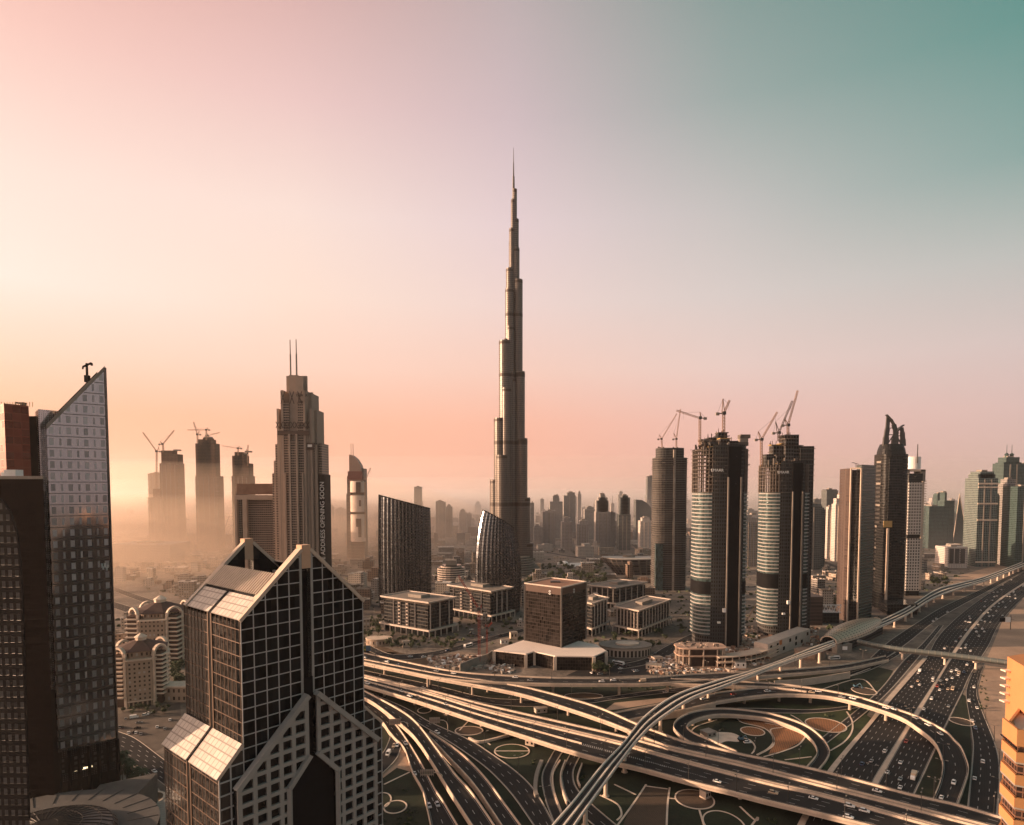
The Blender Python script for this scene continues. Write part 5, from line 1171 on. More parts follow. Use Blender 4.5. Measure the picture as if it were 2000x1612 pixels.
    for k in range(46):                                                   # formwork panels and stubs on the working deck
        A = random.uniform(0, 6.28); r_ = random.uniform(.55, .99); p = (cx + hw * r_ * math.cos(A), y + ry * r_ * math.sin(A)); h = random.uniform(1.5, 8)
        m = MB(); m.box(p[0] - random.uniform(.3, 2), p[0] + random.uniform(.3, 1), p[1] - .6, p[1] + .6, zf, zf + h); m.build('formwork', (BARE, DARKC, MAT['dull'])[k % 3], root)
    for k in range(30):
        A = random.uniform(math.pi, 2 * math.pi); zz = random.uniform(zg, zf); p = Vector((cx + hw * math.cos(A) * 1.0, y + ry * math.sin(A), zz)); d = Vector((math.cos(A), math.sin(A) * .6, 0))
        m = MB(); m.bar(p, p + d * 3.5, 2.2, .35); m.build('loading_platform', MAT['steel'], root)
    p = D(sign_px[0], sign_px[1], y - ry - 1.5)
    text('EMAAR', sign_s, (p.x, y - ry - 1.6, p.z), (R(90), 0, rot), plain('sign_white_paint', (.85, .85, .82), .5, .03, 1), root, 'sign_lettering', .2)
    return root, cx, hw, ry, zf, zc
tw1 = glass_pair('left of the two banded glass towers under construction, lit sign near its open top', 1353, 1455, 690, 962, 876, 845, (.40, .70), ((1137, 1162),), (1401, 919), R(4))
tw2 = glass_pair('right of the two banded glass towers under construction, taller dark core on its right', 1484, 1574, 735, 962, 908, 852, (.42, .66), ((1122, 1150),), (1530, 923), 0, 4.0)
# extra lobe cores rising above the decks
r_, cx, hw, ry, zf, zc = tw1
for px0, px1, pt, yo in ((1438, 1452, 848, 8), (1422, 1434, 862, -4), (1366, 1378, 858, 2)):
    for k in range(4):
        m = MB(); x0, x1 = X(px0, 690 + yo), X(px1, 690 + yo); w = (k % 2) * 1.3; z0 = zf + (Z(pt, 690) - zf) * k / 4; z1 = zf + (Z(pt, 690) - zf) * (k + 1) / 4 - .2
        dxx = (px0 > 1430) * 1.0 * k; m.box(x0 - w + dxx, x1 + w + dxx, 690 + yo - 5, 690 + yo + 5, z0, z1); m.build('climbing_form', BARE if k % 2 else MAT['dull'], r_)
r_, cx, hw, ry, zf, zc = tw2
m = MB(); m.box(X(1551, 735), X(1577, 735), 722, 752, 0, Z(873, 735), bay=3.2, fl=4.0); m.build('side_core', F['netted'], r_)
for k in range(7):
    m = MB(); z0 = Z(873, 735) - 3 - k * 6; m.box(X(1550, 735) - .3, X(1577, 735) + random.uniform(.3, 1.4), 721.5, 752.5, z0, z0 + .6); m.build('safety_screen', BARE, r_)
for px0, px1, pt in ((1490, 1503, 888), (1503, 1520, 872), (1524, 1552, 850)):
    m = MB(); m.box(X(px0, 735), X(px1, 735), 728, 740, zf - 2, Z(pt, 735), bay=3, fl=4); m.build('climbing_form', F['bare'], r_)
# bare concrete tower behind, left of the pair
y = 1060; xl, xr = X(1275, y), X(1338, y); cx = (xl + xr) / 2; hw = (xr - xl) / 2
root = thing('concrete_tower', 'bare concrete tower with ragged balcony edges left of the two banded towers', 'tower', (cx, y, 0))
pf = lambda s: oval(cx, y, hw * s, hw * .8 * s, 28, pw=.55)
m = MB(); m.prism(pf(1), 0, Z(895, y), 0, 0, 2.6, 3.8); m.build('concrete_frame', F['bare'], root)
m = MB(); m.prism(pf(.82), Z(895, y), Z(876, y), 0, 0, 2.6, 3.8); m.build('top_frame', F['bare'], root)
nfl = 62
for k in range(nfl):
    z0 = 6 + (Z(893, y) - 6) * k / nfl; m = MB(); m.prism([(cx + (p[0] - cx) * q, y + (p[1] - y) * q) for p in pf(1.0) for q in (random.choice((1.01, 1.02, 1.03, 1.07)),)], z0, z0 + .6, 0, bot=True); m.build('floor_slab', BARE, root)
m = MB(); m.box(X(1276, y), X(1290, y), y - hw * .83, y - hw * .5, 0, Z(1060, y), bay=2, fl=3.8); m.build('glazed_bay', F['bandglass'], root)
m = MB(); m.box(X(1308, y), X(1312, y), y - hw * .83, y - hw * .6, 0, Z(880, y)); m.build('hoist_mast', MAT['dull'], root)
for k in range(18):
    A = random.uniform(math.pi, 2 * math.pi); m = MB(); p = (cx + hw * .7 * math.cos(A), y + hw * .5 * math.sin(A)); m.box(p[0] - 1.2, p[0] + 1.2, p[1] - 1, p[1] + 1, Z(895, y), Z(895, y) + random.uniform(3, 22)); m.build('formwork', BARE, root)

# ------------------------------------------------------------------ dark towers on the right
F['ribs'] = facade('fine_ribbed_wall', (.085, .06, .05), (.05, .034, .029), .1, .30, .95, .4, .7, .0, .3)
F['tealwall'] = facade('teal_ribbed_wall', (.055, .075, .070), (.030, .045, .043), .04, .34, .98, .15, .4, .2, .4)
F['blackt'] = facade('black_tower_glass', (.020, .019, .018), (.012, .013, .013), .08, .2, .95, .12, .4, .1, .5, spec=.3)
F['dots'] = facade('punched_white_wall', (.46, .42, .385), (.02, .02, .02), .24, .24, .78, .2, .7, 0, .3)
F['tealgrid'] = facade('teal_grid_glass', (.24, .27, .255), (.045, .07, .066), .10, .16, .98, .1, .5, .3, .5)
Y1 = 800
root = thing('twin_slab_tower', 'tower of a brown slab and a dark green slab joined by a pale framed strip', 'tower', (X(1675, Y1), Y1, 0))
A0, A1, A2, A3 = [Vector((X(p, q), q, 0)) for p, q in ((1648, 815), (1660, 800), (1680, 795), (1708, 820))]
zt_ = Z(915, 800)
m = MB(); m.prism([(A0.x, A0.y), (A1.x, A1.y), (A1.x + 10, A1.y + 30), (A0.x + 8, A0.y + 28)], 0, zt_, 0, bay=40, fl=3.8); m.build('brown_slab', F['ribs'], root)
m = MB(); m.prism([(A1.x + .3, A1.y + 3), (A2.x, A2.y + 3), (A2.x + 6, A2.y + 26), (A1.x + 8, A1.y + 26)], 0, zt_ - 2, 0, bay=3, fl=3.8); m.build('glass_strip', F['blackt'], root)
for p in (A1, A2):
    m = MB(); m.bar(p + Vector((.6, .8, 0)), p + Vector((.6, .8, zt_)), 1.6, 1.6); m.build('frame_post', MAT['concrete'], root)
m = MB(); m.bar(A1 + Vector((0, 1.2, zt_)), A2 + Vector((0, 1.2, zt_)), 1.6, 1.6); m.build('frame_beam', MAT['concrete'], root)
m = MB(); zt2 = Z(908, 800); m.prism([(A2.x + .6, A2.y), (A3.x, A3.y), (A3.x + 4, A3.y + 20), (A2.x + 6, A2.y + 22)], 0, zt2, 0, bay=3, fl=3.8); m.build('green_slab', F['tealwall'], root)
m = MB(); p = D(1672, 905, 800); m.bar(p + Vector((-5, 0, 1)), p + Vector((4, 0, -1.5)), .6); m.bar(p, p + Vector((0, 0, -6)), .5); m.build('window_cleaning_crane', MAT['steel'], root)
# black tower with the crown of curved horns
Y2 = 900; bx = lambda p: X(p, Y2); bz = lambda p: Z(p, Y2)
root = thing('horned_tower', 'black tower crowned by two tall curved horns', 'tower', (bx(1737), Y2, 0))
m = MB(); m.prism(oval((bx(1712) + bx(1762)) / 2, Y2, (bx(1762) - bx(1712)) / 2, 17, 24, pw=.5), 0, bz(888), 0, 0, 2.4, 3.8); m.build('shaft', F['blackt'], root)
m = MB(); m.loft([[Vector((p[0], p[1], z)) for p in oval(bx(1737), Y2, w, w * .8, 20, pw=.6)] for w, z in ((17.2, bz(888)), (16, bz(878)), (13.5, bz(868)))]); m.build('upper_shoulder', F['blackt'], root)
m = MB(); m.box(bx(1720), bx(1745), Y2 - 18.2, Y2 - 16, 20, bz(895), bay=2.4, fl=3.8); m.build('front_glazing', F['blackt'], root)
for sg, px in ((-1, 1713), (1, 1761)):
    for k in range(34):
        m = MB(); z0 = bz(905) - k * 6.0
        if z0 < 30: break
        m.box(bx(px) - 1.6, bx(px) + 1.6, Y2 - 9, Y2 + 2, z0, z0 + 2.8); m.build('corner_balcony', MAT['dull'] if k % 5 == 0 else MAT['steel'], root)
def horn(pts, back, w):
    m = MB()
    for i in range(len(pts) - 1):
        a = Vector((bx(pts[i][0]), Y2 - 4, bz(pts[i][1]))); b = Vector((bx(pts[i + 1][0]), Y2 - 4, bz(pts[i + 1][1])))
        t = w * (1 - .6 * i / (len(pts) - 1)); m.bar(a, b, 7 * (1 - .6 * i / len(pts)), t)
    m.build('horn', MAT['steel'], root)
horn([(1741, 872), (1742, 856), (1741, 843), (1737, 830), (1731, 820), (1722, 811)], 0, 3.2)
horn([(1722, 872), (1723, 855), (1725, 838), (1726, 815)], 0, 3.4)
horn([(1738, 872), (1739, 858), (1743, 844), (1749, 836), (1756, 831)], 0, 2.8)
horn([(1756, 872), (1755, 858), (1754, 845), (1752, 836)], 0, 3.0)
m = MB()
for a, b in (((1724, 850), (1741, 850)), ((1724, 838), (1738, 836)), ((1742, 852), (1755, 852)), ((1726, 868), (1736, 852)), ((1752, 868), (1745, 855))):
    m.bar((bx(a[0]), Y2 - 4, bz(a[1])), (bx(b[0]), Y2 - 4, bz(b[1])), 1.2)
m.build('crown_brace', MAT['steel'], root)
m = MB(); m.box(bx(1708), bx(1724), Y2 - 23, Y2 - 6, 0, bz(1024), bay=3, fl=3.8); m.build('front_wing', F['blackt'], root)
m = MB(); m.box(bx(1708), bx(1724), Y2 - 23.4, Y2 - 22.6, bz(1028), bz(1016)); m.build('orange_panel', MAT['yellow'], root)
m = MB(); m.box(bx(1714), bx(1718), Y2 - 24.4, Y2 - 23, 0, bz(1030)); m.build('pale_pier', MAT['concrete'], root)
m = MB(); m.prism([(bx(1690), Y2 - 60), (bx(1745), Y2 - 60), (bx(1762), Y2 - 20), (bx(1705), Y2 - 20)], 0, 14, 0, 0, 4, 5); m.build('podium', F['blackt'], root)
# white punched tower
Y3 = 990; cx_ = lambda p: X(p, Y3); cz_ = lambda p: Z(p, Y3)
root = thing('punched_tower', 'pale tower of square punched windows with a white round crown and mast', 'tower', (cx_(1789), Y3, 0))
m = MB(); m.prism([(cx_(1767), Y3 + 8), (cx_(1773), Y3), (cx_(1800), Y3), (cx_(1812), Y3 + 14), (cx_(1812), Y3 + 38), (cx_(1767), Y3 + 38)], 0, cz_(925), 0, 0, 3, 3.8); m.build('dark_body', F['blackt'], root)
for a, b in ((942, 1044), (1052, 1154)):
    m = MB(); m.box(cx_(1772.5), cx_(1798), Y3 - 2, Y3 + 1, cz_(b), cz_(a), bay=4.2, fl=4.6); m.build('punched_panel', F['dots'], root)
m = MB(); m.box(cx_(1798.6), cx_(1803), Y3 - 1, Y3 + 2, 10, cz_(940)); m.build('pale_pier', MAT['concrete'], root)
for k in range(48):
    z0 = 14 + k * 3.9
    if z0 > cz_(940): break
    m = MB(); m.box(cx_(1806), cx_(1812) + .8, Y3 + 6, Y3 + 15, z0, z0 + 1.2); m.build('balcony', MAT['concrete'], root)
for px in (1771, 1802): m = MB(); m.box(cx_(px - 4), cx_(px + 5), Y3 + 2, Y3 + 20, cz_(942), cz_(918)); m.build('crown_pier', MAT['dull'], root)
m = MB(); m.box(cx_(1767), cx_(1807), Y3 + 2, Y3 + 20, cz_(921), cz_(917)); m.build('crown_beam', MAT['concrete'], root)
m = MB(); m.prism(oval(cx_(1788), Y3 + 12, (cx_(1803) - cx_(1773)) / 2, 11, 28), cz_(916), cz_(892), 0, 0); m.build('white_crown', MAT['white'], root)
m = MB(); m.tube((cx_(1787.5), Y3 - 1, cz_(905)), (cx_(1787.5), Y3 - 1, cz_(868)), .9, .6, 6); m.build('mast', MAT['steel'], root)

# ------------------------------------------------------------------ far towers: (label, kind, left px, right px, top y, distance, material, extras)
F['farA'] = facade('far_sand_tower', (.31, .285, .27), (.07, .06, .05), .28, .3, .85, .3, .8, 0, .4)
F['farB'] = facade('far_grey_tower', (.28, .265, .25), (.06, .06, .06), .2, .35, .95, .2, .7, 0, .5)
F['farC'] = facade('far_glass_tower', (.13, .14, .135), (.06, .07, .07), .08, .25, .95, .1, .4, .2, .4)
F['farD'] = facade('far_white_tower', (.52, .46, .42), (.10, .09, .085), .25, .35, .85, .3, .8, 0, .4)
F['farT'] = facade('far_teal_tower', (.08, .115, .11), (.035, .06, .058), .08, .2, .95, .1, .4, .2, .4)
def tower(label, l, r, top, y, mat='farA', tiers=(), dep=None, name='far_tower', spire=None, roof=None, slots=0, cat='tower', group=None):
    """tiers: (inset left px, inset right px, top y) above the main block"""
    cx = X((l + r) / 2, y); w = X(r, y) - X(l, y); dep = dep or min(w, 40)
    root = thing(name, label, cat, (cx, y, 0), group)
    m = MB(); m.box(X(l, y), X(r, y), y, y + dep, 0, Z(top, y), bay=3.6, fl=3.8); m.build('wall', F[mat], root)
    for i in range(slots):
        px = l + (r - l) * (i + 1) / (slots + 1); m = MB(); m.box(X(px, y) - w * .03, X(px, y) + w * .03, y - .9, y, 0, Z(top, y) - 3); m.build('pier', MAT['dull'] if mat != 'farD' else MAT['pale'], root)
    for a, b, t in tiers:
        m = MB(); m.box(X(a, y), X(b, y), y + dep * .12, y + dep * .85, Z(top, y), Z(t, y), bay=3.6, fl=3.8); m.build('upper_stage', F[mat], root)
    if roof: m = MB(); roof(m, root, y, dep); 
    else:
        m = MB(); zz = Z(min([top] + [t for _, _, t in tiers]), y); px = (l + r) / 2 if not tiers else (tiers[-1][0] + tiers[-1][1]) / 2
        m.box(X(px, y) - w * .16, X(px, y) + w * .14, y + dep * .3, y + dep * .7, zz, zz + 3.5); m.build('roof_plant', MAT['dull'], root)
    if spire: m = MB(); m.tube((X(spire[0], y), y + dep / 2, Z(spire[1] + 25, y)), (X(spire[0], y), y + dep / 2, Z(spire[1], y)), 1.2, .5, 6); m.build('mast', MAT['steel'], root)
    return root
# left, standing in the glowing haze, under construction
def raw(label, l, r, top, y, tiers):
    t_ = tower(label, l, r, top, y, 'farH', tiers, name='unfinished_tower')
    w = X(r, y) - X(l, y)
    for k in range(26):
        zz = Z(top, y) * (k + .5) / 26; s = random.choice((l, r)); m = MB(); m.box(X(s, y) - 1.8, X(s, y) + 1.8, y - 1, y + 6, zz, zz + 1.6); m.build('loading_platform', BARE, t_)
    for k in range(4):
        px = l + (r - l) * (k + .5) / 4; m = MB(); m.box(X(px, y) - .8, X(px, y) + .8, y - 1.2, y, 0, Z(top, y) - 4 * (k % 2)); m.build('pier', BARE, t_)
    return t_
F['farH'] = facade('far_raw_frame', (.13, .075, .05), (.035, .02, .015), .2, .2, .8, .7, .9, 0, .4, wallvar=.3, spec=.1)
raw('unfinished tower in the sun haze with cranes leaning apart above it', 314, 348, 905, 1750, [(316, 337, 880), (337, 348, 887)])
raw('pale unfinished block behind the left unfinished tower in the haze', 291, 316, 925, 2100, [(294, 310, 924)])
raw('short unfinished tower joined to the left side of a taller one in the haze', 290, 318, 972, 1740, [(298, 312, 955)])
raw('tallest unfinished tower in the haze with a stepped crown and three cranes', 383, 425, 930, 1700, [(383, 421, 866), (388, 414, 858), (398, 410, 855)])
raw('unfinished tower in the haze behind the framed hotel', 454, 487, 930, 1600, [(454, 478, 890), (459, 474, 883), (478, 486, 905)])
tower('low hazy podium block spreading below the unfinished towers', 285, 440, 1046, 1850, 'farH', (), dep=60, name='unfinished_block', cat='building')
tower('long pale terminal roof in the haze right of the mirror tower', 210, 330, 1064, 1420, 'farA', (), dep=90, name='long_building', cat='building')
# skyline behind the centre
tower('slim tower with a flared top peeping over the taller curved glass tower', 809, 823, 953, 2300, 'farB', [(808.5, 823.5, 951)])
tower('hazy tower with a sloping top right of the taller curved glass tower', 851, 869, 981, 2100, 'farB', [(851, 866, 979)], slots=2)
tower('hazy twin tower beside the sloping topped one', 871, 883, 990, 2150, 'farB', [(873, 880, 987)], slots=1)
tower('hazy pair of blocks between the curved glass towers', 897, 911, 1001, 2300, 'farA', [(899, 908, 996)], slots=1)
tower('small hazy tower close to the lower curved glass tower', 912, 921, 1003, 2350, 'farA')
tower('pale hazy tower right beside the banner of the stepped tower', 640, 650, 990, 2300, 'farA', [(642, 648, 987)])
tower('second pale hazy tower right of the banner', 654, 671, 995, 2400, 'farA', [(657, 668, 993)], slots=1)
tower('faint grey tower at the right edge of the sail topped tower', 715, 738, 1010, 3000, 'farA', [(730, 738, 1004)])
tower('narrow tower just right of the needle skyscraper', 1036, 1043, 982, 1900, 'farB', slots=1)
tower('shoulder high sand tower right of the needle skyscraper', 1042, 1060, 1030, 1800, 'farA', [(1044, 1056, 1027)], slots=2)
tower('broad stepped sand tower cluster with a square top', 1060, 1085, 1000, 1820, 'farA', [(1064, 1085, 998)], slots=3)
tower('tower with a raised square head behind the sand cluster', 1074, 1099, 980, 2100, 'farB', [(1080, 1092, 969)])
tower('tall flat topped tower rising above the sand cluster', 1101, 1124, 968, 2150, 'farB', [(1108, 1123, 962)], slots=1)
tower('shorter sand tower with a stepped crown below the tall flat topped one', 1097, 1118, 1020, 1700, 'farA', [(1101, 1114, 1012)], slots=2)
tower('sand tower with a crown of fins left of the domed tower', 1127, 1149, 1024, 1680, 'farA', [(1133, 1147, 1017)], slots=3)
tower('grey slab tower behind the domed tower', 1142, 1166, 995, 2050, 'farB', [(1146, 1160, 991)])
tower('tall tower with a dark pointed crown and gold square emblem', 1164, 1192, 1000, 1750, 'farA', [(1165, 1189, 978), (1169, 1187, 972), (1173, 1182, 966)], slots=3, spire=(1178, 960))
tower('block leaning on the right of the gold emblem tower', 1190, 1202, 1001, 1780, 'farA', slots=1)
tower('slender twin ribbed tower with a dark pointed crown', 1209, 1232, 1005, 1700, 'farC', [(1212, 1231, 972), (1216, 1227, 968)], slots=2, spire=(1221, 964))
tower('small pale tower between the two crowned towers', 1199, 1209, 1020, 1900, 'farA', slots=1)
def quarter(m, root, y, dep):
    pts = [(1242, 976), (1254, 977), (1264, 983), (1272, 992), (1274, 1010), (1242, 1010)]
    fr = [Vector((X(a, y), y + 2, Z(b, y))) for a, b in pts]; bk_ = [p + Vector((0, dep - 4, 0)) for p in fr]; m.face(fr); m.face(bk_)
    for i in range(len(fr)): j = (i + 1) % len(fr); m.face([fr[i], bk_[i], bk_[j], fr[j]])
    m.build('curved_top', F['farC'], root)
tower('glass tower with a quarter round top beside the bare concrete tower', 1242, 1274, 1008, 2000, 'farC', roof=quarter)
tower('pale block with a stepped top in front of the quarter round tower', 1251, 1274, 1018, 1650, 'farD', [(1255, 1270, 1012)], slots=2)
tower('faint tall slab behind the bare concrete tower', 1264, 1279, 930, 2800, 'farC')
tower('sand coloured flats between the bare tower and the banded towers', 1338, 1352, 1050, 1500, 'farA', [(1340, 1350, 1046)], slots=1)
tower('ribbed flats seen between the two banded towers', 1456, 1484, 1018, 1350, 'farA', [(1456, 1470, 1006), (1470, 1482, 1012)], slots=3)
tower('hazy block above the ribbed flats between the banded towers', 1460, 1482, 998, 2400, 'farB', [(1462, 1474, 995)])
tower('pale glass office tower right of the banded towers', 1574, 1606, 988, 1300, 'farC', [(1588, 1606, 985)], slots=1)
tower('lower wing of the pale glass office tower', 1606, 1613, 995, 1320, 'farC')
tower('square topped grey tower in the gap left of the twin slab tower', 1614, 1636, 958, 1900, 'farC', [(1614, 1635, 956)])
tower('thin white tower in the gap left of the twin slab tower', 1617, 1630, 995, 1500, 'farD', [(1619, 1628, 990)], slots=1)
tower('white ribbed tower touching the twin slab tower', 1632, 1648, 985, 1450, 'farD', [(1634, 1640, 974), (1641, 1647, 966)], slots=2)
tower('faint block over the pale glass office tower', 1590, 1604, 975, 2300, 'farC')
# right group
tower('dark green block with a white sign on its face', 1815, 1853, 989, 1750, 'farT', (), dep=60)
tower('tower with a raised head behind the dark green block', 1830, 1843, 966, 2000, 'farT', [(1831, 1841, 964)])
tower('leaning green tower with a slanted top beside the dark green block', 1844, 1864, 978, 1850, 'farT', [(1846, 1850, 962)])
def pyr(m, root, y, dep):
    b = [Vector((X(1863, y), y, 0)), Vector((X(1892, y), y, 0)), Vector((X(1890, y), y + 40, 0)), Vector((X(1866, y), y + 40, 0))]; t = Vector((X(1880, y), y + 15, Z(965, y)))
    for i in range(4): m.face([b[i], b[(i + 1) % 4], t])
    m.build('pyramid_skin', F['farT'], root)
    e = MB(); e.bar(b[0], t, 1.5); e.bar(b[1], t, 1.5); e.build('pyramid_edge', MAT['pale'], root)
root = thing('pyramid_tower', 'slim pyramid shaped glass tower in the right haze', 'tower', (X(1880, 1900), 1900, 0)); pyr(MB(), root, 1900, 40)
p_ = root
tower('hazy green slab behind the pyramid tower', 1896, 1912, 987, 2200, 'farT')
w7 = tower('green glass tower with pale cross bands and a chamfered top', 1909, 1947, 934, 1350, 'tealgrid', [(1911, 1945, 926), (1915, 1942, 921)], slots=2)
for py in (945, 952, 984, 1016, 1098):
    m = MB(); m.box(X(1908.5, 1350), X(1947.5, 1350), 1348.5, 1350, Z(py + 1.5, 1350), Z(py - 1.5, 1350)); m.build('cross_band', MAT['pale'], w7)
w8 = tower('far green tower with a twin pointed crown at the right edge', 1957, 1996, 905, 1700, 'farT', [(1959, 1994, 903), (1964, 1990, 893)], slots=2)
for px in (1973, 1983):
    m = MB(); m.tube((X(px, 1700), 1720, Z(893, 1700)), (X(px, 1700), 1720, Z(887, 1700)), 4, 5, 10); m.tube((X(px, 1700), 1720, Z(887, 1700)), (X(px, 1700), 1720, Z(884, 1700)), 6, 1, 10); m.tube((X(px, 1700), 1720, Z(884, 1700)), (X(px, 1700), 1720, Z(868, 1700)), .8, .4, 6); m.build('crown_lantern', F['farT'], w8)
tower('dark green mid tower right of the cross banded tower', 1946, 1966, 968, 1400, 'farT', [(1948, 1962, 964)])
tower('brown crowned tower in front of the far twin crowned one', 1965, 1990, 945, 1380, 'farB', [(1968, 1984, 936)], slots=2)
tower('dark tower cut by the right edge of the view', 1986, 2030, 950, 1330, 'farT', slots=2)
tower('tower with a slanted mast far at the right edge', 1994, 2040, 905, 1750, 'farT')
wl = tower('white low office block with three louvred windows', 1854, 1893, 1069, 1330, 'farD', (), dep=40, name='white_block', cat='office block')
for i in range(3):
    m = MB(); a = 1857 + i * 11; m.box(X(a, 1330), X(a + 8.5, 1330), 1329.2, 1330, Z(1101, 1330), Z(1072, 1330)); m.build('louvre_panel', MAT['steel'], wl)

# faint slim towers farther out in the haze
rf_ = random.Random(31); fl_ = []
for k in range(46):
    px = rf_.choice((rf_.uniform(640, 960), rf_.uniform(1036, 1275), rf_.uniform(1036, 1275), rf_.uniform(1575, 1650), rf_.uniform(1812, 1910), rf_.uniform(1338, 1490))); w = rf_.uniform(6, 13); y = rf_.uniform(2500, 4300); tp = rf_.uniform(972, 1010) - (10 if 1036 < px < 1275 else 0)
    t_ = tower('', px - w / 2, px + w / 2, tp, y, rf_.choice(('farA', 'farB', 'farD')), [(px - w * .3, px + w * .3, tp - rf_.uniform(2, 9))] if rf_.random() < .7 else (), spire=(px, tp - 16) if rf_.random() < .2 else None)
    ar = 'left of the needle skyscraper' if px < 960 else 'right of the needle skyscraper' if px < 1300 else 'between the towers under construction' if px < 1500 else 'left of the twin slab tower' if px < 1700 else 'around the pyramid tower'
    t_['group'] = 'faint far towers'; fl_.append((t_, f'faint slim far tower {ar}', px))
ordinals(fl_, 'from the left')
# ------------------------------------------------------------------ raised metro track
MF = [(1060, 1640), (1077, 1612), (1122, 1560), (1175, 1494), (1217, 1450), (1260, 1397), (1320, 1356), (1395, 1330), (1455, 1313), (1500, 1298), (1525, 1289), (1585, 1265), (1628, 1250)]
MN = [(1105, 1640), (1126, 1605), (1165, 1550), (1225, 1468), (1248, 1440), (1284, 1406), (1350, 1363), (1410, 1340), (1450, 1324), (1505, 1302), (1560, 1283), (1600, 1270), (1632, 1257)]
WHT = plain('white_concrete', (.78, .69, .60), .75, .14, .15)
def metro(label, far, near, z, n=90, piers=()):
    A = edge_world(far, z, 1.0, n); B = edge_world(near, z, 1.0, n)
    mid = (A[n // 2] + B[n // 2]) / 2
    root = thing('metro_viaduct', label, 'metro track', (mid.x, mid.y, 0))
    def strip(f0, f1, z0, z1, name, mat, solid=True):
        m = MB()
        for i in range(n - 1):
            q = []
            for j in (i, i + 1):
                a, b = A[j].lerp(B[j], f0), A[j].lerp(B[j], f1); u0, u1 = Vector((0, 0, z0)), Vector((0, 0, z1)); q.append((a + u0, b + u0, b + u1, a + u1))
            for k in range(4): m.face([q[0][k], q[0][(k + 1) % 4], q[1][(k + 1) % 4], q[1][k]])
        return m.build(name, mat, root)
    strip(0, 1, -.6, -.05, 'deck', MAT['dull']); strip(.12, .88, -2.3, -.6, 'girder', WHT)
    strip(0, .06, -.7, 1.1, 'side_wall', WHT); strip(.94, 1, -.7, 1.1, 'side_wall', WHT)
    for f in (.17, .34, .64, .81): strip(f, f + .022, -.05, .22, 'rail', MAT['steel'])
    strip(.46, .54, -.05, .75, 'walkway', WHT)
    strip(.10, .42, -.04, .03, 'track_bed', MAT['asphalt']); strip(.58, .90, -.04, .03, 'track_bed', MAT['asphalt'])
    C_n = [(a + b) / 2 for a, b in zip(A, B)]; s = [0]
    for i in range(1, n): s.append(s[-1] + (C_n[i] - C_n[i - 1]).length)
    for f in piers:
        d = f * s[-1]; j = next(i for i in range(n - 1) if s[i + 1] >= d); p = C_n[j]
        m = MB(); m.tube((p.x, p.y, 0), (p.x, p.y, p.z - 4.2), 1.2, 1.1, 12); x = (B[j] - A[j]); x.z = 0; x.normalize(); y = Vector((-x.y, x.x, 0))
        a = Vector((p.x, p.y, p.z - 4.2)); b = Vector((p.x, p.y, p.z - 2.3))
        m.hexa([a - x * 1.2 - y, a + x * 1.2 - y, a + x * 1.2 + y, a - x * 1.2 + y, b - x * 3.2 - y * 1.2, b + x * 3.2 - y * 1.2, b + x * 3.2 + y * 1.2, b - x * 3.2 + y * 1.2])
        m.tube((p.x, p.y, 0), (p.x, p.y, .5), 2.0, 1.8, 12); m.build('pier', MAT['pale'], root)
    return root, A, B
metro('curving raised metro track crossing the interchange in the foreground', MF, MN, [(0, 14), (1, 14.5)], 100, (.03, .10, .165, .24, .315, .39, .465, .54, .615, .69, .77, .85, .93))
metro('far raised metro track on many piers beside the highway', [(1690, 1224), (1712, 1215), (1775, 1184), (1829, 1151), (1871, 1139), (1925, 1125), (2005, 1094), (2060, 1072)], [(1696, 1233), (1716, 1224), (1770, 1200), (1822, 1168), (1872, 1149), (1930, 1131), (2008, 1101), (2062, 1079)], 12, 80, [.04 + .037 * k for k in range(24)])
# metro station: golden shell
a, b = G(1618, 1258, 9), G(1712, 1217, 9); d = (b - a); Ls = d.length; d.normalize(); x = Vector((d.y, -d.x, 0)); c = (a + b) / 2
root = thing('metro_station', 'metro station under a golden perforated shell roof', 'metro station', (c.x, c.y, 0))
rings = []; nn = 22
for k in range(nn + 1):
    t = k / nn; w = 15.5 * (math.sin(math.pi * (.10 + .84 * t)) ** .6); h = 10.5 * (math.sin(math.pi * (.16 + .74 * t)) ** .8); p = a + d * (Ls * t)
    rings.append([p + x * (w * math.cos(math.pi * i / 16)) + Vector((0, 0, 2 + h * math.sin(math.pi * i / 16))) for i in range(17)])
def shell_mat():
    m, t, b_ = newmat('golden_shell'); g_ = N(t, 'ShaderNodeUVMap'); s_ = N(t, 'ShaderNodeSeparateXYZ'); L(t, g_.outputs[0], s_.inputs[0])
    fu, fv = M(t, 'SUBTRACT', M(t, 'FRACT', s_.outputs[0]), .5), M(t, 'SUBTRACT', M(t, 'FRACT', s_.outputs[1]), .5)
    r2 = M(t, 'ADD', M(t, 'MULTIPLY', fu, fu), M(t, 'MULTIPLY', fv, fv)); L(t, mixc(t, M(t, 'LESS_THAN', r2, .045), (.42, .33, .24), (.05, .04, .035)), b_.inputs['Base Color'])
    b_.inputs['Metallic'].default_value = .5; b_.inputs['Roughness'].default_value = .45; return m
m = MB()
for k in range(nn):
    for i in range(16): m.face([rings[k][i], rings[k][i + 1], rings[k + 1][i + 1], rings[k + 1][i]], 0, [(i * .9, k), (i * .9 + .9, k), (i * .9 + .9, k + 1), (i * .9, k + 1)])
m.build('shell_roof', shell_mat(), root)
m = MB()
for s in (0, 16):
    for k in range(nn): m.bar(rings[k][s], rings[k + 1][s], 1.0, 1.4)
for e in (0, nn):
    for i in range(16): m.bar(rings[e][i], rings[e][i + 1], 1.0)
m.build('roof_rim', MAT['concrete'], root)
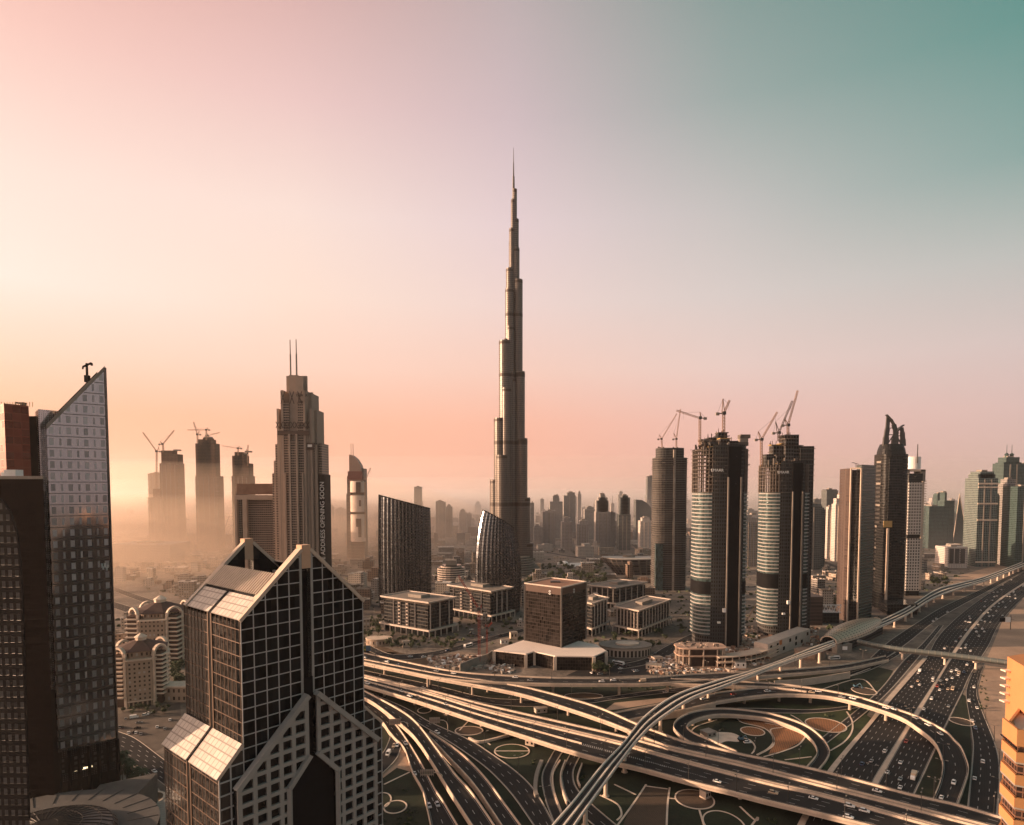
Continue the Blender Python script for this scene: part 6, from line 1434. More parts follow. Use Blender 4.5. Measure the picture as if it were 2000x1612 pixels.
m = MB(); q = [a + d * 8 + x * 11, b - d * 14 + x * 11, b - d * 14 - x * 11, a + d * 8 - x * 11]; m.prism([(p.x, p.y) for p in q], 0, 11, 0, 0, 3, 4); m.build('concourse_wall', F['greycell'], root)
m = MB(); q = [a + d * 1 + x * 8, a + d * 20 + x * 16, a + d * 22 + x * 10, a + d * 4 + x * 2]; m.prism([(p.x, p.y) for p in q], 0, 9); m.build('entrance_block', MAT['dull'], root)
m = MB(); p = a + d * 6 + x * 13.5; m.box(p.x - 2.4, p.x + 2.4, p.y - .9, p.y - .5, 4.5, 8.0); m.build('sign_panel', MAT['white'], root)
root = thing('stone_drum', 'curved stone base beneath the metro track beside the station', 'wall', G(1590, 1288)); q = G(1590, 1290); m = MB(); m.prism(oval(q.x, q.y + 9, 15, 10, 24), 0, 8.5, 0, 0); m.build('drum_wall', plain('rubble_stone', (.22, .16, .125), .9, .3, .4), root)
# footbridge tube over the highway
A = [G(1676, 1253, 10), G(1740, 1266, 10), G(1850, 1279, 10), G(1972, 1295, 10), G(2060, 1307, 10)]; A = resamp(A, 60)
root = thing('footbridge', 'grey enclosed footbridge tube crossing high over the highway', 'footbridge', (A[30].x, A[30].y, 0))
m = MB(); rg = []
for i, p in enumerate(A):
    dd = (A[min(i + 1, 59)] - A[max(i - 1, 0)]).normalized(); s = Vector((dd.y, -dd.x, 0)); rg.append([p + s * (2.6 * math.cos(t)) + Vector((0, 0, 2.4 * math.sin(t) * (1 if math.sin(t) > 0 else .8))) for t in [2 * math.pi * k / 14 for k in range(14)]])
m.loft(rg, 0, True, True, .3, 1.0); m.build('tube', plain('bridge_metal', (.10, .115, .11), .5, .2, .2, .1), root)
for i in range(2, 58, 2):
    m = MB()
    for k in range(14): m.bar(rg[i][k], rg[i][(k + 1) % 14], .28)
    m.build('hoop', MAT['dull'], root)
m = MB()
for i in range(59): m.bar(A[i] + Vector((0, 0, -2.3)), A[i + 1] + Vector((0, 0, -2.3)), 3.6, .9)
m.build('floor_beam', MAT['steel'], root)
for px, py in ((1763, 1293), (1842, 1302), (1905, 1309)):
    p = G(px, py); q = min(A, key=lambda v: (Vector((v.x, v.y, 0)) - p).length); m = MB(); m.tube((q.x, q.y, 0), (q.x, q.y, 6.2), 1.1, 1.0, 10); m.box(q.x - 2.5, q.x + 2.5, q.y - 1, q.y + 1, 6.2, 7.3); m.build('pier', MAT['pale'], root)

# ------------------------------------------------------------------ cranes
def crane(label, base, pivot, jib, y, mat, counter=None, hammer=False, w=1.8, seg=14, apex=None):
    """base, pivot, jib tip are picture points in the plane at distance y"""
    b, p, j = D(*base, y), D(*pivot, y), D(*jib, y)
    root = thing('tower_crane', label, 'crane', b)
    def lattice(name, a, c, w, n):
        m = MB(); dd = (c - a); ln = dd.length; dd.normalize(); up = Vector((0, 1, 0)); s = dd.cross(up).normalized(); t = w * .17
        cr = [s * w / 2 + up * w / 2, -s * w / 2 + up * w / 2, -s * w / 2 - up * w / 2, s * w / 2 - up * w / 2]
        for o in cr: m.bar(a + o, c + o, t)
        for k in range(n):
            u, v = a + dd * ln * k / n, a + dd * ln * (k + 1) / n
            for e in range(4): m.bar(u + cr[e], v + cr[(e + 1) % 4], t * .75)
        return m.build(name, mat, root)
    ms_ = lattice('mast', b, p, w, max(4, int((p - b).length / w / 1.4)))
    jb_ = lattice('jib', p, j, w * .75, seg)
    dd = (j - p); sgn = 1 if dd.x > 0 else -1
    m = MB(); hh = 1.2 * w if hammer else 2.4 * w
    ap = D(*apex, y) if apex else p + Vector((-sgn * w * 1.2, 0, hh * 2))
    m.bar(p + Vector((w * .5, 0, 0)), ap, w * .3); m.bar(p - Vector((w * .9 * sgn, 0, 0)), ap, w * .3); m.build('a_frame', mat, root)
    m = MB(); m.bar(ap, p + dd * .75, w * .09); m.bar(ap, p + Vector((-sgn * w * 3, 0, w * .3)), w * .09); m.build('tie_cable', MAT['steel'], root)
    m = MB(); q = p + Vector((-sgn * w * 3, 0, 0)); m.bar(p, q, w * .6, w * .5); m.box(q.x - w * .8, q.x + w * .8, q.y - w * .5, q.y + w * .5, q.z - w * .9, q.z + w * .5); m.build('counterweight', MAT['dull'], root)
    m = MB(); m.box(p.x - w * .8, p.x + w * .8, p.y - w * 1.3, p.y - w * .3, p.z - w * .6, p.z + w * .9); m.build('cab', MAT['steel'], ms_)
    m = MB(); h = p + dd * (.9 if not hammer else .7); m.bar(h, h + Vector((0, 0, -w * 4)), w * .07); m.build('hook_line', MAT['steel'], jb_)
    return root
CR = plain('crane_paint', (.34, .20, .12), .6, .3, .4); CD = plain('crane_dark', (.12, .085, .065), .6, .3, .4); CH = plain('crane_pale', (.30, .19, .12), .6, .2, .3)
crane('luffing crane at the left end of the bare concrete tower roof', (1294, 880), (1292, 858), (1322, 808), 1055, CR, apex=(1288, 849))
crane('luffing crane with a near vertical jib on the bare concrete tower', (1321, 880), (1321, 858), (1329, 799), 1058, CR, apex=(1316, 846))
crane('hammerhead crane with a flat jib on the left banded tower', (1367, 880), (1367, 817), (1321, 802), 688, CR, hammer=True, w=1.9, apex=(1367, 805))
crane('crane with a short steep jib on top of the left banded tower', (1413.5, 850), (1413.5, 808), (1425, 782), 690, CR, w=2.2, apex=(1412, 779))
crane('luffing crane standing at the left side of the right banded tower', (1487, 912), (1487, 859), (1518, 805), 730, CR, w=2.0, apex=(1481, 843))
crane('luffing crane at the middle of the right banded tower top', (1521, 862), (1521, 846), (1547.5, 783), 735, CD, w=2.0, apex=(1515, 824))
crane('tallest luffing crane on the right banded tower', (1539, 860), (1539, 831), (1558, 763), 735, CR, w=2.0, apex=(1533, 818))
crane('crane with its jib leaning left on the short unfinished tower', (305.5, 955), (306, 882), (279, 845), 1745, CH, w=3.0, apex=(310, 873))
crane('crane leaning right on the taller left unfinished tower', (319.5, 884), (318, 868), (340, 841), 1755, CH, w=3.0, apex=(313, 862))
crane('crane with a raised jib left on the stepped unfinished tower', (386, 866), (385.5, 849), (378, 824), 1700, CH, w=2.6, apex=(389, 842))
crane('flat topped crane with a long jib on the stepped unfinished tower', (403, 860), (403, 840), (366, 840), 1695, CH, hammer=True, w=2.6)
crane('crane with a jib to the right on the stepped unfinished tower', (407, 860), (407, 851), (429, 845), 1710, CH, hammer=True, w=2.2)
crane('flat topped crane on the unfinished tower behind the framed hotel', (465, 890), (465, 876), (434, 871), 1598, CH, hammer=True, w=2.6)
crane('upright crane mast on the right of the tower behind the framed hotel', (484, 910), (484, 886), (484.5, 869), 1596, CH, w=2.2)
crane('thin crane beside the sail topped tower', (713, 1050), (713, 940), (724, 914), 1480, CH, w=2.4)
crane('small crane in the haze between the unfinished towers', (363, 1060), (363, 1014), (372, 1016), 1820, CH, hammer=True, w=2.4)
crane('small crane at the foot of the left unfinished tower', (286, 1100), (286, 1074), (298, 1070), 1500, CH, hammer=True, w=2.2)
crane('thin crane left of the banner in the haze', (438, 1040), (440, 1030), (448, 1008), 1800, CH, w=2.0)
crane('red crane rising from the construction pit beside the white podium', (936, 1292), (935.5, 1190), (895, 1124), 600, MAT['red'], w=1.9, apex=(941, 1180))
crane('shorter red crane beside the tall red one in the pit', (951, 1280), (951, 1226), (961, 1216), 625, MAT['red'], hammer=True, w=1.4)
crane('dark mobile crane boom between the two banded towers', (1453, 1222), (1455, 1216), (1484, 1172), 770, CD, w=1.4)

# ------------------------------------------------------------------ the construction site below the banded towers
q = G(1375, 1304)
root = thing('unfinished_podium', 'unfinished concrete podium of stacked curved slabs below the left banded tower', 'unfinished building', (q.x, q.y + 12, 0))
def slabshape(s): return oval(q.x, q.y + 14, 24 * s, 13 * s, 32, pw=.55)
for z0 in (9.5, 16.5):
    m = MB(); m.prism(slabshape(1), z0, z0 + 1.1, 0, bot=True); m.build('floor_slab', plain('pink_concrete', (.42, .29, .22), .85, .2, .2), root)
P_ = slabshape(.93)
for i in range(0, 32, 2): m = MB(); m.box(P_[i][0] - .5, P_[i][0] + .5, P_[i][1] - .5, P_[i][1] + .5, 0, 16.5); m.build('column', MAT['concrete'], root)
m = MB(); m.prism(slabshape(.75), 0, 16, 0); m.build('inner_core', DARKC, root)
for k in range(30):
    A = random.uniform(0, 6.28); rr = random.uniform(.2, .9); p = (q.x + 24 * rr * math.cos(A), q.y + 14 + 13 * rr * math.sin(A)); m = MB(); m.box(p[0] - random.uniform(.4, 1.5), p[0] + random.uniform(.3, 1.3), p[1] - .6, p[1] + .6, 17.6, 17.6 + random.uniform(.4, 2)); m.build('formwork', random.choice([BARE, MAT['dull'], MAT['pale']]), root)
for (l, r, yy, z0) in ((1410, 1500, 1296, 5), (1420, 1498, 1282, 9)):
    pass
root = thing('curved_podium', 'long curved unfinished podium storeys running right to the white wall', 'unfinished building', G(1450, 1290))
ce = [G(1402, 1306), G(1430, 1304), G(1460, 1300), G(1490, 1292), G(1515, 1280)]; ce = resamp(ce, 24)
for z0 in (5, 10):
    m = MB()
    for u, v in zip(ce, ce[1:]): m.bar(u + Vector((0, 6, z0)), v + Vector((0, 6, z0)), 13, .9)
    m.build('floor_slab', MAT['concrete'], root)
for i in range(0, 24, 2): m = MB(); p = ce[i]; m.box(p.x - .4, p.x + .4, p.y + .5, p.y + 1.3, 0, 9.6); m.build('column', MAT['concrete'], root)
m = MB()
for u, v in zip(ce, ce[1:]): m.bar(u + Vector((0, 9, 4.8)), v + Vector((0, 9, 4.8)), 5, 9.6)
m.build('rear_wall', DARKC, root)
a, b = G(1499, 1288), G(1582, 1255); root = thing('white_wall_block', 'long white blockwork building with dark openings behind the metro track', 'unfinished building', (a + b) / 2)
d = (b - a).normalized(); nn = Vector((-d.y, d.x, 0))
q4 = [a, b, b + nn * 14, a + nn * 14]; m = MB(); m.prism([(p.x, p.y) for p in q4], 0, 15, 0); m.build('wall', plain('white_blockwork', (.46, .39, .34), .85, .2, .15), root)
for k in range(7):
    for z0 in (3, 9):
        if (k + (z0 > 5)) % 3 == 0: continue
        p = a + d * ((b - a).length * (k + .5) / 7) - nn * .12; m = MB(); m.prism([(v.x, v.y) for v in (p - d * 2.2, p + d * 2.2, p + d * 2.2 - nn * .1, p - d * 2.2 - nn * .1)], z0, z0 + 3.6); m.build('opening', MAT['black'], root)
p = a + d * 28 - nn * .2; m = MB(); m.prism([(v.x, v.y) for v in (p - d * 3, p + d * 3, p + d * 3 - nn * .1, p - d * 3 - nn * .1)], 9.6, 14.5); m.build('orange_tarpaulin', plain('tarpaulin', (.42, .16, .06), .8, .2, .3), root)
RUB = [plain('rubble_pale', (.46, .36, .29), .9, .3, .6), MAT['dull'], plain('rubble_brown', (.20, .12, .085), .9, .4, .6), MAT['white']]
m = MB()
def heap(l, r, t, b, n, zmax=0, s=2.2):
    for k in range(n):
        p = G(random.uniform(l, r), random.uniform(t, b)); w, dd, h, A = random.uniform(.5, s), random.uniform(.5, s), random.uniform(.5, 2.6), random.uniform(0, 3.14)
        c_, s_ = math.cos(A), math.sin(A); mi = random.choices((0, 1, 2, 3), (4, 4, 4, 1))[0]
        m.prism([(p.x + x_ * c_ - y_ * s_, p.y + x_ * s_ + y_ * c_) for x_, y_ in ((-w, -dd), (w, -dd), (w, dd), (-w, dd))], 0, h, mi)
heap(1270, 1345, 1285, 1318, 330); heap(1330, 1500, 1255, 1300, 430); heap(1345, 1440, 1308, 1316, 110); heap(1430, 1600, 1225, 1262, 300); heap(838, 965, 1282, 1308, 230); heap(960, 1005, 1300, 1316, 60)
tag(m.build('building_rubble', RUB), kind='stuff')
patch('site_ground', [(1262, 1312), (1275, 1290), (1310, 1274), (1345, 1255), (1440, 1235), (1600, 1225), (1600, 1255), (1500, 1295), (1440, 1312), (1340, 1318)], plain('site_dirt', (.27, .19, .14), .95, .35, .12), .035)
patch('site_ground', [(832, 1300), (850, 1284), (890, 1272), (960, 1280), (1000, 1310), (930, 1318), (860, 1310)], plain('site_dirt_dark', (.20, .15, .115), .95, .35, .12), .035)
def hut(label, px, py, w, dd, h, mat, ang=0, cat='site hut', nm='site_hut'):
    p = G(px, py); root = thing(nm, label, cat, p); c_, s_ = math.cos(ang), math.sin(ang)
    R4 = lambda k: [(p.x + x_ * k * c_ - y_ * k * s_, p.y + x_ * k * s_ + y_ * k * c_) for x_, y_ in ((-w / 2, -dd / 2), (w / 2, -dd / 2), (w / 2, dd / 2), (-w / 2, dd / 2))]
    a = MB(); a.prism(R4(1), 0, h, 0, 0, 2.5, 3); a.build('wall', mat, root); a = MB(); a.prism(R4(1.06), h, h + .35); a.build('roof', MAT['dull'], root)
    n_ = max(2, int(w / 4))
    for i in range(n_):
        t = -w / 2 + w * (i + .5) / n_; a = MB(); q_ = [(t - .7, -dd / 2 - .05), (t + .7, -dd / 2 - .05), (t + .7, -dd / 2 + .05), (t - .7, -dd / 2 + .05)]
        a.prism([(p.x + x_ * c_ - y_ * s_, p.y + x_ * s_ + y_ * c_) for x_, y_ in q_], h * .35, h * .75); a.build('window', MAT['glassd'], root)
hut('white site cabin with a red edge in front of the unfinished podium', 1445, 1304, 10, 5, 5.5, MAT['white'])
hut('white site shed at the left corner of the construction ground', 1283, 1293, 9, 7, 5, MAT['pale'], .3)
hut('pale sloped shed on the kerb of the construction ground', 1277, 1306, 14, 8, 4, MAT['pale'], -.3)
hut('small buff gatehouse below the overhanging roof office block', 793, 1263, 8, 6, 6, MAT['concrete'], .3)
hut('small cream kiosk in the car park behind the podium', 1003, 1247, 8, 6, 7, MAT['pale'], .2)
hut('cream cabin under the red crane', 985, 1257, 8, 5, 4, MAT['white'], .2)
hut('little stone pump house on the round ploughed bed', 1377, 1558, 4.2, 4.2, 4.2, MAT['concrete'], .6, 'pump house', 'pump_house')
hut('buff pump house on the sand patch inside the loop ramp', 1383, 1437, 8, 7, 3.2, MAT['dull'], .5, 'pump house', 'pump_house')
hut('pale concrete box on the verge between ramps behind the viaduct', 1056, 1391, 9, 5, 3.2, MAT['concrete'], .3, 'pump house', 'pump_house')
hut('pale concrete box beneath the nearest viaduct by the lawn', 1037, 1455, 6.5, 4, 3.4, MAT['concrete'], -.5, 'pump house', 'pump_house')
# horseshoe arcade, low white villas
q = G(1226, 1284); root = thing('arcade_pavilion', 'horseshoe shaped white arcade pavilion by the finned office block', 'low building', q)
m = MB(); m.prism(oval(q.x, q.y + 14, 26, 17, 40), 0, 9, 0, 0, 4, 9); m.build('arcade_wall', facade('pavilion_arcade', (.42, .35, .29), (.03, .025, .02), .2, .05, .75, .5, .8), root)
m = MB(); m.prism(oval(q.x, q.y + 14, 27, 18, 40), 9, 10); m.build('roof', MAT['dull'], root); m = MB(); m.prism(oval(q.x + 2, q.y + 14, 12, 8, 30), 9.5, 11.4); m.build('drum', MAT['pale'], root)
q = G(738, 1262); root = thing('arcade_pavilion', 'small beige arcade pavilion right of the gridded glass tower roof edge', 'low building', q)
m = MB(); m.prism(oval(q.x, q.y + 6, 14, 9, 24), 0, 7, 0, 0, 3.5, 7); m.build('arcade_wall', F['beige'], root); m = MB(); m.prism(oval(q.x, q.y + 6, 14.6, 9.6, 24), 7, 7.8); m.build('roof', MAT['concrete'], root)
# truss bridge building left of the twin slab tower
q = G(1590, 1222); root = thing('brick_office', 'brown banded office joined by a white truss bridge to the twin slab tower', 'office block', q)
y_ = q.y; m = MB(); m.box(X(1570, y_), X(1612, y_), y_, y_ + 30, 0, Z(1166, y_), bay=30, fl=4.2); m.build('wall', F['ribs'], root)
m = MB(); xa, xb, z0, z1 = X(1608, y_ + 8), X(1648, y_ + 8), Z(1196, y_ + 8), Z(1182, y_ + 8)
m.bar((xa, y_ + 8, z0), (xb, y_ + 8, z0), .9); m.bar((xa, y_ + 8, z1), (xb, y_ + 8, z1), .9)
for k in range(8):
    u, v = xa + (xb - xa) * k / 8, xa + (xb - xa) * (k + 1) / 8; m.bar((u, y_ + 8, z0 if k % 2 else z1), (v, y_ + 8, z1 if k % 2 else z0), .6)
m.build('truss_bridge', MAT['white'], root); m = MB(); m.box(xa - 2, xb, y_ + 12, y_ + 30, 0, z0 - 1, bay=4, fl=4); m.build('link_wall', F['blackt'], root)

# dhow shaped opera house with a flat pale roof
yo = 1240; xl, xr = X(1176, yo), X(1296, yo); root = thing('opera_house', 'dark boat shaped hall with a broad pale roof left of the bare concrete tower', 'hall', ((xl + xr) / 2, yo, 0))
rg = []
for z_, s, ox in ((0, .72, 8), (10, .82, 5), (22, .95, 1), (30, 1.0, 0)):
    rg.append([Vector((p[0] + ox, p[1], z_ + (2.5 * ((p[0] - (xl + xr) / 2) / (xr - xl) * 2) ** 2 if z_ else 0))) for p in oval((xl + xr) / 2, yo, (xr - xl) / 2 * s, 26 * s, 36, pw=.8)])
m = MB(); m.loft(rg, 0, True, False, .8, 5); m.build('hull_wall', facade('hall_glass', (.14, .115, .10), (.05, .05, .05), .12, .1, .9, .2, .5, .1), root)
m = MB(); m.face([p + Vector((0, 0, .1)) for p in rg[-1]]); top = [Vector((p.x * 1.0, p.y, p.z + .3)) for p in rg[-1]]; m.loft([rg[-1], [p + Vector((0, 0, 1.6)) for p in rg[-1]]]); m.build('roof', plain('pale_roof', (.42, .38, .34), .7, .1, .05), root)
m = MB(); m.prism(oval((xl + xr) / 2 - 6, yo + 4, 12, 7, 20), 31, 37); m.build('fly_tower', MAT['dull'], root)
for px, py, r_, lab in ((1103, 1103, 9, 'white dome tent beyond the dark trees'), ):
    q = G(px, py); root = thing('dome_tent', lab, 'tent', q); m = MB(); m.loft([[q + Vector((r_ * math.cos(A) * math.cos(t), r_ * math.cos(A) * math.sin(t), r_ * .9 * math.sin(A))) for t in [2 * math.pi * i / 20 for i in range(20)]] for A in [.0, .3, .6, .9, 1.2, 1.5]]); m.build('dome', MAT['white'], root)
    m = MB(); m.box(q.x - 16, q.x - 5, q.y - 6, q.y + 4, 0, 4.5); m.build('side_tent', MAT['white'], root)
q = G(1126, 1106); root = thing('long_tent', 'long white pitched tent right of the dome tent', 'tent', q); m = MB(); A4 = [Vector((q.x + a_, q.y + b_, z_)) for a_, b_, z_ in ((-15, -7, 0), (15, -7, 0), (15, 7, 0), (-15, 7, 0), (-15, 0, 7), (15, 0, 7))]
for f_ in ((0, 1, 5, 4), (2, 3, 4, 5), (0, 4, 3), (1, 2, 5)): m.face([A4[i] for i in f_])
m.build('canopy', MAT['white'], root)
# ------------------------------------------------------------------ traffic
def proj(p):
    d = p - Vector((0, 0, CAM_H)); f = d.y * cp - d.z * sp; u = d.x / f; v = (d.y * sp + d.z * cp) / f
    return PPX + FPX * u, PPY - FPX * v
PAINT = {'white': MAT['white'], 'silver': plain('silver_paint', (.42, .42, .42), .3, .05, 1, .5), 'black': plain('black_paint', (.02, .02, .022), .25, .1, 1), 'beige': plain('beige_paint', (.55, .42, .30), .4, .1, 1), 'red': plain('red_paint', (.30, .04, .03), .35, .1, 1), 'blue': plain('blue_paint', (.05, .09, .16), .35, .1, 1)}
LAMPM = plain('lamp_lens', (.6, .5, .4), .3, .1, 1); LAMPR = plain('tail_lens', (.25, .02, .02), .3, .1, 1)
def car_proto(colour, kind):
    root = bpy.data.objects.new('car' if kind in ('saloon', 'suv') else kind, None); COL.objects.link(root); BASE[root.name] = Vector((0, 0, 0))
    Ln, Wd, H = {'saloon': (4.6, 1.85, 1.45), 'suv': (4.9, 2.0, 1.8), 'van': (5.6, 2.1, 2.5), 'bus': (12, 2.6, 3.2), 'truck': (8.5, 2.5, 3.4)}[kind]
    hl, hw = Ln / 2, Wd / 2; pm = PAINT[colour]
    def shell(prof, w0, w1=None):
        m = MB(); w1 = w1 or w0; n = len(prof); zm = max(z for _, z in prof)
        A = [Vector((x, -(w0 if z < zm * .8 else w1), z)) for x, z in prof]; B = [Vector((p.x, -p.y, p.z)) for p in A]
        m.face(A); m.face(list(reversed(B)))
        for i in range(n): j = (i + 1) % n; m.face([A[j], A[i], B[i], B[j]])
        return m
    if kind in ('saloon', 'suv'):
        s = H / 1.45
        shell([(-hl, .35), (hl - .1, .35), (hl, .6), (hl - .15, .78 * s), (hl * .42, .92 * s), (-hl * .62, .95 * s), (-hl + .1, .9 * s), (-hl, .7)], hw).build('body', pm, root)
        back = -.80 if kind == 'saloon' else -.95
        shell([(hl * .44, .90 * s), (hl * .12, H * .96), (-hl * .38, H * .97), (hl * back, .92 * s)], hw * .86, hw * .74).build('cabin_glass', MAT['glassd'], root)
        m = MB(); m.prism([(hl * .12, -hw * .72), (hl * .12, hw * .72), (-hl * (.40 if kind == 'saloon' else .72), hw * .72), (-hl * (.40 if kind == 'saloon' else .72), -hw * .72)], H * .955, H); m.build('roof', pm, root)
    elif kind == 'van':
        shell([(-hl, .4), (hl, .4), (hl, 1.0), (hl * .8, 1.25), (hl * .55, H), (-hl, H)], hw, hw * .95).build('body', pm, root)
        m = MB(); m.hexa([(hl * .80, -hw * .8, 1.3), (hl * .82, hw * .8, 1.3), (hl * .80, hw * .8, 1.35), (hl * .80, -hw * .8, 1.35), (hl * .58, -hw * .75, H - .2), (hl * .60, -hw * .75, H - .2), (hl * .60, hw * .75, H - .1), (hl * .58, hw * .75, H - .1)]); m.build('windscreen', MAT['glassd'], root)
    elif kind == 'bus':
        shell([(-hl, .4), (hl, .4), (hl, 1.2), (hl - .3, H), (-hl, H)], hw).build('body', pm, root)
        for sg in (-1, 1): m = MB(); m.box(-hl + .5, hl - .8, sg * hw - .03, sg * hw + .03, 1.3, 2.5); m.build('side_windows', MAT['glassd'], root)
        m = MB(); m.box(-hl + 2, -hl + 5, -.8, .8, H, H + .35); m.build('roof_unit', MAT['dull'], root)
    else:
        m = MB(); m.box(-hl, hl * .42, -hw, hw, .9, H); m.build('cargo_box', PAINT['beige'], root); shell([(hl * .48, .5), (hl, .5), (hl, 1.6), (hl * .9, 2.4), (hl * .48, 2.4)], hw * .95).build('cab', pm, root)
        m = MB(); m.box(-hl, hl * .95, -hw * .5, hw * .5, .5, .9); m.build('chassis', MAT['black'], root)
    r = .33 if kind in ('saloon', 'suv', 'van') else .5
    for x_ in (hl * .62, -hl * .62):
        for y_ in (-1, 1): m = MB(); m.tube((x_, y_ * (hw - .22), r), (x_, y_ * (hw + .01), r), r, None, 10); wh_ = m.build('wheel', MAT['tyre'], root); m = MB(); m.tube((x_, y_ * (hw - .1), r), (x_, y_ * (hw + .03), r), r * .55, None, 8); m.build('rim', PAINT['silver'], wh_)
    for y_ in (-1, 1):
        m = MB(); m.box(hl - .18, hl + .02, y_ * hw * .7 - .2, y_ * hw * .7 + .2, .6, .78); m.build('headlight', LAMPM, root)
        m = MB(); m.box(-hl - .02, -hl + .1, y_ * hw * .75 - .18, y_ * hw * .75 + .18, .65, .85); m.build('tail_light', LAMPR, root)
    return root
PROTO = {}
placed = []
SHORT = {'HL': 'highway carriageway with dashed lanes left of the median', 'HR': 'busy highway carriageway right of the median', 'SR': 'service road curving along the sand right of the highway', 'SL': 'service road left of the highway before the footbridge',
         'S1': 'far service road beside the raised metro track', 'A1': 'nearest wide viaduct carriageway with chevron markings passing beneath the metro', 'A2': 'middle viaduct carriageway between two long parapets', 'T': 'upper right viaduct carriageway joined by the round loop ramp',
         'C': 'rearmost flyover running level in front of the dark cube building', 'D': 'curved flyover sweeping over the highway and down on its right side', 'R3': 'low road running between the left ramps and the metro pier', 'E': 'walled ramp rising beneath the metro track to the curved flyover',
         'Q': 'low road curving behind the gridded glass tower past overhead signs', 'Q0': 'slip road turning left out of sight behind the gridded glass tower', 'B5': 'dark boulevard with dashed lanes by the beige apartment block', 'ST': 'street passing the glass midrise at the construction pit', 'SU': 'street running past the columned midrise to the pair of towers',
         'P1': 'wide curving road sweeping beneath the viaduct towards the metro'}
WHERE = {'HL': 'on the left highway carriageway', 'HR': 'on the right highway carriageway', 'SR': 'on the service road along the sand', 'SL': 'on the service road left of the highway', 'S1': 'on the far service road by the metro track', 'A1': 'on the nearest wide viaduct', 'A2': 'on the middle viaduct carriageway',
         'T': 'on the viaduct lane by the loop', 'C': 'on the rearmost flyover', 'D': 'on the curved flyover', 'R3': 'on the low road between the ramps', 'E': 'on the walled ramp under the metro', 'Q': 'on the low road by the gridded tower', 'Q0': 'on the slip road behind the gridded tower', 'B5': 'on the dark boulevard',
         'ST': 'on the street by the pit', 'SU': 'on the street to the banded towers', 'P1': 'on the wide curving road'}
def put(key, px, py, colour='white', kind='saloon', rev=False):
    A, B = ROADS[SHORT[key]]; best = None
    for i in range(len(A) - 1):
        for t in (0, .33, .66):
            a, b = A[i].lerp(A[i + 1], t), B[i].lerp(B[i + 1], t)
            for k in range(2, 19):
                p = a.lerp(b, k / 20); u, v = proj(p + Vector((0, 0, .6))); d = (u - px) ** 2 + (v - py) ** 2
                if best is None or d < best[0]: best = (d, p, (B[i + 1] + A[i + 1] - A[i] - B[i]))
    d, p, dr = best
    ang = math.atan2(dr.y, dr.x) + (math.pi if rev else 0)
    k_ = (colour, kind)
    if k_ not in PROTO: PROTO[k_] = car_proto(colour, kind); c = PROTO[k_]; c.location = p + Vector((0, 0, .04)); c.rotation_euler = (0, 0, ang)
    else: c = copy_tree(PROTO[k_], p + Vector((0, 0, .04)), ang)
    nm = {'saloon': 'saloon car', 'suv': 'tall car'}.get(kind, kind)
    cat = 'car' if kind in ('saloon', 'suv') else kind
    c['category'] = cat; c['group'] = 'vehicles on the roads'
    above = ' beyond the footbridge' if key in ('HL', 'HR') and py < 1290 else ''
    placed.append((c, f"{colour} {nm} {WHERE[key]}{above}", -py))
z1 = [(1793, 1314, 'HL'), (1794, 1328, 'HL'), (1782, 1341, 'HL'), (1797, 1337, 'HL'), (1823, 1325, 'HL'), (1821, 1331, 'HL'), (1727, 1464, 'HL'), (1702, 1485, 'HL'), (1683, 1491, 'HL'), (1845, 1268, 'HL'),
      (1875, 1267, 'HR'), (1887, 1260, 'HR'), (1886, 1267, 'HR'), (1897, 1271, 'HR'), (1890, 1298, 'HR'), (1869, 1308, 'HR'), (1858, 1311, 'HR'), (1873, 1318, 'HR'), (1881, 1314, 'HR'), (1865, 1315, 'HR'), (1850, 1327, 'HR'), (1859, 1326, 'HR'), (1838, 1329, 'HR'),
      (1843, 1336, 'HR'), (1830, 1341, 'HR'), (1837, 1347, 'HR'), (1851, 1344, 'HR'), (1860, 1345, 'HR'), (1820, 1365, 'HR'), (1853, 1378, 'HR'), (1804, 1386, 'HR'), (1769, 1449, 'HR'), (1758, 1491, 'HR'), (1734, 1509, 'HR'), (1757, 1520, 'HR'), (1759, 1541, 'HR'),
      (1902, 1342, 'SR'), (1893, 1369, 'SR'), (1908, 1383, 'SR'), (1899, 1407, 'SR'), (1906, 1422, 'SR'), (1921, 1488, 'SR'), (1904, 1520, 'SR'), (1775, 1293, 'SL'),
      (1746, 1383, 'D'), (1731, 1383, 'D'), (1788, 1403, 'D'), (1813, 1416, 'D'), (1836, 1433, 'D'), (1863, 1529, 'D'), (1839, 1558, 'D'), (1432, 1356, 'D'), (1500, 1350, 'D'), (1552, 1347, 'D'), (1585, 1352, 'D'), (1598, 1350, 'D'), (1644, 1361, 'D'), (1666, 1364, 'D'),
      (1510, 1549, 'A1'), (1590, 1560, 'A1'), (1658, 1572, 'A1'), (1690, 1586, 'A1'), (1658, 1596, 'A1'), (1401, 1526, 'A1'), (718, 1335, 'A1'), (784, 1350, 'A1'), (800, 1359, 'A1'), (871, 1375, 'A1'), (1101, 1431, 'A2'), (1714, 1546, 'T'),
      (827, 1343, 'R3'), (1300, 1356, 'R3'), (713, 1284, 'C'), (755, 1293, 'C'), (778, 1299, 'C'), (851, 1311, 'C'), (886, 1315, 'C'), (1006, 1324, 'C'), (1035, 1329, 'C'), (1197, 1330, 'C'), (1175, 1331, 'C'), (1373, 1365, 'E'),
      (806, 1513, 'Q'), (792, 1453, 'Q'), (838, 1575, 'Q'), (855, 1571, 'Q'), (776, 1456, 'Q0'), (769, 1457, 'Q0'), (848, 1440, 'P1'), (735, 1356, 'P1'),
      (302, 1506, 'B5'), (802, 1283, 'ST'), (828, 1283, 'ST'), (874, 1271, 'ST'), (1275, 1270, 'SU'), (1312, 1257, 'SU')]
